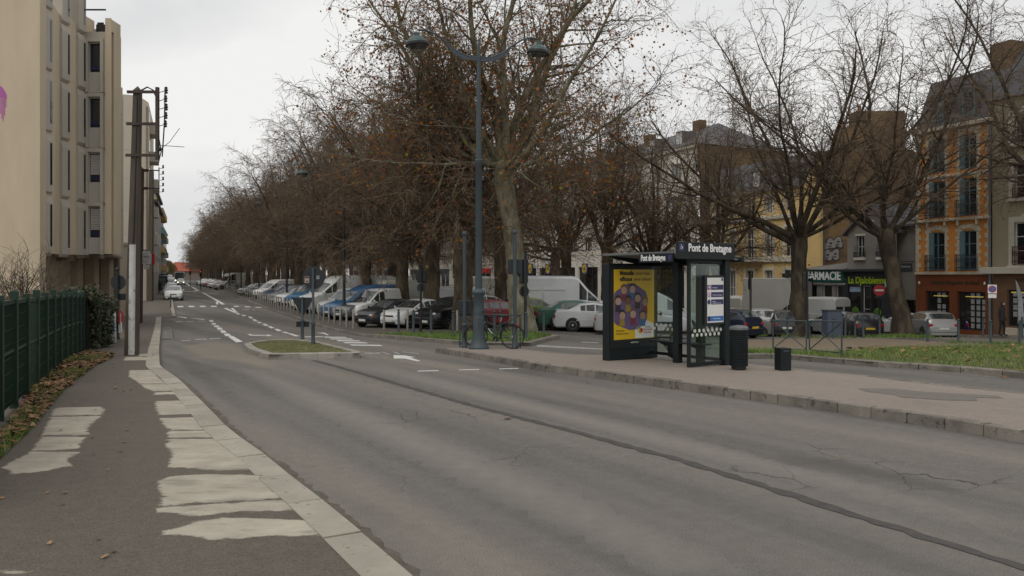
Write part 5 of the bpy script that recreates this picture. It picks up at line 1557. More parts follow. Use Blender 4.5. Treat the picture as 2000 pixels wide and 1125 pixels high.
# boards behind the fence, bare shrub against the end wall
t = thing('board_fence', 'weathered brown board fence behind the green mesh fence', 'fence', (f0.x - 1.0, f0.y + .3, g(f0.x, f0.y)), math.atan2(fd.y, fd.x))
for i in range(52):
    x = -3 + i * .24
    MB().bx(x, x + .225, random.uniform(-.01, .01), .03, 0, 1.62 + random.uniform(-.02, .02)).build('board', M_wood, t)
M_shrub = mat('shrub_stem', (.075, .055, .038), .9, .3)
for j, (px, Y, w, h) in enumerate([(15, 26, 1.0, 3.2), (52, 27, .9, 3.4)]):
    q = PX(px, Y, .1)
    t = thing('bare_shrub', ['bare twiggy shrub at the edge of the photo against the beige wall', 'bare arching shrub against the beige wall near its corner'][j], 'shrub', q)
    rd = random.Random(j + 3); sg = []; tb = MB()
    for i in range(26):
        a = rd.uniform(0, 6.28); pts = _path(rd, Vector((rd.gauss(0, .3), rd.gauss(0, .2), 0)), Vector((math.cos(a) * .35, math.sin(a) * .2, 1)), h * rd.uniform(.6, 1.0), 7, .12, .0)
        tb.tube(pts, [.022 * (1 - .8 * k / 7) for k in range(8)], 4, False)
        for k in range(16):
            p_, d_ = _at(pts, rd.uniform(.3, 1)); qq = _path(rd, p_, _dev(rd, d_, .7), rd.uniform(.3, .8), 2, .15, -.1)
            for u, v in zip(qq, qq[1:]): sg.append((*u, *v, .006, .004))
    tb.build('stems', M_shrub, t); link('twigs', segs_mesh('twigs', sg, M_shrub), t)['kind'] = 'stuff'
# ================================================================== VEHICLES
M_cglass = mat('car_glass', (.030, .038, .038), .05, 0, spec=1.0, coat=1.0)
M_cglass2 = mat('car_glass_green', (.030, .055, .050), .04, 0, spec=1.0)
M_trim = mat('car_black_trim', (.014, .014, .015), .6, .15, 10)
M_plate = mat('number_plate', (.62, .62, .58), .5, .05)
M_plate_y = mat('number_plate_yellow', (.60, .40, .03), .5, .05)
M_hl = mat('headlight_glass', (.52, .54, .55), .12, .15, 8, spec=.9)
M_tail = mat('tail_light', (.34, .010, .012), .2, .1, 8)
M_amber = mat('indicator_amber', (.55, .16, .02), .25, .1, 8)
M_rim = mat('alloy_rim', (.40, .40, .41), .35, .15, 6, metal=.7)
M_cap = mat('wheel_cover', (.30, .30, .30), .45, .15, 6, metal=.3)
M_lit = mat('headlight_lit', (1.0, .86, .55), .3, 0, emis=6.0)
_paints = {}
def paint(c, metal=0.0, rough=.33):
    k = (c, metal)
    if k not in _paints: _paints[k] = mat('car_paint_%d' % len(_paints), c, rough, .05, 1.5, metal=metal, coat=.45)
    return _paints[k]
WHITE = (.72, .72, .70); SILVER = (.36, .36, .36); GREY = (.16, .165, .17); BLACK = (.010, .010, .012); DBLUE = (.010, .018, .060); RED = (.24, .012, .016); GREEN = (.018, .105, .068)
# side profiles: (s along length from the nose, roof line z/H, belt z/H)
PROF = {
 'hatch': dict(st=[(0, .40, .40), (.02, .50, .50), (.10, .60, .60), (.22, .645, .645), (.275, .67, .66), (.46, .955, .67), (.58, 1.0, .675), (.74, .99, .685), (.88, .945, .70), (.965, .72, .70), (.985, .60, .60), (1, .44, .44)],
               W=(4, 5), Rr=(8, 9), win=[(4, 5), (5, 6), (6, 7), (7, 8)], rw=.76, wheels=(.175, .815)),
 'sedan': dict(st=[(0, .42, .42), (.02, .52, .52), (.10, .60, .60), (.24, .645, .645), (.29, .67, .66), (.44, .95, .67), (.54, 1.0, .675), (.68, .985, .68), (.74, .95, .685), (.86, .73, .70), (.97, .70, .69), (.99, .60, .60), (1, .46, .46)],
               W=(4, 5), Rr=(8, 9), win=[(4, 5), (5, 6), (6, 7), (7, 8)], rw=.74, wheels=(.18, .79)),
 'coupe': dict(st=[(0, .40, .40), (.02, .52, .52), (.10, .60, .60), (.28, .66, .66), (.33, .69, .67), (.47, .95, .68), (.56, 1.0, .69), (.66, .98, .70), (.72, .95, .71), (.86, .76, .725), (.97, .74, .72), (.99, .60, .60), (1, .46, .46)],
               W=(4, 5), Rr=(8, 9), win=[(4, 5), (5, 6), (6, 7), (7, 8)], rw=.72, wheels=(.18, .80)),
 'estate': dict(st=[(0, .40, .40), (.02, .50, .50), (.10, .60, .60), (.22, .645, .645), (.27, .67, .66), (.43, .955, .67), (.56, 1.0, .675), (.76, .99, .68), (.92, .965, .69), (.985, .70, .69), (.99, .6, .6), (1, .44, .44)],
               W=(4, 5), Rr=(8, 9), win=[(4, 5), (5, 6), (6, 7), (7, 8)], rw=.78, wheels=(.18, .80)),
 'suv': dict(st=[(0, .40, .40), (.02, .54, .54), (.10, .62, .62), (.22, .66, .66), (.27, .68, .67), (.43, .96, .68), (.56, 1.0, .685), (.74, .985, .69), (.90, .94, .70), (.97, .74, .71), (.985, .6, .6), (1, .44, .44)],
               W=(4, 5), Rr=(8, 9), win=[(4, 5), (5, 6), (6, 7), (7, 8)], rw=.78, wheels=(.185, .815)),
 'small_van': dict(st=[(0, .34, .34), (.02, .44, .44), (.08, .51, .51), (.20, .555, .555), (.245, .58, .57), (.40, .94, .58), (.50, .985, .585), (.72, 1.0, .59), (.95, .99, .60), (.985, .90, .60), (.995, .5, .5), (1, .36, .36)],
               W=(4, 5), Rr=None, win=[(4, 5), (5, 6)], rw=.86, wheels=(.18, .79)),
 'van': dict(st=[(0, .26, .26), (.015, .36, .36), (.06, .44, .44), (.14, .49, .49), (.19, .53, .51), (.33, .80, .53), (.40, .90, .54), (.48, .985, .55), (.70, 1.0, .55), (.96, .995, .55), (.99, .95, .55), (1, .5, .5)],
               W=(4, 5), Rr=None, win=[(4, 5), (5, 6)], rw=.90, wheels=(.16, .78)),
 'high_van': dict(st=[(0, .26, .26), (.012, .36, .36), (.05, .42, .42), (.11, .455, .455), (.15, .49, .47), (.27, .75, .48), (.345, .95, .49), (.40, .995, .50), (.70, 1.0, .50), (.975, 1.0, .50), (.992, .97, .5), (1, .5, .5)],
               W=(4, 5), Rr=None, win=[(4, 5), (5, 6)], rw=.93, wheels=(.15, .78)),
 'camper': dict(st=[(0, .24, .24), (.01, .38, .38), (.04, .42, .42), (.06, .46, .45), (.085, .50, .47), (.17, .80, .48), (.22, .96, .49), (.40, 1.0, .49), (.70, 1.0, .50), (.96, .99, .50), (.99, .95, .5), (1, .45, .45)],
               W=(4, 5), Rr=None, win=[(4, 5), (5, 6), (6, 7)], rw=.92, wheels=(.14, .78)),
 'mpv': dict(st=[(0, .36, .36), (.015, .46, .46), (.08, .54, .54), (.16, .585, .585), (.20, .61, .60), (.42, .95, .62), (.56, 1.0, .625), (.76, .99, .63), (.93, .95, .64), (.985, .68, .64), (.99, .55, .55), (1, .4, .4)],
               W=(4, 5), Rr=(8, 9), win=[(4, 5), (5, 6), (6, 7), (7, 8)], rw=.80, wheels=(.18, .80)),
}
def car(kind, L, W, H, body, label, pos, heading, cat='car', group=None, bump='body', lights=True, lit=False, plate=None, rim=None, glass=None, extra=None, name=None, wr=.30, details=True, rails=False):
    pr = PROF[kind]
    hx = Vector((heading[0], heading[1])).normalized()
    nm = name or {'van': 'parked_van', 'small_van': 'parked_van', 'camper': 'parked_van'}.get(kind, 'parked_car')
    t = thing(nm, label, cat, pos, math.atan2(hx.y, hx.x), group)
    gm = glass or M_cglass
    zb = .17 if kind not in ('van', 'camper', 'high_van') else .24
    st = pr['st']; N = len(st)
    rings = []
    for s, zt, bl in st:
        x = L * (.5 - s)
        e = min(s, 1 - s)
        k = .80 + .20 * min(1, (e / .10)) ** .5 if e < .10 else 1.0
        w = W / 2 * k
        up = zt - bl
        zt_, bl_ = zt * H, bl * H
        low = zb + (.06 if e < .03 else 0)
        if up > .03:
            rwid = W / 2 * (1 - (1 - pr['rw']) * min(1, up / (1 - bl) * 1.0)) * (k if k < 1 else 1)
            if s > .95: rwid = min(rwid, w)
            ring = [(0, low), (w * .86, low), (w * .975, low + .07), (w, low + (bl_ - low) * .5), (w * .985, bl_ - .02), (w * .955, bl_), (rwid, zt_ - .055 * H), (rwid * .90, zt_ - .015 * H), (rwid * .5, zt_), (0, zt_ + .008)]
        else:
            ring = [(0, low), (w * .86, low), (w * .975, low + .07), (w, low + (bl_ - low) * .5), (w * .985, bl_ - .06), (w * .93, bl_ - .012), (w * .86, bl_ + .006), (w * .72, zt_ + .012), (w * .4, zt_ + .02), (0, zt_ + .022)]
        rings.append((x, ring))
    K = 10
    V = []
    for x, ring in rings:
        for y, z in ring: V.append((x, y, z))
        for y, z in reversed(ring[1:-1]): V.append((x, -y, z))
    M = 2 * K - 2
    Fc = []
    for i in range(N - 1):
        for k in range(M):
            k2 = (k + 1) % M
            Fc.append((i * M + k, i * M + k2, (i + 1) * M + k2, (i + 1) * M + k))
    Fc.append(tuple(range(M))); Fc.append(tuple(range((N - 1) * M + M - 1, (N - 1) * M - 1, -1)))
    b = MB(); b._add(V, [tuple(reversed(f)) for f in Fc])
    bo = b.build('body', body, t, 38)
    def vv(i, k): return Vector(V[i * M + (k % M)])
    def pane(quad, name, shr=.90, off=.006, m=gm, shy=None):
        c = sum(quad, Vector()) / len(quad)
        nrm = (quad[1] - quad[0]).cross(quad[2] - quad[0]).normalized()
        if nrm.dot(c - Vector((0, 0, H * .5))) < 0: nrm = -nrm
        q = [c + (p_ - c) * shr + nrm * off for p_ in quad]
        return MB().poly(q).build(name, m, t)
    def screen(i, j, name, a=.05):
        ks = [7, 8, 9, 10, 11]            # across the car over the crown of the glass
        n_ = (vv(j, 9) - vv(i, 9)).cross(Vector((0, 1, 0)))
        if n_.z < 0: n_ = -n_
        n_.normalize()
        lo_ = [vv(i, k).lerp(vv(j, k), a) + n_ * .010 for k in ks]; hi_ = [vv(i, k).lerp(vv(j, k), 1 - a) + n_ * .010 for k in ks]
        MB()._add(lo_ + hi_, [(k, k + 1, k + 6, k + 5) for k in range(4)]).build(name, gm, t, 60)
    if pr['W']:
        i, j = pr['W']
        q = [vv(i, 7), vv(i, M - 7), vv(j, M - 7), vv(j, 7)]
        screen(i, j, 'windscreen')
        if details: MB().tube([q[0].lerp(q[1], .55) + Vector((.02, 0, .03)), q[0].lerp(q[1], .25) + Vector((-.10, 0, .10))], .008, 4).build('wiper', M_trim, t)
    if pr['Rr']:
        i, j = pr['Rr']
        screen(i, j, 'rear_window', .08)
    for (i, j) in pr['win']:
        for sgn in (1, -1):
            kk = (5, 6) if sgn > 0 else (M - 5, M - 6)
            q = [vv(i, kk[0]), vv(j, kk[0]), vv(j, kk[1]), vv(i, kk[1])]
            pane(q, 'side_window', .88, .007)
    # wheels
    for s in pr['wheels']:
        x = L * (.5 - s)
        for sgn in (1, -1):
            y = sgn * (W / 2 - .08)
            MB().lathe([(wr * 1.17, -.012), (wr * 1.17, .012)], 22, (x, sgn * (W / 2 - .009), wr + .02), 'y').build('wheel_arch', M_trim, t)
            o = MB().lathe([(wr * .62, -.10), (wr * .95, -.10), (wr, -.07), (wr, .07), (wr * .95, .10), (wr * .66, .10), (wr * .62, .085)], 20, (0, 0, 0), 'y').build('wheel', M_rubber, t, 40, loc=(x, y, wr))
            rb = MB()
            rb.lathe([(wr * .66, .0), (wr * .66, .09), (wr * .60, .095), (wr * .58, .03)], 16, (0, 0, 0), 'y')
            for q_ in range(6):
                a = q_ * math.pi / 3
                ca, sa_ = math.cos(a), math.sin(a); w_ = wr * .10
                rb._add([(-sa_ * w_, .08, ca * w_), (sa_ * w_, .08, -ca * w_), (ca * wr * .6 + sa_ * w_, .085, sa_ * wr * .6 - ca * w_), (ca * wr * .6 - sa_ * w_, .085, sa_ * wr * .6 + ca * w_)], [(0, 1, 2, 3)])
            rb.lathe([(.06, .02), (.06, .095), (.02, .10)], 10, (0, 0, 0), 'y')
            ro = rb.build('rim', rim or M_cap, o)
            if sgn < 0: o.rotation_euler = (0, 0, math.pi)
    xf, xr = L / 2, -L / 2
    zl = st[1][1] * H
    bm_ = body if bump == 'body' else M_trim
    hw = W / 2
    b = MB(); b.box((xf - .02, 0, zb + .20 * H), (.12, W * .80, .13 * H), 0, .04); b.build('front_bumper', bm_, t)
    b = MB(); b.box((xr + .02, 0, zb + .20 * H), (.12, W * .82, .13 * H), 0, .04); b.build('rear_bumper', bm_, t)
    zh = zl - .055 * H if kind not in ('van', 'camper', 'high_van') else .36 * H * .95
    for sgn in (1, -1):
        MB().ball((xf - .03 - L * .012, sgn * hw * .66, zh), .13, 10, (.55, 1.05, .55)).build('headlight', M_lit if lit else M_hl, t, 60)
        MB().box((xr + .035 + L * .006, sgn * hw * .76, (.50 if kind not in ('van', 'camper', 'small_van', 'high_van') else .36) * H + .02), (.10, .20, .16), 0, .03).build('tail_light', M_tail, t)
        if details:
            mi = pr['W'][0]
            MB().ball((vv(mi, 5).x - .15, sgn * (hw + .06), st[mi][2] * H + .06), .10, 8, (.6, .9, .75)).build('wing_mirror', body if bump == 'body' else M_trim, t, 60)
    MB().box((xf + .008, 0, zh - .02), (.05, W * .34, .07), 0, .01).build('grille', M_trim, t)
    MB().box((xf + .022, 0, zb + .11), (.05, W * .56, .10), 0, .01).build('lower_grille', M_trim, t)
    MB().box((xf + .035, 0, zb + .21), (.03, .48, .11)).build('number_plate', M_plate, t)
    MB().box((xr - .045, 0, .40 * H if kind not in ('van', 'camper', 'high_van') else zb + .25), (.02, .50, .11)).build('number_plate', plate or M_plate, t)
    if details:
        for sgn in (1, -1):
            MB().box((0, sgn * (hw + .002), zb + (st[5][2] * H - zb) * .48), (L * .52, .02, .05), 0, .006).build('side_strip', M_trim if bump != 'body' else body, t)
            MB().box((-.12 * L * .5, sgn * (hw * .985 + .005), st[5][2] * H - .10), (.16, .03, .03), 0, .006).build('door_handle', M_trim if bump != 'body' else body, t)
            if kind in ('van', 'small_van', 'camper', 'high_van'):
                MB().bx(-L * .46, L * .08, sgn * (W / 2 * 1.0) - .004, sgn * (W / 2 * 1.0) + .004, zb + .30 * H, zb + .31 * H).build('door_seam', M_trim, t)
        if rails:
            for sgn in (1, -1): MB().tube([(L * .0, sgn * hw * .68, H + .02), (-L * .1, sgn * hw * .70, H + .06), (-L * .36, sgn * hw * .68, H + .04)], .018, 5).build('roof_rail', M_trim, t)
    if extra: extra(t, L, W, H)
    return t

# --- the row parked nose-on to the car park kerb
HD = (-.62, -.78)
row0 = ba.xy + Vector((bdir.y, -bdir.x)) * .9          # line of bumpers behind the bollards
def on_row(px, off=0.0):
    """point of the bumper line seen in photo column px"""
    k = (px - 1000) / F
    o = row0 + Vector((bdir.y, -bdir.x)) * off
    # o + t*bdir : x = k*y
    t_ = (k * o.y - o.x) / (bdir.x - k * bdir.y)
    return o + bdir * t_
def park(px, kind, L, W, H, body, label, off=0.0, hd=HD, py=None, **kw):
    h = Vector(hd).normalized()
    fr = P(px, py, .1).xy if py else on_row(px, off)
    c = fr - h * (L / 2)
    zf = g(fr.x, fr.y) + .092
    return car(kind, L, W, H, body, label, (c.x, c.y, zf), h, group='cars parked in the car park', **kw)
def taxi_stripe(t, L, W, H):
    for i in range(9):
        MB().box((L / 2 + .06, -W * .44 + i * W * .11, .42), (.03, W * .06, .14)).build('hazard_stripe', M_red if i % 2 else M_white, t)
park(829, 'suv', 4.05, 1.75, 1.55, paint(BLACK), 'black hatchback with sky reflections parked at the corner end of the row', py=643, rim=M_rim)
park(760, 'hatch', 3.77, 1.64, 1.42, paint(WHITE), 'white hatchback with dark bumper strip beside the black hatchback', py=641, bump='body')
park(708, 'hatch', 3.75, 1.62, 1.40, paint((.018, .020, .026)), 'old black square-nosed car with amber indicator beside the white hatchback', py=639.5, bump='trim', lights=True,
     extra=lambda t, L, W, H: [MB().box((L / 2 - .05, s * W * .43, .62), (.08, .10, .10), 0, .01).build('indicator', M_amber, t) for s in (1, -1)])
park(679, 'small_van', 4.3, 1.80, 1.85, paint(WHITE), 'white panel van between the old black car and the grey hatchback', off=.5)
park(662, 'hatch', 3.9, 1.66, 1.42, paint(GREY, .4), 'grey hatchback beside the white panel van', off=.0)
park(646, 'hatch', 3.8, 1.66, 1.42, paint(SILVER, .4), 'silver hatchback under the dark lamp post', off=.0)
park(632, 'small_van', 4.2, 1.75, 1.82, paint((.55, .56, .56)), 'pale grey small van left of the lamp post', off=.0)
park(616, 'small_van', 4.4, 1.80, 1.9, paint((.05, .12, .25)), 'mid-blue van half hidden behind the pale small van', off=.6)
park(606, 'van', 5.2, 1.95, 2.35, paint(WHITE), 'white high-roof van with dark lettering near the round sign back', off=1.0,
     extra=lambda t, L, W, H: (text('KOFF', .26, (-.4, W / 2 * .93, H * .86), (HP, 0, math.pi), M_trim, t), text('KOFF', .26, (-.4, -W / 2 * .93, H * .86), (HP, 0, 0), M_trim, t)))
park(596, 'small_van', 4.2, 1.75, 1.8, paint((.58, .58, .56)), 'white small van right behind the triangular sign back', off=.0, bump='trim')
park(567, 'van', 5.0, 1.95, 2.15, paint((.012, .13, .27)), 'bright blue flat-fronted van with red and white striped bumper', off=.3, extra=taxi_stripe)
park(576, 'hatch', 3.8, 1.66, 1.42, paint((.50, .50, .48)), 'white car with orange graphic in front of the blue van', off=-.2, extra=lambda t, L, W, H: MB().box((L / 2 + .02, .42, .56), (.05, .5, .22), 0, .02).build('graphic', M_amber, t))
park(545, 'hatch', 4.0, 1.7, 1.5, paint(WHITE), 'white hatchback left of the bright blue van', off=0)
park(532, 'mpv', 4.2, 1.75, 1.6, paint(SILVER, .4), 'silver people carrier two places left of the bright blue van', off=0)
park(517, 'mpv', 4.3, 1.78, 1.62, paint((.05, .075, .13), .3), 'dark blue people carrier in the far row', off=0)
park(500, 'van', 4.9, 1.9, 2.0, paint(WHITE), 'white van with dark windscreen in the far row', off=.2)
park(482, 'sedan', 4.3, 1.7, 1.4, paint(GREY, .4), 'grey saloon in the far row beyond the white van', off=0)
park(470, 'estate', 4.3, 1.7, 1.45, paint(SILVER, .3), 'silver estate car in the far row before the camper', off=0)
park(432, 'camper', 5.4, 2.0, 2.7, paint((.55, .53, .48)), 'cream high-roofed camper van in the far row', off=1.0, bump='trim')
park(420, 'hatch', 4.0, 1.7, 1.45, paint(SILVER, .3), 'silver car just beyond the cream camper', off=0)
for i, (px, c) in enumerate([(409, WHITE), (402, RED), (396, SILVER), (390, WHITE), (384, GREY)]):
    park(px, 'hatch', 4.0, 1.7, 1.45, paint(c), 'tiny far %s car near the end of the row' % ['white', 'red', 'silver', 'pale', 'grey'][i], off=0, details=False)
# second rank inside the car park
def free(px, Y, kind, L, W, H, body, label, hd, dz=.092, **kw):
    q = PX(px, Y, dz)
    return car(kind, L, W, H, body, label, q, hd, group=kw.pop('group', 'cars parked in the car park'), **kw)
RH = (.88, .47)          # facing away to the shops
free(715, 49, 'van', 5.4, 1.9, 2.05, paint((.012, .10, .24)), 'large blue van standing behind the front row', (-.75, -.66))
free(660, 56, 'van', 5.6, 2.0, 2.6, paint(WHITE), 'long white van roof behind the lettered van', (-.75, -.66))
free(760, 58, 'van', 5.6, 2.0, 2.6, paint(WHITE), 'white high van behind the trunk over the front row', (.9, .4))
free(815, 54, 'van', 5.2, 2.0, 2.3, paint((.48, .48, .40)), 'pale beige box van between two trunks', (.9, .4))
free(868, 49, 'estate', 4.2, 1.7, 1.6, paint((.50, .45, .30)), 'cream estate car behind the black hatchback', (-.9, -.4))
free(893, 47, 'small_van', 4.2, 1.8, 1.95, paint(SILVER, .3), 'silver-grey van with black stripe behind the thick trunk', RH)
free(925, 50, 'small_van', 4.3, 1.8, 1.95, paint(WHITE), 'white small van with roof rack behind the tall lamp post', RH, rails=True)
free(968, 60, 'van', 5.6, 2.1, 2.5, paint((.58, .57, .50)), 'cream camper roof behind the white small van', RH)
free(947, 45.5, 'mpv', 4.2, 1.75, 1.55, paint((.55, .55, .52)), 'white car with dark side windows behind the red hatchback', RH)
free(975, 41.0, 'hatch', 3.95, 1.68, 1.40, paint(RED), 'dark red hatchback seen behind the bicycle', RH, bump='trim')
free(1040, 43.5, 'hatch', 3.6, 1.60, 1.45, paint((.20, .26, .03)), 'lime green small car mostly hidden by the pale trunk', RH, bump='trim')
free(1097, 44.5, 'high_van', 6.0, 2.05, 2.65, paint((.76, .77, .77)), 'long white high-roof van with panelled side behind the silver coupe', (.97, -.05), name='parked_van', cat='van', wr=.34,
     extra=lambda t, L, W, H: [MB().bx(x0, x1, s * W / 2 - .012, s * W / 2 + .012, z0, z1, .011).build('side_panel', paint((.76, .77, .77)), t) for s in (1, -1) for (x0, x1, z0, z1) in [(-1.0, .2, .95, 1.75), (-2.4, -1.2, .95, 1.75), (-1.0, .2, 1.85, 1.98), (-2.4, -1.2, 1.85, 1.98)]])
free(1130, 40.8, 'sedan', 4.4, 1.72, 1.42, paint(GREEN), 'dark green saloon between pale trunk and silver coupe', (.93, .10), bump='trim', rim=M_rim)
free(1172, 39.2, 'coupe', 4.55, 1.78, 1.38, paint((.60, .61, .61), .15), 'silver-white coupe with red tail lights left of the bus shelter', (.96, -.05), rim=M_rim)
free(1254, 36.8, 'sedan', 4.4, 1.75, 1.42, paint((.42, .42, .42), .3), 'silver car with black rear bumper partly behind the poster case', (.96, -.1), bump='trim')
free(1275, 42, 'van', 4.9, 1.95, 2.1, paint((.50, .52, .52)), 'pale van seen through the shelter glass', (.96, .1))
# shop side
SG = 'cars on the shop side of the square'
free(1412, 41, 'hatch', 3.9, 1.68, 1.45, paint((.006, .012, .030)), 'dark blue hatchback end beside the shelter bin', (-.6, .8), dz=.0, group=SG, plate=M_plate_y)
free(1440, 45.5, 'mpv', 4.3, 1.76, 1.70, paint((.22, .21, .20), .4), 'grey people carrier behind the dark blue hatchback', (.9, -.35), dz=.0, group=SG)
free(1486, 46.5, 'estate', 3.9, 1.64, 1.62, paint((.58, .58, .57)), 'white small car with black rear window and yellow plate', (.22, .97), dz=.0, group=SG, bump='trim', plate=M_plate_y)
free(1528, 45.6, 'estate', 4.0, 1.66, 1.52, paint((.020, .021, .024)), 'dark grey car with white plate left of the straight trunk', (.2, .98), dz=.0, group=SG, bump='trim')
free(1578, 52, 'van', 5.2, 1.98, 2.35, paint((.56, .56, .54)), 'white van with black rear windows behind the straight trunk', (-.55, .83), dz=.0, group=SG,
     extra=lambda t, L, W, H: [MB().box((-L / 2 - .005, s * W * .22, H * .62), (.02, W * .34, H * .26), 0, .008).build('rear_window', M_cglass, t) for s in (1, -1)])
free(1622, 49, 'hatch', 3.77, 1.64, 1.42, paint(SILVER, .35), 'silver hatchback with red tail light in front of the pharmacy', (-.85, .52), dz=.0, group=SG)
free(1676, 45.5, 'hatch', 4.0, 1.68, 1.42, paint((.016, .014, .016)), 'black hatchback with yellow plate in front of the dark shop', (.1, .99), dz=.0, group=SG, plate=M_plate_y, bump='trim')
free(1752, 48.0, 'coupe', 4.2, 1.72, 1.38, paint((.58, .59, .58)), 'white car nose emerging behind the leaning trunk', (-.98, .2), dz=.0, group=SG)
free(1814, 44.2, 'hatch', 3.85, 1.66, 1.45, paint((.34, .34, .33), .3), 'silver hatchback driving past right of the leaning trunk', (.1, .99), dz=.0, group=SG, bump='body', name='car')
free(1884, 47.0, 'sedan', 4.2, 1.70, 1.42, paint((.014, .016, .075)), 'dark blue saloon parked before the estate agency', (.12, .99), dz=.0, group=SG)
# white box truck
q = PX(1505, 57, .0)
t = thing('box_truck', 'white box truck with open-topped rear door behind the parked cars', 'truck', q, math.atan2(.8, -.6))
MB().bx(-2.6, 1.6, -1.1, 1.1, .8, 3.6, .02).build('cargo_box', paint((.55, .54, .49)), t)
MB().bx(-2.64, -2.6, -1.05, 1.05, .85, 3.5).build('rear_door', mat('truck_door', (.32, .30, .27), .6, .1), t)
MB().bx(-2.68, -2.64, -1.08, 1.08, 3.42, 3.58).build('door_header', M_trim, t)
for y in (-1.08, 1.02): MB().bx(-2.68, -2.62, y, y + .06, .8, 3.58).build('door_post', M_trim, t)
MB().bx(1.65, 3.1, -1.0, 1.0, .45, 2.3, .2).build('cab', paint((.55, .54, .49)), t, 40)
MB().bx(3.06, 3.115, -.85, .85, 1.4, 2.05).build('windscreen', M_cglass, t)
MB().bx(-2.5, 2.8, -.9, .9, .5, .8).build('chassis', M_trim, t)
for x in (-1.6, 2.3):
    for s in (1, -1): MB().lathe([(.42, -.13), (.45, -.1), (.45, .1), (.42, .13)], 18, (x, s * .9, .45), 'y').build('wheel', M_rubber, t, 40)
# --- left side of the street
LG = 'vehicles on the street at left'
def street(px, py, kind, L, W, H, body, label, back=True, **kw):
    q = P(px, py)
    h = Vector((.405, -1)).normalized()
    c = q.xy - h * L / 2
    return car(kind, L, W, H, body, label, (c.x, c.y, g(c.x, c.y)), h, group=LG, **kw)
street(338.5, 587.5, 'hatch', 4.03, 1.75, 1.47, paint(WHITE), 'white hatchback parked nose-on at the end of the left pavement', rim=M_rim)
street(334.5, 578, 'estate', 4.2, 1.72, 1.5, paint((.52, .52, .50)), 'white car parked directly behind the front white hatchback')
street(330.5, 563, 'van', 4.9, 1.9, 1.95, paint((.55, .55, .54)), 'white van parked third in the left kerb row')
street(328.5, 556, 'van', 5.0, 1.9, 2.3, paint((.5, .5, .49)), 'far white van at the end of the left kerb row')
street(353, 557.5, 'hatch', 4.0, 1.74, 1.5, paint((.36, .38, .38), .3), 'silver car with lit headlights driving in front of the bus', lit=True, name='car')
# bus
q = P(350.5, 553.0)
h = Vector((.405, -1)).normalized()
t = thing('city_bus', 'dark-fronted city bus coming down the street with lit headlights', 'bus', (q.x - h.x * 6, q.y - h.y * 6, g(q.x, q.y)), math.atan2(h.y, h.x), LG)
bw = paint((.32, .32, .31))
MB().bx(-6, 6, -1.25, 1.25, .32, 3.0, .12).build('body', bw, t)
MB().bx(5.97, 6.02, -1.12, 1.12, 1.05, 2.45).build('windscreen', M_cglass, t)
MB().bx(5.97, 6.025, -1.0, 1.0, 2.5, 2.85).build('destination_board', M_trim, t)
for s in (1, -1):
    for i in range(7): MB().bx(-5.6 + i * 1.6, -4.2 + i * 1.6, s * 1.25 - .015, s * 1.25 + .015, 1.2, 2.4).build('side_window', M_cglass, t)
    MB().ball((6.0, s * .95, .72), .16, 8, (.4, 1, .8)).build('headlight', M_lit, t)
    MB().box((6.05, s * 1.42, 2.2), (.15, .2, .45), 0, .04).build('mirror', M_trim, t)
    for x in (-3.6, 3.6): MB().lathe([(.46, -.14), (.5, -.1), (.5, .1), (.46, .14)], 16, (x, s * 1.12, .5), 'y').build('wheel', M_rubber, t, 40)
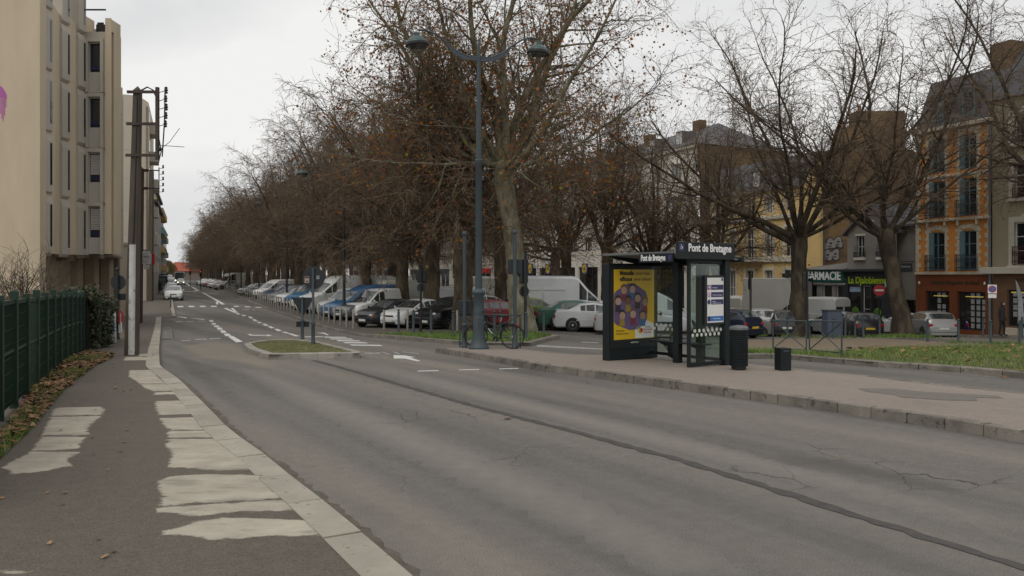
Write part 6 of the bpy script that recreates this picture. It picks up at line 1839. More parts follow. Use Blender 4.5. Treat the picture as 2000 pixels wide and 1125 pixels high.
# motorcyclist between car and kerb
# ---------------------------------------------------------------- people
M_cloth = mat('dark_clothing', (.012, .012, .014), .85, .3, 12)
M_cloth2 = mat('dark_jacket', (.020, .018, .022), .85, .3, 12)
M_hair_g = mat('grey_hair', (.30, .28, .26), .8, .2, 20); M_hair_b = mat('brown_hair', (.035, .022, .015), .8, .2, 20)
M_face = mat('skin', (.40, .25, .18), .6, .1, 10)
def person(label, pos, rz, h=1.72, stride=.25, hair=M_hair_b, name='person'):
    t = thing(name, label, 'person', pos, rz, None)
    k = h / 1.75
    J = dict(pel=(0, 0, .95), wa=(0, 0, 1.10), ch=(0, .01, 1.30), ne=(0, 0, 1.48), hb=(0, -.02, 1.56), hd=(0, -.03, 1.66), ht=(0, -.02, 1.74),
             sl=(.17, 0, 1.42), el=(.23, .03, 1.14), wl=(.22, -.08, .90), hl=(.21, -.12, .82), hl2=(.20, -.14, .76),
             hipl=(.09, 0, .90), kl=(.10, -stride * .45, .50), al=(.10, -stride * .35, .08), tl=(.11, -stride * .35 - .18, .04),
             sr=(-.17, 0, 1.42), er=(-.23, .05, 1.14), wr=(-.21, .04, .90), hr=(-.20, .02, .82), hr2=(-.20, .01, .76),
             hipr=(-.09, 0, .90), kr=(-.10, stride * .15, .49), ar=(-.10, stride * .6, .09), tr=(-.11, stride * .6 - .18, .04))
    rad = dict(pel=.155, wa=.14, ch=.165, ne=.062, hb=.075, hd=.095, ht=.06, sl=.075, el=.052, wl=.036, hl=.040, hl2=.022, sr=.075, er=.052, wr=.036, hr=.040, hr2=.022,
               hipl=.10, kl=.065, al=.045, tl=.035, hipr=.10, kr=.065, ar=.045, tr=.035)
    E = [('pel', 'wa'), ('wa', 'ch'), ('ch', 'ne'), ('ne', 'hb'), ('hb', 'hd'), ('hd', 'ht'), ('ch', 'sl'), ('sl', 'el'), ('el', 'wl'), ('wl', 'hl'), ('hl', 'hl2'), ('ch', 'sr'), ('sr', 'er'), ('er', 'wr'), ('wr', 'hr'), ('hr', 'hr2'),
         ('pel', 'hipl'), ('hipl', 'kl'), ('kl', 'al'), ('al', 'tl'), ('pel', 'hipr'), ('hipr', 'kr'), ('kr', 'ar'), ('ar', 'tr')]
    names = list(J)
    me = bpy.data.meshes.new('figure'); me.from_pydata([tuple(c * k for c in J[n]) for n in names], [(names.index(a), names.index(b)) for a, b in E], [])
    me.materials.append(M_cloth)
    me.materials.append(M_face)
    o = link('figure', me, t)
    sk = o.modifiers.new('skin', 'SKIN')
    sk.use_smooth_shade = True
    for n, v in zip(names, me.skin_vertices[0].data if me.skin_vertices else []): pass
    if not me.skin_vertices:
        bmx = bmesh.new(); bmx.from_mesh(me); bmx.verts.layers.skin.verify(); bmx.to_mesh(me); bmx.free()
    for i, n in enumerate(names):
        d = me.skin_vertices[0].data[i]; d.radius = (rad[n] * k, rad[n] * k * (.72 if n in ('pel', 'wa', 'ch') else 1)); d.use_root = (n == 'pel')
    ss = o.modifiers.new('sub', 'SUBSURF'); ss.levels = 1; ss.render_levels = 1
    # coat over the torso, face and hair
    MB().lathe([(.19 * k, .78 * k), (.175 * k, 1.0 * k), (.18 * k, 1.25 * k), (.205 * k, 1.40 * k), (.15 * k, 1.47 * k), (.07 * k, 1.50 * k)], 14).build('jacket', M_cloth2, t, 60).scale = (1.05, .72, 1)
    MB().ball((0, -.045 * k, 1.645 * k), .088 * k, 12, (.86, .95, 1.18)).build('face', M_face, t, 60)
    MB().ball((0, -.015 * k, 1.685 * k), .10 * k, 12, (.92, 1.0, .95)).build('hair', hair, t, 60)
    MB().ball((0, -.132 * k, 1.635 * k), .016 * k, 6, (.8, 1, 1.3)).build('nose', M_face, t, 60)
    return t
q = P(1957, 656.5, .12)
person('person in dark jacket and trousers standing on the shop pavement by the no-parking sign', q, R(40), 1.72, .18)
q = PX(1790, 49.5, .1)
person('grey-haired person in dark coat behind the silver hatchback', q, R(90), 1.68, .2, M_hair_g)
q = P(311, 573, .12)
person('person in black walking on the left pavement by the far bus shelter', q, R(200), 1.75, .45)
q = PX(350, 95, .0)
mc = person('rider in dark clothes on a motorcycle in front of the lit car', (q.x - .2, q.y, q.z - .1), R(20), 1.6, .1)
mt = thing('motorcycle', 'small dark motorcycle ridden in front of the lit car', 'motorcycle', (q.x - .2, q.y - .1, q.z), math.atan2(-1, .405))
for x in (-.6, .6): MB().lathe([(.2, -.05), (.3, -.04), (.3, .04), (.2, .05)], 16, (x, 0, .3), 'y').build('wheel', M_rubber, mt)
MB().box((0, 0, .62), (.9, .28, .3), 0, .08).build('body', M_trim, mt)
MB().ball((.62, 0, .85), .10, 8).build('headlight', M_lit, mt)
MB().tube([(.45, -.35, 1.0), (.5, 0, .98), (.45, .35, 1.0)], .02, 6).build('handlebar', M_trim, mt)
q = PX(1652, 51.5, .1)
person('dark figure standing in the dark shop doorway', q, R(20), 1.7, .1)
# ================================================================== BUILDINGS
M_beige = mat('beige_render', (.53, .44, .315), .9, .09, .9, pos=True, bump=.1, bscale=25, stretch=(1, 1, .22), detail=6.0)
M_precast = mat('precast_panel', (.43, .395, .335), .9, .10, .8, pos=True, stretch=(1, 1, .3), bump=.1, bscale=25)
M_beige2 = mat('pale_beige_wall', (.48, .43, .345), .9, .08, .3, pos=True)
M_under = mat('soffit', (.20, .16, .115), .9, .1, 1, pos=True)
M_bframe = mat('blue_frame', (.012, .018, .055), .5, .1)
M_wglass = mat('window_glass', (.018, .022, .024), .05, .2, .7, spec=.9)
M_wglass_c = mat('window_glass_curtain', (.16, .16, .155), .15, .4, 1.2, spec=.7)
M_shut = mat('roller_shutter', (.42, .40, .37), .7, .08, 3)
M_wframe = mat('white_frame', (.56, .55, .52), .55, .08)
M_bluef = mat('light_blue_joinery', (.115, .19, .215), .55, .15, 4)
M_iron = mat('wrought_iron', (.030, .040, .048), .5, .2)
M_ironr = mat('dark_red_iron', (.06, .018, .022), .5, .2)
M_orange = mat('orange_render', (.62, .245, .05), .9, .10, .8, pos=True, bump=.1, bscale=20)
M_ostone = mat('pale_quoin_stone', (.56, .49, .37), .9, .15, 2.5, pos=True, bump=.15, bscale=25)
M_oshop = mat('orange_shopfront', (.18, .048, .012), .6, .10, 1, pos=True)
M_cream = mat('cream_render', (.33, .285, .195), .9, .08, .7, pos=True)
M_yell = mat('yellow_render', (.66, .47, .20), .9, .10, .7, pos=True)
M_lime = mat('pale_limestone', (.54, .50, .41), .9, .10, 1.5, pos=True)
M_wwall = mat('white_render', (.66, .62, .54), .9, .08, .35, pos=True)
M_slate = mat('slate_roof', (.085, .083, .088), .7, .25, 1.6, pos=True, bump=.4, bscale=14)
M_greyr = mat('grey_render', (.235, .215, .185), .95, .22, .5, pos=True, bump=.15, bscale=20)
M_dkshop = mat('dark_shopfront', (.028, .031, .036), .6, .15, 2)
M_grn = mat('pharmacy_green', (.008, .085, .062), .5, .1, 2)
M_lime_t = mat('lime_letter', (.36, .52, .01), .5, 0)
M_greyst = mat('grey_stone_cladding', (.22, .21, .20), .85, .12, 2.0, pos=True)
M_shopglass = mat('shop_glass', (.020, .018, .016), .05, .3, 1.5, spec=.9)
M_card = mat('window_card', (.30, .31, .32), .6, .15, 8)
def brick_mat(name, a, b_, mortar, sc=7.0):
    m = bpy.data.materials.new(name); b, n, l = _prin(m); b.inputs['Roughness'].default_value = .95
    tc_ = n.new('ShaderNodeTexCoord'); mp_ = n.new('ShaderNodeMapping'); mp_.inputs['Rotation'].default_value = (HP, 0, 0)
    l.new(tc_.outputs['Object'], mp_.inputs['Vector'])
    br = n.new('ShaderNodeTexBrick'); br.inputs['Scale'].default_value = sc / 2; br.inputs['Color1'].default_value = (*a, 1); br.inputs['Color2'].default_value = (*b_, 1); br.inputs['Mortar'].default_value = (*mortar, 1); br.inputs['Mortar Size'].default_value = .012
    l.new(mp_.outputs[0], br.inputs['Vector'])
    nz_ = n.new('ShaderNodeTexNoise'); nz_.inputs['Scale'].default_value = .6; nz_.inputs['Detail'].default_value = 6; l.new(tc_.outputs['Object'], nz_.inputs['Vector'])
    r_ = n.new('ShaderNodeValToRGB'); r_.color_ramp.elements[0].position = .46; r_.color_ramp.elements[1].position = .58
    l.new(nz_.outputs['Fac'], r_.inputs['Fac'])
    mx = n.new('ShaderNodeMixRGB'); l.new(r_.outputs[0], mx.inputs['Fac']); l.new(br.outputs['Color'], mx.inputs['Color1']); mx.inputs['Color2'].default_value = (a[0] * 1.25, a[1] * 1.35, a[2] * 1.3, 1)
    l.new(mx.outputs[0], b.inputs['Base Color'])
    MATS[name] = m
    return m
M_brickw = brick_mat('brown_brick_gable', (.135, .080, .042), (.085, .050, .030), (.12, .10, .075))

def wall_holes(W, z0, z1, holes, m, parent, depth=.16, name='wall', y=0.0, x0=0.0):
    """front wall in the local xz plane (outside is -y) with window openings and their reveals"""
    xs = sorted({x0, W} | {h[0] for h in holes} | {h[1] for h in holes}); zs = sorted({z0, z1} | {h[2] for h in holes} | {h[3] for h in holes})
    b = MB()
    for xa, xb in zip(xs, xs[1:]):
        for za, zb_ in zip(zs, zs[1:]):
            cx, cz = (xa + xb) / 2, (za + zb_) / 2
            if any(h[0] < cx < h[1] and h[2] < cz < h[3] for h in holes): continue
            b._add([(xa, y, za), (xb, y, za), (xb, y, zb_), (xa, y, zb_)], [(0, 1, 2, 3)])
    for (xa, xb, za, zb_) in holes:
        d = y + depth
        b._add([(xa, y, za), (xa, d, za), (xa, d, zb_), (xa, y, zb_)], [(0, 1, 2, 3)])
        b._add([(xb, y, za), (xb, d, za), (xb, d, zb_), (xb, y, zb_)], [(3, 2, 1, 0)])
        b._add([(xa, y, za), (xb, y, za), (xb, d, za), (xa, d, za)], [(0, 1, 2, 3)])
        b._add([(xa, y, zb_), (xb, y, zb_), (xb, d, zb_), (xa, d, zb_)], [(3, 2, 1, 0)])
    return b.build(name, m, parent)
def window(parent, h, fm, gm, y=.10, bars=1, trans=1, fw=.06, shutter=None, sill=None):
    xa, xb, za, zb_ = h
    b = MB()
    for q in [(xa, xa + fw, za, zb_), (xb - fw, xb, za, zb_), (xa + fw, xb - fw, zb_ - fw, zb_), (xa + fw, xb - fw, za, za + fw)]: b.bx(q[0], q[1], y, y + .05, q[2], q[3])
    for i in range(bars):
        x = xa + (xb - xa) * (i + 1) / (bars + 1); b.bx(x - fw * .5, x + fw * .5, y - .004, y + .05, za + fw, zb_ - fw)
    for i in range(trans):
        z = za + (zb_ - za) * (i + 1) / (trans + 1); b.bx(xa + fw, xb - fw, y - .002, y + .05, z - fw * .35, z + fw * .35)
    o = b.build('window', fm, parent)
    MB().bx(xa, xb, y + .03, y + .06, za, zb_).build('pane', gm, o)
    if shutter:
        zs_ = zb_ - (zb_ - za) * shutter
        b = MB(); n = max(3, int((zb_ - zs_) / .10))
        for i in range(n): b.bx(xa + fw * .5, xb - fw * .5, y - .03, y - .010, zs_ + (zb_ - zs_) * i / n + .006, zs_ + (zb_ - zs_) * (i + 1) / n)
        b.build('shutter', M_shut, o)
    if sill: MB().bx(xa - .08, xb + .08, -.10, .06, za - .09, za - .003).build('sill', sill, o)
    return o
def balcony(parent, xa, xb, z, m, d=.30, h=.95, n=None, slab=None):
    b = MB()
    n = n or int((xb - xa) / .11)
    for i in range(n + 1):
        x = xa + (xb - xa) * i / n; b.bx(x - .008, x + .008, -d - .008, -d + .008, z + .05, z + h)
        if i < n:
            xm = x + (xb - xa) / n / 2
            b.bx(xm - .03, xm + .03, -d - .004, -d + .004, z + .20, z + .26); b.bx(xm - .035, xm + .035, -d - .004, -d + .004, z + .62, z + .68)
    for zz_ in (.06, .55, .75, h): b.bx(xa - .01, xb + .01, -d - .014, -d + .014, z + zz_ - .014, z + zz_ + .014)
    for x in (xa, xb):
        b.bx(x - .012, x + .012, -d, -.01, z + h - .014, z + h + .014); b.bx(x - .012, x + .012, -d, -.01, z + .05, z + .08)
        for k in range(2): b.bx(x - .008, x + .008, -d * (k + 1) / 3 - .008, -d * (k + 1) / 3 + .008, z + .05, z + h)
    o = b.build('balcony_railing', m, parent)
    if slab: MB().bx(xa - .1, xb + .1, -d - .08, -.002, z - .12, z + .03).build('balcony_slab', slab, o)
    return o
U = FAR_DIR.copy()                      # direction of the facades, receding
def bld(name, label, pA, pB, cat='building', zg=None):
    """root at the photo-left (far) foot of the facade, local +x towards photo right, outside = -y"""
    d = (pB - pA)
    z = zg if zg is not None else min(g(pA.x, pA.y), g(pB.x, pB.y)) - .05
    return thing(name, label, cat, (pA.x, pA.y, z), math.atan2(d.y, d.x)), d.length
rowA = Vector((24.35, 48.0))
def rowpt(px, off=0.0):
    o = rowA + Vector((U.y, -U.x)) * off          # off > 0 moves away from the camera side
    k = (px - 1000) / F
    t_ = (k * o.y - o.x) / (U.x - k * U.y)
    return o + U * t_
def zloc(root, py, px):
    """local height seen at photo row py on the facade point under photo column px"""
    q = rowpt(px)
    return ZP(py, q.y) - root.location.z

# ---------------------------------------------------------------- orange building
t, W_ = bld('orange_building', 'orange rendered narrow house with pale quoins and blue balconied windows', rowpt(1789), rowpt(1936))
Z = lambda py, px=1862: zloc(t, py, px)
zc1, zc2, zc3, ze = Z(532), Z(427), Z(315), Z(247)
wx = [(.30 * W_ - .52, .30 * W_ + .52), (.715 * W_ - .52, .715 * W_ + .52)]
fl = [(zc1 + .12, zc1 + 2.35), (zc2 + .12, zc2 + 2.25), (zc3 - .55, ze - .55)]
holes = [(a, b_, z0, z1) for (z0, z1) in fl for (a, b_) in wx]
wall_holes(W_, zc1, ze, holes, M_orange, t)
for hh_ in holes:
    window(t, hh_, M_bluef, M_wglass, .09, 1, 2, .07)
    o = MB().bx(hh_[0] - .0, hh_[0] + .30, -.03, .08, hh_[2] + .02, hh_[3] - .02).build('open_shutter', M_bluef, t)
    # toothed quoins round the window and its arched head
    z = hh_[2] - .1; i = 0
    while z < hh_[3] + .25:
        w_ = .26 if i % 2 else .16
        for x0_, x1_ in ((hh_[0] - w_, hh_[0] - .005), (hh_[1] + .005, hh_[1] + w_)): MB().bx(x0_, x1_, -.035, -.002, z + .006, z + .20).build('quoin', M_ostone, t)
        z += .206; i += 1
    for k in range(7):
        a = math.pi * (k + .5) / 7
        cx, cz = (hh_[0] + hh_[1]) / 2, hh_[3] + .02
        MB().box((0, 0, 0), (.20, .036, .26), 0).build('arch_stone', M_ostone, t, loc=(cx + .52 * math.cos(a), -.022, cz + .24 * math.sin(a))).rotation_euler = (0, HP - a, 0)
z = zc1 + .05; i = 0
while z < ze - .2:
    w_ = .36 if i % 2 else .22
    MB().bx(0, w_, -.03, -.002, z + .006, z + .26).build('quoin', M_ostone, t)
    MB().bx(W_ - w_, W_ - .05, -.03, -.002, z + .006, z + .26).build('quoin', M_ostone, t)
    z += .266; i += 1
for z, d in ((zc1, .14), (zc2, .22), (zc3 - .75, .08)):
    MB().bx(-.02, W_ + .02, -d, .02, z - .13, z + .02, .02).build('string_course', M_ostone, t)
for (z0, z1) in fl[:2]:
    for (a, b_) in wx: balcony(t, a - .10, b_ + .10, z0 - .08, M_iron)
for (a, b_) in wx:
    for x in (a - .1, b_ + .02): MB().bx(x, x + .1, -.2, -.0, zc2 - .42, zc2 - .13, .02).build('corbel', M_ostone, t)
# shopfront
gh = zc1 - .14
sh_h = [(.10 * W_ + .2, .47 * W_, .55, gh - .95), (.57 * W_, .95 * W_ - .1, .55, gh - .95)]
wall_holes(W_, -.3, zc1 - .13, sh_h, M_oshop, t, .25, 'shopfront_wall', -.02)
for j, hh_ in enumerate(sh_h):
    o = window(t, hh_, M_dkshop, M_shopglass, .14, 0, 0, .07)
    r_ = random.Random(j)
    for c in range(2 + j % 2):
        for k in range(6):
            x = hh_[0] + (hh_[1] - hh_[0]) * (.45 + .2 * c); z = hh_[2] + .12 + k * .34
            if r_.random() < .88: MB().bx(x, x + .22, .11, .118, z, z + .26).build('window_card', M_card, o)
    MB().bx(hh_[0] + .45, hh_[1] - .2, .10, .12, hh_[3] - .30, hh_[3] - .26).build('window_lamp', mat('warm_tube', (.8, .62, .10), .5, 0, emis=.25), o)
text('Cabinet d\'Agence du Mail', .30, (W_ * .53, -.035, gh - .45), (HP, 0, 0), M_dkletter, t, ext=.01, bold=.006)
for x in (.28, W_ - .35): MB().tube([(x, -.02, gh - .5), (x + .12, -.22, gh - .42), (x + .15, -.26, gh - .55)], .05, 6).build('spot_lamp', M_wframe, t)
# eaves and mansard
MB().bx(-.1, W_ + .1, -.25, .1, ze - .12, ze + .1, .03).build('eaves', M_ostone, t)
zr = Z(140)
b = MB(); b._add([(0, -.05, ze + .1), (W_, -.05, ze + .1), (W_, 1.3, zr), (0.0, 1.3, zr), (0, 9, zr), (W_, 9, zr), (0, 9, 0), (W_, 9, 0), (0, .25, ze), (W_, .25, ze)], [(0, 1, 2, 3), (3, 2, 5, 4), (5, 7, 6, 4), (0, 3, 4, 8), (1, 9, 5, 2)])
b.build('mansard_roof', M_slate, t)
MB()._add([(0.001, .17, 0), (0.001, 9, 0), (.001, 9, zr - .01), (.001, .3, ze)], [(0, 1, 2, 3)]).build('side_wall', M_greyr, t)
MB()._add([(W_, .17, 0), (W_, 9, 0), (W_, 9, zr - .01), (W_, .3, ze)], [(3, 2, 1, 0)]).build('side_wall', M_greyr, t)
for (a, b_) in wx:
    MB().bx(a, b_, .05, 1.2, ze + .35, ze + 2.1, .02).build('dormer', M_slate, t)
    MB().bx(a + .12, b_ - .12, .02, .06, ze + .5, ze + 1.9).build('dormer_window', M_bluef, t)
    MB().bx(a + .22, b_ - .22, .0, .03, ze + .6, ze + 1.8).build('pane', M_wglass, t)
MB().bx(W_ - .9, W_ + .3, 1.2, 2.4, zr - .5, zr + 1.3).build('chimney', M_brickw, t)
MB().tube([(W_ + .0, -.12, .1), (W_ + .0, -.12, ze)], .07, 8).build('downpipe', mat('zinc_pipe', (.17, .175, .185), .5, .2, metal=.3), t)
# shop sign on an iron arm
MB().bx(-.55, .45, -.75, -.70, zc1 + .62, zc1 + .68).build('sign_arm', M_iron, t)
sg = MB().bx(-.50, .35, -.76, -.69, zc1 + .02, zc1 + .56, .01).build('sign_box', M_dkshop, t)
text('Century', .20, (-.08, -.765, zc1 + .36), (HP, 0, 0), M_wframe, sg, ext=.002)
orange_W = W_

# ---------------------------------------------------------------- cream building at the right
t, W_ = bld('cream_building', 'cream house with white window surrounds and dark red balcony at the photo edge', rowpt(1938), rowpt(2290))
Z = lambda py, px=1975: zloc(t, py, px)
k_ = W_ / 352.0
z1a, z1b, z2a, z2b = Z(518), Z(435), Z(388), Z(322)
xs1 = [1.25, 3.9, 6.4]
holes = [(x, x + 1.15, z0, z1) for x in xs1 for (z0, z1) in ((z1a, z1b), (z2a, z2b), (Z(282), Z(228)))]
wall_holes(W_, Z(533), Z(190), holes, M_cream, t)
for hh_ in holes:
    window(t, hh_, M_wframe, M_wglass, .10, 1, 2, .07)
    for q in [(hh_[0] - .3, hh_[0] - .004, hh_[2] - .02, hh_[3] + .3), (hh_[1] + .004, hh_[1] + .3, hh_[2] - .02, hh_[3] + .3), (hh_[0], hh_[1], hh_[3] + .004, hh_[3] + .3)]:
        MB().bx(q[0], q[1], -.05, -.002, q[2], q[3]).build('surround', M_lime, t)
    MB().bx((hh_[0] + hh_[1]) / 2 - .14, (hh_[0] + hh_[1]) / 2 + .14, -.09, -.052, hh_[3] + .0, hh_[3] + .42).build('keystone', M_lime, t)
    MB().bx(hh_[0] - .32, hh_[1] + .32, -.16, -.002, hh_[2] - .16, hh_[2] - .024).build('sill', M_lime, t)
    balcony(t, hh_[0] - .05, hh_[1] + .05, hh_[2] - .02, M_ironr, .12, 1.0 if hh_[2] == z1a else .55)
MB().bx(-.4, W_, -.5, .02, Z(533) - .05, Z(518) - .1, .02).build('shop_cornice', M_lime, t)
sh_h = [(.85, 4.0, .7, Z(566))]
wall_holes(W_, -.4, Z(533) - .05, sh_h, mat('brown_shopfront', (.16, .085, .045), .7, .15, 1, pos=True), t, .25, 'shopfront_wall', -.02)
o = window(t, sh_h[0], M_dkshop, M_shopglass, .14, 1, 0, .07)
for c in range(4):
    for k in range(5):
        if (c * 5 + k) % 7: MB().bx(1.1 + c * .42 + (c > 1) * .3, 1.36 + c * .42 + (c > 1) * .3, .11, .118, .85 + k * .36, 1.12 + k * .36).build('window_card', M_card, o)
MB().bx(1.0, 2.2, .10, .12, Z(572), Z(570)).build('window_lamp', MATS['warm_tube'], o)
text('Gestion Location', .30, (2.4, -.04, Z(546)), (HP, 0, 0), M_dkletter, t, ext=.01)
MB().bx(.9, 4.0, -.3, -.02, -.2, .62, .02).build('shop_plinth', M_ostone, t)
b = MB(); zt_ = Z(190); b._add([(0, -.2, zt_), (W_, -.2, zt_), (W_, 2.0, zt_ + 3), (0, 2.0, zt_ + 3), (0, 9, zt_ + 3), (W_, 9, zt_ + 3), (0, 9, 0), (W_, 9, 0), (0, .2, 0), (W_, .2, 0)], [(0, 1, 2, 3), (3, 2, 5, 4), (0, 3, 4, 6, 8), (4, 5, 7, 6), (1, 9, 7, 5, 2)])
b.build('roof', M_slate, t)

# ---------------------------------------------------------------- grey gabled house with the dark shop
t, W_ = bld('grey_house', 'small grey gabled house above the dark shopfront with lime lettering', rowpt(1655), rowpt(1751))
Z = lambda py, px=1700: zloc(t, py, px)
zs1 = Z(527)
h1 = [(.20 * W_, .20 * W_ + .62, Z(502), Z(460)), (.66 * W_, .66 * W_ + .62, Z(502), Z(460))]
wall_holes(W_, zs1, Z(452), h1, M_greyr, t, .2)
zg_ = Z(452); zp = Z(404)
MB()._add([(0, 0, zg_), (W_, 0, zg_), (W_ * .52, 0, zp)], [(0, 1, 2)]).build('gable', M_greyr, t)
for hh_ in h1:
    window(t, hh_, M_wframe, M_wglass, .14, 1, 1, .05)
    MB().bx(hh_[0] - .12, hh_[1] + .12, -.16, -.002, hh_[2] - .18, hh_[2] - .02).build('sill', M_lime, t)
    balcony(t, hh_[0] - .12, hh_[1] + .12, hh_[2] - .02, M_iron, .14, .35, 6)
    MB().bx(hh_[0] - .1, hh_[1] + .1, -.03, -.002, hh_[3] + .02, hh_[3] + .14).build('lintel', M_lime, t)
MB().bx(W_ * .5 - .22, W_ * .5 + .22, -.05, -.002, Z(440), Z(430)).build('gable_sill', M_lime, t)
b = MB()
for sx_, x0_ in ((1, 0.0), (-1, W_)):
    xm = W_ * .52
    xo = x0_ - sx_ * .25; zo = zg_ - .22
    b._add([(xo, -.25, zo), (xm, -.25, zp + .05), (xm, 7, zp + .05), (xo, 7, zo), (xo, -.25, zo + .12), (xm, -.25, zp + .20), (xm, 7, zp + .20), (xo, 7, zo + .12)], [(0, 1, 2, 3), (4, 5, 6, 7), (0, 1, 5, 4), (0, 3, 7, 4)])
b.build('roof', M_slate, t)
MB()._add([(0, .2, 0), (0, 7, 0), (0, 7, zg_), (0, .0, zg_)], [(0, 1, 2, 3)]).build('side_wall', M_greyr, t)
sx0, sx1 = -.10 * W_, W_ * .78
shw = [(.02 * W_ + .0, .30 * W_, .4, Z(558)), (.33 * W_, .49 * W_, .08, Z(558)), (.52 * W_, .72 * W_, .4, Z(558))]
wall_holes(W_ - .05, -.4, zs1 - .1, shw, M_dkshop, t, .2, 'shopfront_wall', -.06, -.35)
for j, hh_ in enumerate(shw):
    o = window(t, hh_, M_wframe if j == 1 else M_dkshop, M_shopglass, .08, 0, 1 if j == 1 else 0, .06)
    if j != 1:
        MB().bx(hh_[0] + .1, hh_[1] - .1, .03, .05, hh_[3] - .42, hh_[3] - .08).build('window_sticker', mat('pale_blue_sticker', (.30, .40, .52), .5, .2, 6), o)
        MB().ball(((hh_[0] + hh_[1]) / 2, .05, hh_[2] + 1.0), .32, 10, (1, .1, 1)).build('window_graphic', mat('green_graphic', (.09, .22, .02), .5, .5, 12), o)
MB().bx(-.45, W_ - .02, -.34, .0, zs1 - .12, zs1 + .06, .02).build('shop_cornice', M_dkshop, t)
text('La Djalobienne', .62, (W_ * .43, -.075, Z(548)), (HP, 0, 0), M_lime_t, t, ext=.012, bold=.012, sx=.82)
text('DJALOBIENNE', .14, (-.42, -.075, Z(546)), (HP, 0, 0), M_lime_t, t, ext=.004, sx=.7)
# lower wing in shade to its right, up to the orange house
t, W_ = bld('grey_wing', 'plain shaded grey wall between the grey house and the orange house', rowpt(1752, .6), rowpt(1789, .6))
zt_ = zloc(t, 440, 1770)
wall_holes(W_ + .3, -.3, zt_, [(.55, 1.5, .0, 2.2)], M_greyr, t)
window(t, (.55, 1.5, .0, 2.2), M_dkshop, M_shopglass, .12, 0, 0)
b = MB(); b._add([(-.6, -.4, zt_ - .02), (W_ + .3, -.4, zt_ - .02), (W_ + .3, 5, zt_ + 3.0), (-.6, 5, zt_ + 3.0), (-.6, -.4, zt_ + .1), (W_ + .3, -.4, zt_ + .1), (W_ + .3, 5, zt_ + 3.12), (-.6, 5, zt_ + 3.12)], [(0, 3, 2, 1), (4, 5, 6, 7), (0, 1, 5, 4)])
b.build('roof', M_slate, t)
sg = MB().bx(.2, 1.3, -1.3, -1.2, zloc(t, 561, 1770), zloc(t, 551, 1770), .01).build('sign_box', M_sgrey, t)
text('tabac', .2, (.75, -1.305, zloc(t, 556, 1770)), (HP, 0, 0), M_signback, sg, ext=.002)

# ---------------------------------------------------------------- pharmacy
t, W_ = bld('pharmacy', 'single-storey pharmacy with green sign and grey stone piers', rowpt(1560), rowpt(1652))
Z = lambda py, px=1608: zloc(t, py, px)
shw = [(.12 * W_, .40 * W_, .3, Z(556)), (.52 * W_, .72 * W_, .15, Z(556)), (.80 * W_, .97 * W_, .05, Z(556))]
wall_holes(W_, -.4, Z(552), shw, M_greyst, t, .25, 'shopfront_wall')
for j, hh_ in enumerate(shw):
    o = window(t, hh_, M_wframe, M_shopglass, .12, 0, 0, .06)
    MB().bx(hh_[0] + .1, hh_[0] + .6, .09, .11, hh_[2] + .1, hh_[2] + 1.0).build('window_poster', mat('aqua_poster', (.20, .36, .46), .5, .5, 4), o)
for x in np.arange(.0, W_, .9):
    for z in np.arange(0, Z(552) - .4, .62):
        if not any(h[0] - .05 < x + .42 < h[1] + .05 for h in shw): MB().bx(x + .01, min(W_, x + .84), -.02, -.001, z + .01, z + .60).build('stone_panel', M_greyst, t)
sgn_ = MB().bx(-.1, W_ - .05, -.22, -.02, Z(551), Z(527), .02).build('sign_band', M_grn, t)
text('PHARMACIE', .78, (W_ * .53, -.235, Z(539.5)), (HP, 0, 0), M_letter, sgn_, ext=.012, bold=.02, sx=.86)
MB().bx(-.1, W_, -.12, .02, Z(556) + .02, Z(552), .01).build('lintel_band', M_wframe, t)
b = MB(); b._add([(-.2, -.35, Z(527)), (W_ + .1, -.35, Z(527)), (W_ + .1, 3.6, Z(505)), (-.2, 3.6, Z(517)), (-.2, -.35, Z(526)), (W_ + .1, -.35, Z(526)), (W_ + .1, 3.6, Z(503)), (-.2, 3.6, Z(515))], [(0, 1, 5, 4), (4, 5, 6, 7), (1, 2, 6, 5), (0, 4, 7, 3)])
b.build('roof', mat('zinc_roof', (.16, .155, .15), .6, .2, 1.5, pos=True), t)
cx_ = t
# hanging pharmacy cross
q = rowpt(1538, -1.6)
t = thing('pharmacy_cross', 'dark hanging pharmacy cross left of the straight trunk', 'sign', (q.x, q.y, ZP(549, q.y)), math.atan2(-U.y, -U.x) + .5)
kk = q.y / F
MB().bx(-4 * kk, 4 * kk, -.07, .07, 0, 22 * kk, .01).build('cross_bar', mat('dark_cross', (.012, .020, .018), .5, .1), t)
MB().bx(-10 * kk, 10 * kk, -.072, .072, 7 * kk, 15 * kk, .01).build('cross_bar', MATS['dark_cross'], t)
MB().tube([(10 * kk, 0, 11 * kk), (1.6, .4, 11 * kk)], .03, 6).build('bracket', M_iron, t)

# ---------------------------------------------------------------- brown brick block with graffiti gable
Yg = 58.5
def gp(px, Y=Yg): return (px - 1000) / F * Y
x0_, x1_ = gp(1545), gp(1800)
gz = g(x0_, Yg) - .1
t = thing('brick_block', 'tall brown brick gable wall with pale graffiti and big chimney stack', 'building', (x0_, Yg, gz), 0)
ZG = lambda py: ZP(py, Yg) - gz
Wg = x1_ - x0_
MB().prism_y([(0, 0), (Wg, 0), (Wg, ZG(300)), (Wg * .86, ZG(288)), (Wg * .5, ZG(275)), (.2 * Wg, ZG(300)), (0, ZG(345))], 0, 7).build('gable_wall', M_brickw, t)
cxa, cxb = gp(1682) - x0_, gp(1778) - x0_
MB().bx(cxa, cxb, .8, 2.2, ZG(300), ZG(212)).build('chimney_stack', M_brickw, t)
MB().bx(gp(1652) - x0_, cxa - .02, .9, 2.0, ZG(300), ZG(243)).build('chimney_stack', M_brickw, t)
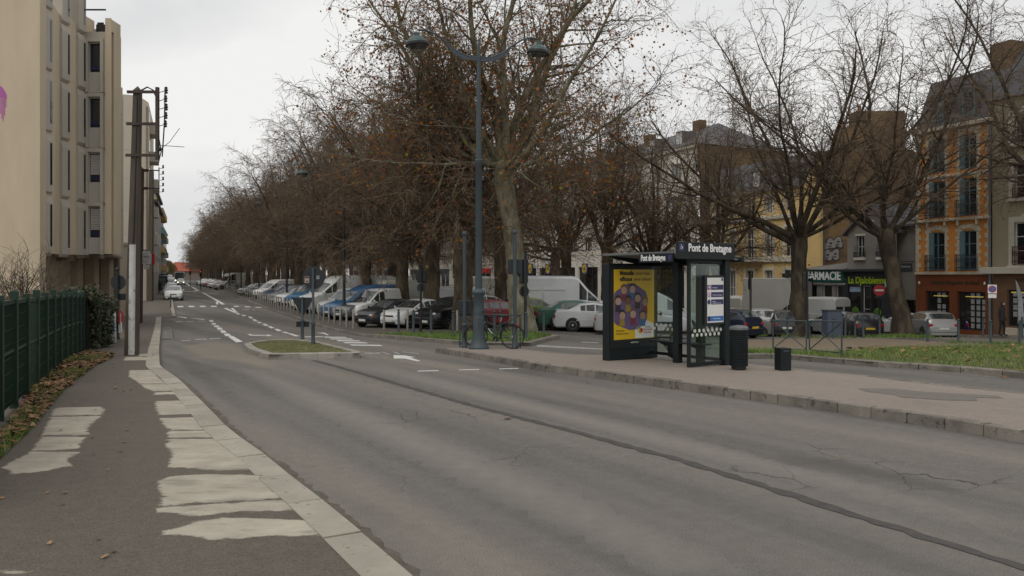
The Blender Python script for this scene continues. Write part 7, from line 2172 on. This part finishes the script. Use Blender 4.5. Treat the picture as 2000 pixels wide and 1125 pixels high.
for x in (cxa + .5, cxa + 1.2, gp(1660) - x0_): MB().lathe([(.14, 0), (.11, .5)], 8, (x, 1.4, ZG(212) if x > cxa else ZG(243))).build('chimney_pot', mat('clay_pot', (.20, .09, .05), .9, .2), t)
b = MB(); b._add([(-.3, -.3, ZG(350)), (.2 * Wg, -.3, ZG(302)), (.5 * Wg, -.3, ZG(277)), (.5 * Wg, 7, ZG(277)), (.2 * Wg, 7, ZG(302)), (-.3, 7, ZG(350))], [(0, 1, 4, 5), (1, 2, 3, 4)])
b.build('roof', M_slate, t)
MB().bx(.02, gp(1660) - x0_, -.012, -.002, ZG(468), ZG(430)).build('ochre_patch', mat('ochre_render', (.20, .125, .055), .95, .15, .8, pos=True), t)
# graffiti: two rows of rounded pale letters with dark outline
M_gr1 = mat('graffiti_grey', (.25, .23, .225), .8, .15, 3); M_gr2 = mat('graffiti_black', (.03, .027, .025), .8, .1)
r_ = random.Random(5)
def blob(cx, cz, rx__, rz__, y, m, seed, holes=False):
    rr = random.Random(seed); pts = []
    for k in range(18):
        a = 2 * math.pi * k / 18; f_ = 1 + .22 * math.sin(3 * a + seed) + rr.uniform(-.08, .08)
        pts.append((cx + rx__ * f_ * math.cos(a), cz + rz__ * f_ * math.sin(a)))
    MB().prism_y(pts, y, y + .004).build('graffiti', m, t)
for row_, (zc_, n_, xa_, xb_) in enumerate([(ZG(486), 5, 1578, 1636), (ZG(505), 5, 1572, 1630)]):
    for k in range(n_):
        px = xa_ + (xb_ - xa_) * k / (n_ - 1); cx = gp(px) - x0_; dz_ = .12 * k * (1 if row_ == 0 else .6)
        blob(cx, zc_ + dz_, .42, .44, -.018 - .0016 * k, M_gr2, k + row_ * 7)
        blob(cx, zc_ + dz_, .35, .37, -.030 - .0016 * k, M_gr1, k + row_ * 7)
        blob(cx + .03, zc_ + dz_ + .05, .11, .07, -.042 - .0016 * k, M_gr2, k + 3)
        blob(cx - .05, zc_ + dz_ - .17, .16, .035, -.042 - .0016 * k, M_gr2, k + 9)

# ---------------------------------------------------------------- yellow building
t, W_ = bld('yellow_building', 'yellow rendered building with pale stone bands behind the forked tree', rowpt(1385, .5), rowpt(1566, .5))
Z = lambda py, px=1490: zloc(t, py, px)
zz_ = [Z(590), Z(511), Z(428), Z(380)]
cols = [(x * W_) for x in (.10, .28, .48, .68, .88)]
holes = []
for x in cols:
    holes += [(x - .42, x + .42, .3, Z(528)), (x - .42, x + .42, zz_[1] + .35, Z(446)), (x - .38, x + .38, zz_[2] + .5, Z(385))]
wall_holes(W_, -.4, Z(372), holes, M_yell, t)
for hh_ in holes:
    window(t, hh_, M_wframe, M_wglass if (hh_[0] * 7) % 2 > .8 else M_wglass_c, .12, 1, 2, .06)
    for q in [(hh_[0] - .22, hh_[0] - .004, hh_[2] - .1, hh_[3] + .22), (hh_[1] + .004, hh_[1] + .22, hh_[2] - .1, hh_[3] + .22), (hh_[0], hh_[1], hh_[3] + .004, hh_[3] + .22)]:
        MB().bx(q[0], q[1], -.04, -.002, q[2], q[3]).build('surround', M_lime, t)
for z, h_ in ((zz_[1], .55), (zz_[2], .45), (Z(372), .3)): MB().bx(-.02, W_ + .02, -.16, .02, z - .05, z + h_ - .2, .03).build('string_course', M_lime, t)
balcony(t, .04 * W_, .62 * W_, zz_[1] + .15, M_iron, .6, 1.1, None, M_lime)
zt_ = Z(372)
MB()._add([(-.2, -.3, zt_), (W_ + .2, -.3, zt_), (W_ + .2, 1.5, zt_ + 2.6), (-.2, 1.5, zt_ + 2.6), (-.2, 2.0, zt_ + 2.6), (W_ + .2, 2.0, zt_ + 2.6), (W_ + .2, 2.0, 0), (-.2, 2.0, 0)], [(0, 1, 2, 3), (3, 2, 5, 4), (4, 5, 6, 7)]).build('roof', M_slate, t)
for sx_ in (0.0, W_): MB()._add([(sx_, .17, 0), (sx_, 1.99, 0), (sx_, 1.99, zt_ + 2.55), (sx_, 1.45, zt_ + 2.4), (sx_, .17, zt_)], [(0, 1, 2, 3, 4)]).build('side_wall', M_yell, t)
for x in (.22 * W_, .55 * W_, .85 * W_):
    o = MB().bx(x - .5, x + .5, .0, 1.0, zt_ + .35, zt_ + 1.7, .02).build('dormer', M_slate, t); MB().bx(x - .36, x + .36, -.03, -.002, zt_ + .45, zt_ + 1.55).build('dormer_window', M_wframe, o)

# ---------------------------------------------------------------- long white building with the supermarket
t, W_ = bld('white_building', 'long white building with supermarket ground floor behind the trees', rowpt(1012, .8), rowpt(1362, .8))
qa, qb = rowpt(1012, .8), rowpt(1362, .8)
zgw = t.location.z
ytop = qb.y
zsh = ZP(517, rowpt(1150, .8).y) - zgw
zt_ = ZP(300, rowpt(1300, .8).y) - zgw
holes = []
nx_ = int(W_ / 3.4)
for i in range(nx_):
    x = 1.6 + i * (W_ - 2.4) / nx_
    for f_ in range(3): holes.append((x, x + 1.7, zsh + 1.5 + f_ * 2.95, zsh + 3.0 + f_ * 2.95))
sup = [(1.2 + i * 5.2, 5.6 + i * 5.2, .4, zsh - .25) for i in range(int((W_ - 2) / 5.2))]
wall_holes(W_, -.4, zt_, holes + sup, M_wwall, t, .25)
for hh_ in holes: window(t, hh_, M_wframe, M_wglass_c if (int(hh_[0] * 3 + hh_[2])) % 3 else M_wglass, .14, 2, 0, .08)
for hh_ in sup: window(t, hh_, M_dkshop, M_shopglass, .18, 2, 0, .10)
M_lblue = mat('store_blue', (.012, .022, .16), .5, .1); M_lyel = mat('store_yellow', (.62, .42, .01), .5, .05)
for px in (1041, 1076, 1148):
    q_ = rowpt(px, .8); x = (q_ - qa).length; zc_ = ZP(525, q_.y) - zgw
    s_ = 8.5 * q_.y / F * 1.25
    o = MB().bx(x - s_, x + s_, -.42, -.30, zc_ - s_ * .95, zc_ + s_ * .95, .01).build('store_sign', M_lblue, t)
    MB().lathe([(s_ * .86, 0), (s_ * .86, .012)], 24, (x, -.434, zc_), 'y').build('sign_disc', M_lyel, o)
    text('LIDL', s_ * .62, (x, -.438, zc_), (HP, 0, 0), M_lblue, o, ext=.002, bold=.012)
    MB().tube([(x, -.36, zc_ - s_ * .95), (x, -.36, 0)], .06, 6).build('sign_pole', M_dkshop, o)
MB().bx(-.05, W_ + .05, -.25, .02, zt_ - .1, zt_ + .25, .03).build('cornice', M_lime, t)
zr = ZP(228, rowpt(1330, .8).y) - zgw
b = MB(); b._add([(-.2, -.35, zt_ + .25), (W_ + .2, -.35, zt_ + .25), (W_ - 3.5, 5, zr), (-.2, 5, zr), (-.2, 10, zt_), (W_ + .2, 10, zt_)], [(0, 1, 2, 3), (3, 2, 5, 4), (1, 5, 2)])
b.build('roof', M_slate, t)
MB()._add([(W_, .26, 0), (W_, 10, 0), (W_, 10, zt_ + .2), (W_, .26, zt_ + .2)], [(0, 1, 2, 3)]).build('side_wall', M_brickw, t)
MB()._add([(0, .26, 0), (0, 10, 0), (0, 10, zt_ + .2), (0, .26, zt_ + .2)], [(3, 2, 1, 0)]).build('side_wall', M_wwall, t)
for x in (W_ * .35, W_ * .62, W_ * .84):
    MB().bx(x, x + 1.1, 4.0, 4.8, zr - 2.4, zr + .55).build('chimney', M_brickw, t)
for x in np.arange(3, W_ - 4, 4.5):
    o = MB().bx(x, x + 1.1, .7, 2.2, zt_ + .5, zt_ + 1.9, .02).build('dormer', M_slate, t); MB().bx(x + .12, x + .98, .66, .70, zt_ + .65, zt_ + 1.75).build('dormer_window', M_wframe, o)
# farther row seen between the trunks
far_spec = [((980, 1010), (.30, .25, .19), 'far tan building seen between the trunks left of the white building', 12), ((905, 978), (.36, .30, .25), 'far pinkish building with red shop band behind the car park', 11.5), ((800, 903), (.42, .39, .33), 'far pale building behind the car park trees', 13), ((690, 798), (.34, .31, .27), 'farther grey-beige building behind the avenue', 12)]
for j, ((pa, pb), c, lab, hh0) in enumerate(far_spec):
    t, W_ = bld('terraced_building', lab, rowpt(pa, 1.0), rowpt(pb, 1.0))
    m_ = mat('far_wall_%d' % j, c, .9, .08, .3, pos=True)
    holes = []
    n_ = max(2, int(W_ / 3.2))
    for i in range(n_):
        for f_ in range(3): holes.append((1.0 + i * (W_ - 1) / n_, 2.2 + i * (W_ - 1) / n_, 4.2 + f_ * 2.8, 5.9 + f_ * 2.8))
    shops = [(1.0 + i * 6, 5.5 + i * 6, .3, 2.8) for i in range(max(1, int((W_ - 2) / 6)))]
    wall_holes(W_, -.4, hh0, holes + shops, m_, t)
    for hh_ in holes + shops: window(t, hh_, M_wframe, M_wglass, .12, 1, 0, .08)
    for (a, b_, c0, c1) in shops: MB().bx(a, b_, -.15, -.02, 2.85, 3.5).build('shop_sign', M_red if j < 2 else M_dkshop, t)
    b = MB(); b._add([(-.2, -.3, hh0), (W_ + .2, -.3, hh0), (W_ + .2, 5, hh0 + 3.6), (-.2, 5, hh0 + 3.6), (-.2, 10, hh0), (W_ + .2, 10, hh0)], [(0, 1, 2, 3), (3, 2, 5, 4), (1, 5, 2), (0, 3, 4)])
    b.build('roof', M_slate, t)
    for sx_ in (0, W_): MB()._add([(sx_, .17, -.4), (sx_, 10, -.4), (sx_, 10, hh0), (sx_, .17, hh0)], [(0, 1, 2, 3)]).build('side_wall', m_, t)

# shop-side pavement
pa_, pb_ = rowpt(1405, -2.6), rowpt(2300, -2.6)
pc_, pd_ = rowpt(2300, .3), rowpt(1405, .3)
shop_pave = sheet('pavement_shops', [tuple(pa_), tuple(pb_), tuple(pc_), tuple(pd_)], .11, M_island, 2.0)
kerb([pa_, pb_], shop_pave, M_kerb_dk, 2.0, .2, .12, side=1)
# no-parking sign, no-entry sign, feather flag
q = P(1938, 657, .12)
t = thing('no_parking_sign', 'square no-parking sign on a thin post before the cream house', 'road sign', q, -.5)
MB().lathe([(.035, 0), (.03, 3.1)], 8).build('post', M_black, t)
kk = q.y / F
pl = MB().bx(-7.5 * kk, 7.5 * kk, -.05, -.03, ZP(573, q.y) - q.z, ZP(556, q.y) - q.z).build('sign_plate', M_white, t)
zc_ = ZP(564.5, q.y) - q.z
MB().lathe([(.17, 0), (.17, .004)], 20, (0, -.056, zc_), 'y').build('sign_disc', M_red, pl)
MB().lathe([(.125, 0), (.125, .004)], 20, (0, -.061, zc_), 'y').build('sign_disc', M_blue, pl)
MB().box((0, 0, 0), (.26, .004, .035)).build('sign_bar', M_red, pl, loc=(0, -.065, zc_)).rotation_euler = (0, R(45), 0)
MB().bx(-7.0 * kk, 7.0 * kk, -.05, -.03, ZP(582, q.y) - q.z, ZP(574.5, q.y) - q.z).build('supplement_plate', M_white, t)
q = P(1717, 652, .12)
t = thing('no_entry_sign', 'red round no-entry sign in front of the dark shop', 'road sign', q, -.3)
zc_ = ZP(567, q.y) - q.z
MB().lathe([(.04, 0), (.035, zc_ + .3)], 8).build('post', M_black, t)
MB().lathe([(.32, -.01), (.32, .01)], 24, (0, -.06, zc_), 'y').build('sign_plate', M_red, t)
MB().bx(-.22, .22, -.078, -.072, zc_ - .05, zc_ + .05).build('sign_bar', M_white, t)
q = P(1988, 655, .12)
t = thing('feather_flag', 'white feather flag standing before the cream house shop', 'flag', q, -.5)
MB().tube([(0, 0, 0), (.0, 0, 1.8), (-.12, 0, 2.9)], .012, 6).build('pole', M_iron, t)
MB()._add([(-.02, 0, .6), (.26, 0, .8), (.24, .02, 1.5), (.16, .04, 2.2), (-.02, .0, 2.7), (-.12, 0, 2.9), (-.04, 0, 2.2), (0, 0, 1.5)], [(0, 1, 2, 7), (7, 2, 3, 6), (6, 3, 4, 5)]).build('flag_cloth', M_card, t)

# ---------------------------------------------------------------- LEFT: beige block of flats
YA = 34.4
Xc = (78 - 1000) / F * YA
t = thing('beige_flats', 'tall beige apartment block with stepped precast window bays at left', 'building', (Xc, YA, -.5), 0)
zr0 = 14.6
zov = ZP(493, YA) + .5
zb0 = .5
H0 = zr0
MB().bx(-24, 0, 0, .45, -.5, H0).build('end_wall', M_beige, t)
MB().prism([(-24, .46), (-.10, .46), (-.14, 1.3), (-.56, 2.45), (-.56, 3.2), (-.52, 3.75), (-.56, 4.9), (-24, 4.9)], zov - .02, H0 - .02).build('street_wall', M_beige, t)
# recessed ground floor and overhang of the street side
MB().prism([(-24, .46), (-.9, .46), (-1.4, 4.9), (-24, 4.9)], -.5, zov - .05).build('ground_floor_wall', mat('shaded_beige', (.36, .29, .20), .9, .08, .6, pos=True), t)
def bay(x0_, x1_, y0_, y1_, z0_, z1_, m, name='bay'):
    return MB().bx(x0_, x1_, y0_, y1_, z0_, z1_).build(name, m, t)
fh_ = 2.72
cols_ = [(83, 34.75, .42), (119, 36.9, .42), (151, 38.2, .42)]
for j, (px, Yc, d) in enumerate(cols_):
    xw = (px - 1000) / F * Yc - Xc
    yb = Yc - YA
    z = zov - .15
    for f_ in range(5):
        b = MB(); z0_ = z + f_ * fh_; z1_ = z0_ + fh_ - .04
        xi = xw - .10; xo = xw + .07; dp_ = .66
        # a storey-high precast window box, chamfered below, its slit window at the far edge of the street cheek
        b._add([(xi - .5, yb, z0_ + .18), (xo - .12, yb, z0_), (xo, yb, z0_ + .14), (xo, yb, z1_ - .3), (xo - .08, yb, z1_), (xi - .5, yb, z1_),
                (xi - .5, yb + dp_, z0_ + .18), (xo - .12, yb + dp_, z0_), (xo, yb + dp_, z0_ + .14), (xo, yb + dp_, z1_ - .3), (xo - .08, yb + dp_, z1_), (xi - .5, yb + dp_, z1_)],
               [(0, 1, 2, 3, 4, 5), (11, 10, 9, 8, 7, 6), (0, 6, 7, 1), (1, 7, 8, 2), (2, 8, 9, 3), (3, 9, 10, 4), (4, 10, 11, 5)])
        o = b.build('precast_bay', M_precast, t)
        MB().bx(xo + .001, xo + .012, yb + .46, yb + .60, z0_ + .45, z1_ - .38).build('window', M_wglass, o)
# projecting stair bay with windows that face us
Yb = 39.0
xa = (157 - 1000) / F * Yb - Xc; xb = (218 - 1000) / F * Yb - Xc
yb = Yb - YA
zt1 = ZP(30, Yb) + .5
zbo = ZP(496, Yb) + .5
wxa = (172 - 1000) / F * Yb - Xc; wxb = (200 - 1000) / F * Yb - Xc
holes = []
for (p0, p1) in ((141, 85), (249, 192), (356, 300), (464, 405)):
    holes.append((wxa + .06, wxb - .06, ZP(p0, Yb) + .5, ZP(p1, Yb) + .5))
root2 = t
o = wall_holes(xb, zbo, ZP(62, Yb) + .5, holes, M_precast, t, .22, 'stair_bay_wall', yb, xa)
for i, hh_ in enumerate(holes):
    w_ = window(t, hh_, M_bframe, M_wglass, yb + .12, 0, 0, .05)
    MB().bx(hh_[0] + .03, hh_[1] - .03, yb + .08, yb + .115, hh_[2] + .12, hh_[2] + .34).build('guard_rail', M_bframe, w_)
    if i >= 2:
        b = MB()
        for k in range(12): b.bx(hh_[0] + .04, hh_[1] - .04, yb + .05, yb + .075, hh_[2] + .38 + k * (hh_[3] - hh_[2] - .42) / 12, hh_[2] + .375 + (k + .9) * (hh_[3] - hh_[2] - .42) / 12)
        b.build('shutter', M_shut, w_)
    for q in [(hh_[0] - .14, hh_[0] - .01, hh_[2] - 1.0, hh_[3] + .24), (hh_[1] + .01, hh_[1] + .14, hh_[2] - 1.0, hh_[3] + .24), (hh_[0] - .01, hh_[1] + .01, hh_[3] + .06, hh_[3] + .24)]:
        MB().bx(q[0], q[1], yb - .14, yb - .002, q[2], q[3]).build('window_surround', M_precast, t)
    MB().bx(wxa - .14, wxb + .14, yb - .08, yb - .003, hh_[2] - 1.06, hh_[2] - 1.01).build('panel_joint', M_under, t)
MB().bx(xa, wxa - .16, yb - .05, yb - .003, zbo, zt1).build('pilaster', M_beige, t)
MB().bx(wxb + .16, xb, yb - .05, yb - .003, zbo, zt1 - .15).build('pilaster', M_beige, t)
MB().bx(xa + .002, xb - .002, yb + .23, yb + .95, zbo, ZP(62, Yb) + .5).build('stair_bay_body', M_beige, t)
MB().bx(wxa - .15, wxb + .15, yb + .02, yb + .06, ZP(20, Yb) + .5, ZP(17, Yb) + .5).build('roof_rail', M_bframe, t)
MB().bx(wxb + .16, xb - .002, yb, yb + .9, ZP(62, Yb) + .5, zt1 - .2).build('parapet', M_beige, t)
MB().bx(xa, wxa - .16, yb, yb + .9, ZP(62, Yb) + .5, zt1).build('parapet', M_beige, t)
# further stepped bays on the street side
for j, (px, Yc, zt_) in enumerate([(233, 40.1, 14.9), (237, 42.2, 13.9), (240, 44.4, 13.2), (241.5, 46.6, 13.2)]):
    dp_ = 1.1
    xw = (px - 1000) / F * (Yc + dp_) - Xc; y_ = Yc - YA
    for f_ in range(5):
        z0_ = zbo - .05 + f_ * fh_
        if z0_ > zt_ - .5: break
        z1_ = min(z0_ + fh_ - .04, zt_)
        o = MB().bx(xw - 3.0, xw, y_, y_ + dp_, z0_, z1_, .03).build('precast_bay', M_precast, t)
        MB().bx(xw - .62, xw - .16, y_ - .02, y_ - .002, z0_ + .75, z1_ - .55).build('window', M_bframe, o)
        MB().bx(xw - .56, xw - .22, y_ - .03, y_ - .021, z0_ + .85, z1_ - .62).build('pane', M_wglass, o)
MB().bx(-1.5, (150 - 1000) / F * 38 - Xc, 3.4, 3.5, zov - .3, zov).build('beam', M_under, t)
xr_ = (238 - 1000) / F * 47.5 - Xc
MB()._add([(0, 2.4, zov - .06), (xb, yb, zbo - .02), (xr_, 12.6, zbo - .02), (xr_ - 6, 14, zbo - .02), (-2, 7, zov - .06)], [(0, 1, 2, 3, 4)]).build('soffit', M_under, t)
for px, Yc in ((142, 39.5), (175, 43), (205, 46)):
    x = (px - 1000) / F * Yc - Xc
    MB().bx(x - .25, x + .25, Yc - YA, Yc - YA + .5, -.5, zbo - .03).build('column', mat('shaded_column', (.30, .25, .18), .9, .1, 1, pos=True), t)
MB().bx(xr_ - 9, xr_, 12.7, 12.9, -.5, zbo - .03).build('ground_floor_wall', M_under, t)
# pink paint splash running down the end wall
M_pink = mat('pink_paint', (.40, .10, .33), .6, .15, 4)
px0 = (0 - 1000) / F * YA - Xc
kz = YA / F
MB().prism_y([(px0 - 1.0, ZP(150, YA) + .5), (px0 - .2, ZP(160, YA) + .5), (px0 + 6 * kz, ZP(172, YA) + .5), (px0 + 13 * kz, ZP(184, YA) + .5), (px0 + 14 * kz, ZP(193, YA) + .5), (px0 + 6 * kz, ZP(190, YA) + .5), (px0 - 1.0, ZP(188, YA) + .5)][::-1], -.006, -.002).build('paint_splash', M_pink, t)
for dx, p1 in ((1.5, 222), (4, 232), (6.5, 238), (9, 226), (11.5, 210)):
    MB().bx(px0 + dx * kz - .02, px0 + dx * kz + .02, -.005, -.002, ZP(p1, YA) + .5, ZP(186, YA) + .5).build('paint_drip', M_pink, t)

# ---------------------------------------------------------------- LEFT: second block and the street beyond
Y2 = 77.0
xR = (290 - 1000) / F * Y2; xL = (205 - 1000) / F * Y2
_sd = Vector((-.405, 1)).normalized()
w_ = 9.0
t = thing('gable_flats', 'pale beige flats with a blank gable wall behind the utility poles', 'building', (xR, Y2, -.7), math.atan2(_sd.y, _sd.x) - HP)
zt_ = ZP(188, Y2) + .7
MB().prism_y([(-w_, 0), (0, 0), (0, zt_ - .6), (-.9, zt_), (-w_, zt_)], 0, 12).build('gable_wall', M_beige2, t)
for py in (240, 294, 350, 403, 457): MB().bx(-w_, 0, -.012, -.002, ZP(py, Y2) + .66, ZP(py, Y2) + .72).build('panel_joint', M_precast, t)
MB().tube([(-.15, -.06, .3), (-.15, -.06, zt_ - 1)], .06, 6).build('downpipe', M_under, t)
for f_ in range(6):
    MB().bx(.002, .75, 2.5, 5.6, 3.0 + f_ * 2.75, 4.0 + f_ * 2.75).build('balcony', M_precast, t)
    MB().bx(.002, .04, 1.0, 2.2, 3.6 + f_ * 2.75, 5.0 + f_ * 2.75).build('window', M_wglass, t)
q = P(247, 600, .12)
xw = (212 - 1000) / F * 50; 
t = thing('entrance_wing', 'low pale entrance wing beside the tall leaning pole', 'building', (xw, 50, -.6), 0)
w_ = (256 - 212) / F * 50
wall_holes(w_, 0, ZP(475, 50) + .6, [(.1, w_ - .75, ZP(527, 50) + .6, ZP(511, 50) + .6)], M_beige2, t, .3)
window(t, (.1, w_ - .75, ZP(527, 50) + .6, ZP(511, 50) + .6), M_under, M_under, .2, 0, 0)
MB().bx(0, w_ - .002, .31, 1.2, 0, ZP(475, 50) + .58).build('wing_body', M_beige2, t)
MB().bx(-.05, w_ + .05, -.08, 0, ZP(479, 50) + .6, ZP(474, 50) + .6).build('coping', M_precast, t)
def street_block(px, Y, Ln, h, c, label, bal, j):
    x = (px - 1000) / F * Y
    d = Vector((-.405, 1)).normalized()
    t = thing('street_house', label, 'building', (x, Y, g(x, Y) - .1), math.atan2(d.y, d.x) - HP)
    m_ = mat('street_wall_%d' % j, c, .9, .1, .4, pos=True)
    MB().bx(-10, 0, 0, Ln, 0, h).build('wall', m_, t)
    MB().bx(-10.3, .35, -.2, Ln + .2, h, h + .35).build('cornice', M_slate, t)
    nf = int((h - 3) / 2.8)
    for f_ in range(nf):
        z = 3.2 + f_ * 2.8
        for y in np.arange(1.2, Ln - 1.5, 3.2):
            o = MB().bx(.002, .05, y, y + 1.2, z + .2, z + 1.8).build('window', M_wframe, t); MB().bx(.051, .06, y + .1, y + 1.1, z + .3, z + 1.7).build('pane', M_wglass, o)
            if bal: MB().bx(.06, 1.0, y - .4, y + 1.7, z - .1, z + .85).build('balcony', bal if (f_ + int(y)) % 3 else M_bluef, t)
    return t
street_block(302, 92, 22, 11.0, (.30, .28, .25), 'grey street house with dark roof edge beyond the gable flats', None, 0)
street_block(304, 116, 22, 14.5, (.36, .30, .20), 'yellowish flats with rows of balconies farther down the street', mat('ochre_balcony', (.36, .24, .08), .8, .15), 1)
street_block(311, 140, 24, 13.0, (.30, .30, .30), 'grey flats with balconies farther down the street', M_precast, 2)
street_block(315.5, 170, 40, 12.5, (.20, .20, .21), 'dark grey end building of the left street side', None, 3)
# far end: red-roofed hall, willow, hedge
q = PX(349, 300)
t = thing('red_roof_hall', 'low hall with a bright red-orange roof at the end of the street', 'building', (q.x, q.y, -.2), -.15)
MB().bx(-6, 12, 0, 10, 0, 3.6).build('wall', mat('hall_wall', (.16, .13, .11), .9, .1), t)
MB()._add([(-6.4, -.6, 3.6), (12.4, -.6, 3.6), (6, 5, 6.6), (-4.5, 5, 7.2), (-6.4, 10.6, 3.6), (12.4, 10.6, 3.6)], [(0, 1, 2, 3), (3, 2, 5, 4), (1, 5, 2), (0, 3, 4)]).build('roof', mat('red_roof', (.30, .070, .042), .8, .12, .8, pos=True), t)
q = PX(325, 262)
t = thing('willow_tree', 'pale yellowish willow at the far end of the street', 'tree', q)
rd = random.Random(3); sg_ = []; tb = MB(); tb.tube([(0, 0, 0), (.1, 0, 2), (0, .1, 4)], [.35, .3, .2], 8)
for i in range(260):
    a = rd.uniform(0, 6.28); r1 = rd.uniform(.3, 3.4); z1 = 6.8 - .16 * r1 * r1 + rd.uniform(-.6, .4)
    p_ = Vector((r1 * math.cos(a), r1 * math.sin(a), z1)); sg_.append((0, 0, 3.8, *p_, .04, .02))
    for k in range(5):
        e = p_ + Vector((rd.gauss(0, .4), rd.gauss(0, .4), -rd.uniform(1, 4.5))); e.z = max(e.z, .6); sg_.append((*p_, *e, .03, .02))
tb.build('trunk', M_bark, t); link('crown', segs_mesh('crown', sg_, mat('willow_twig', (.20, .14, .055), .9, .2)), t)
# far bus stop at left
q = P(313, 572, .12)
t = thing('bus_stop', 'small dark bus shelter far down the left pavement', 'bus shelter', (q.x, q.y, q.z), .4)
MB().bx(-1.1, .9, -.1, 2.4, 2.35, 2.5).build('roof', M_black, t)
for x in (-.95, .75): MB().bx(x, x + .1, 0, .1, 0, 2.4).build('post', M_black, t); MB().bx(x, x + .1, 2.2, 2.3, 0, 2.4).build('post', M_black, t)
o = MB().bx(-.55, .75, -.05, .12, .3, 2.2, .02).build('poster_case', M_black, t); MB().bx(-.45, .65, -.056, -.05, .5, 2.0).build('poster', mat('grey_poster', (.10, .10, .10), .5, .5, 3), o)
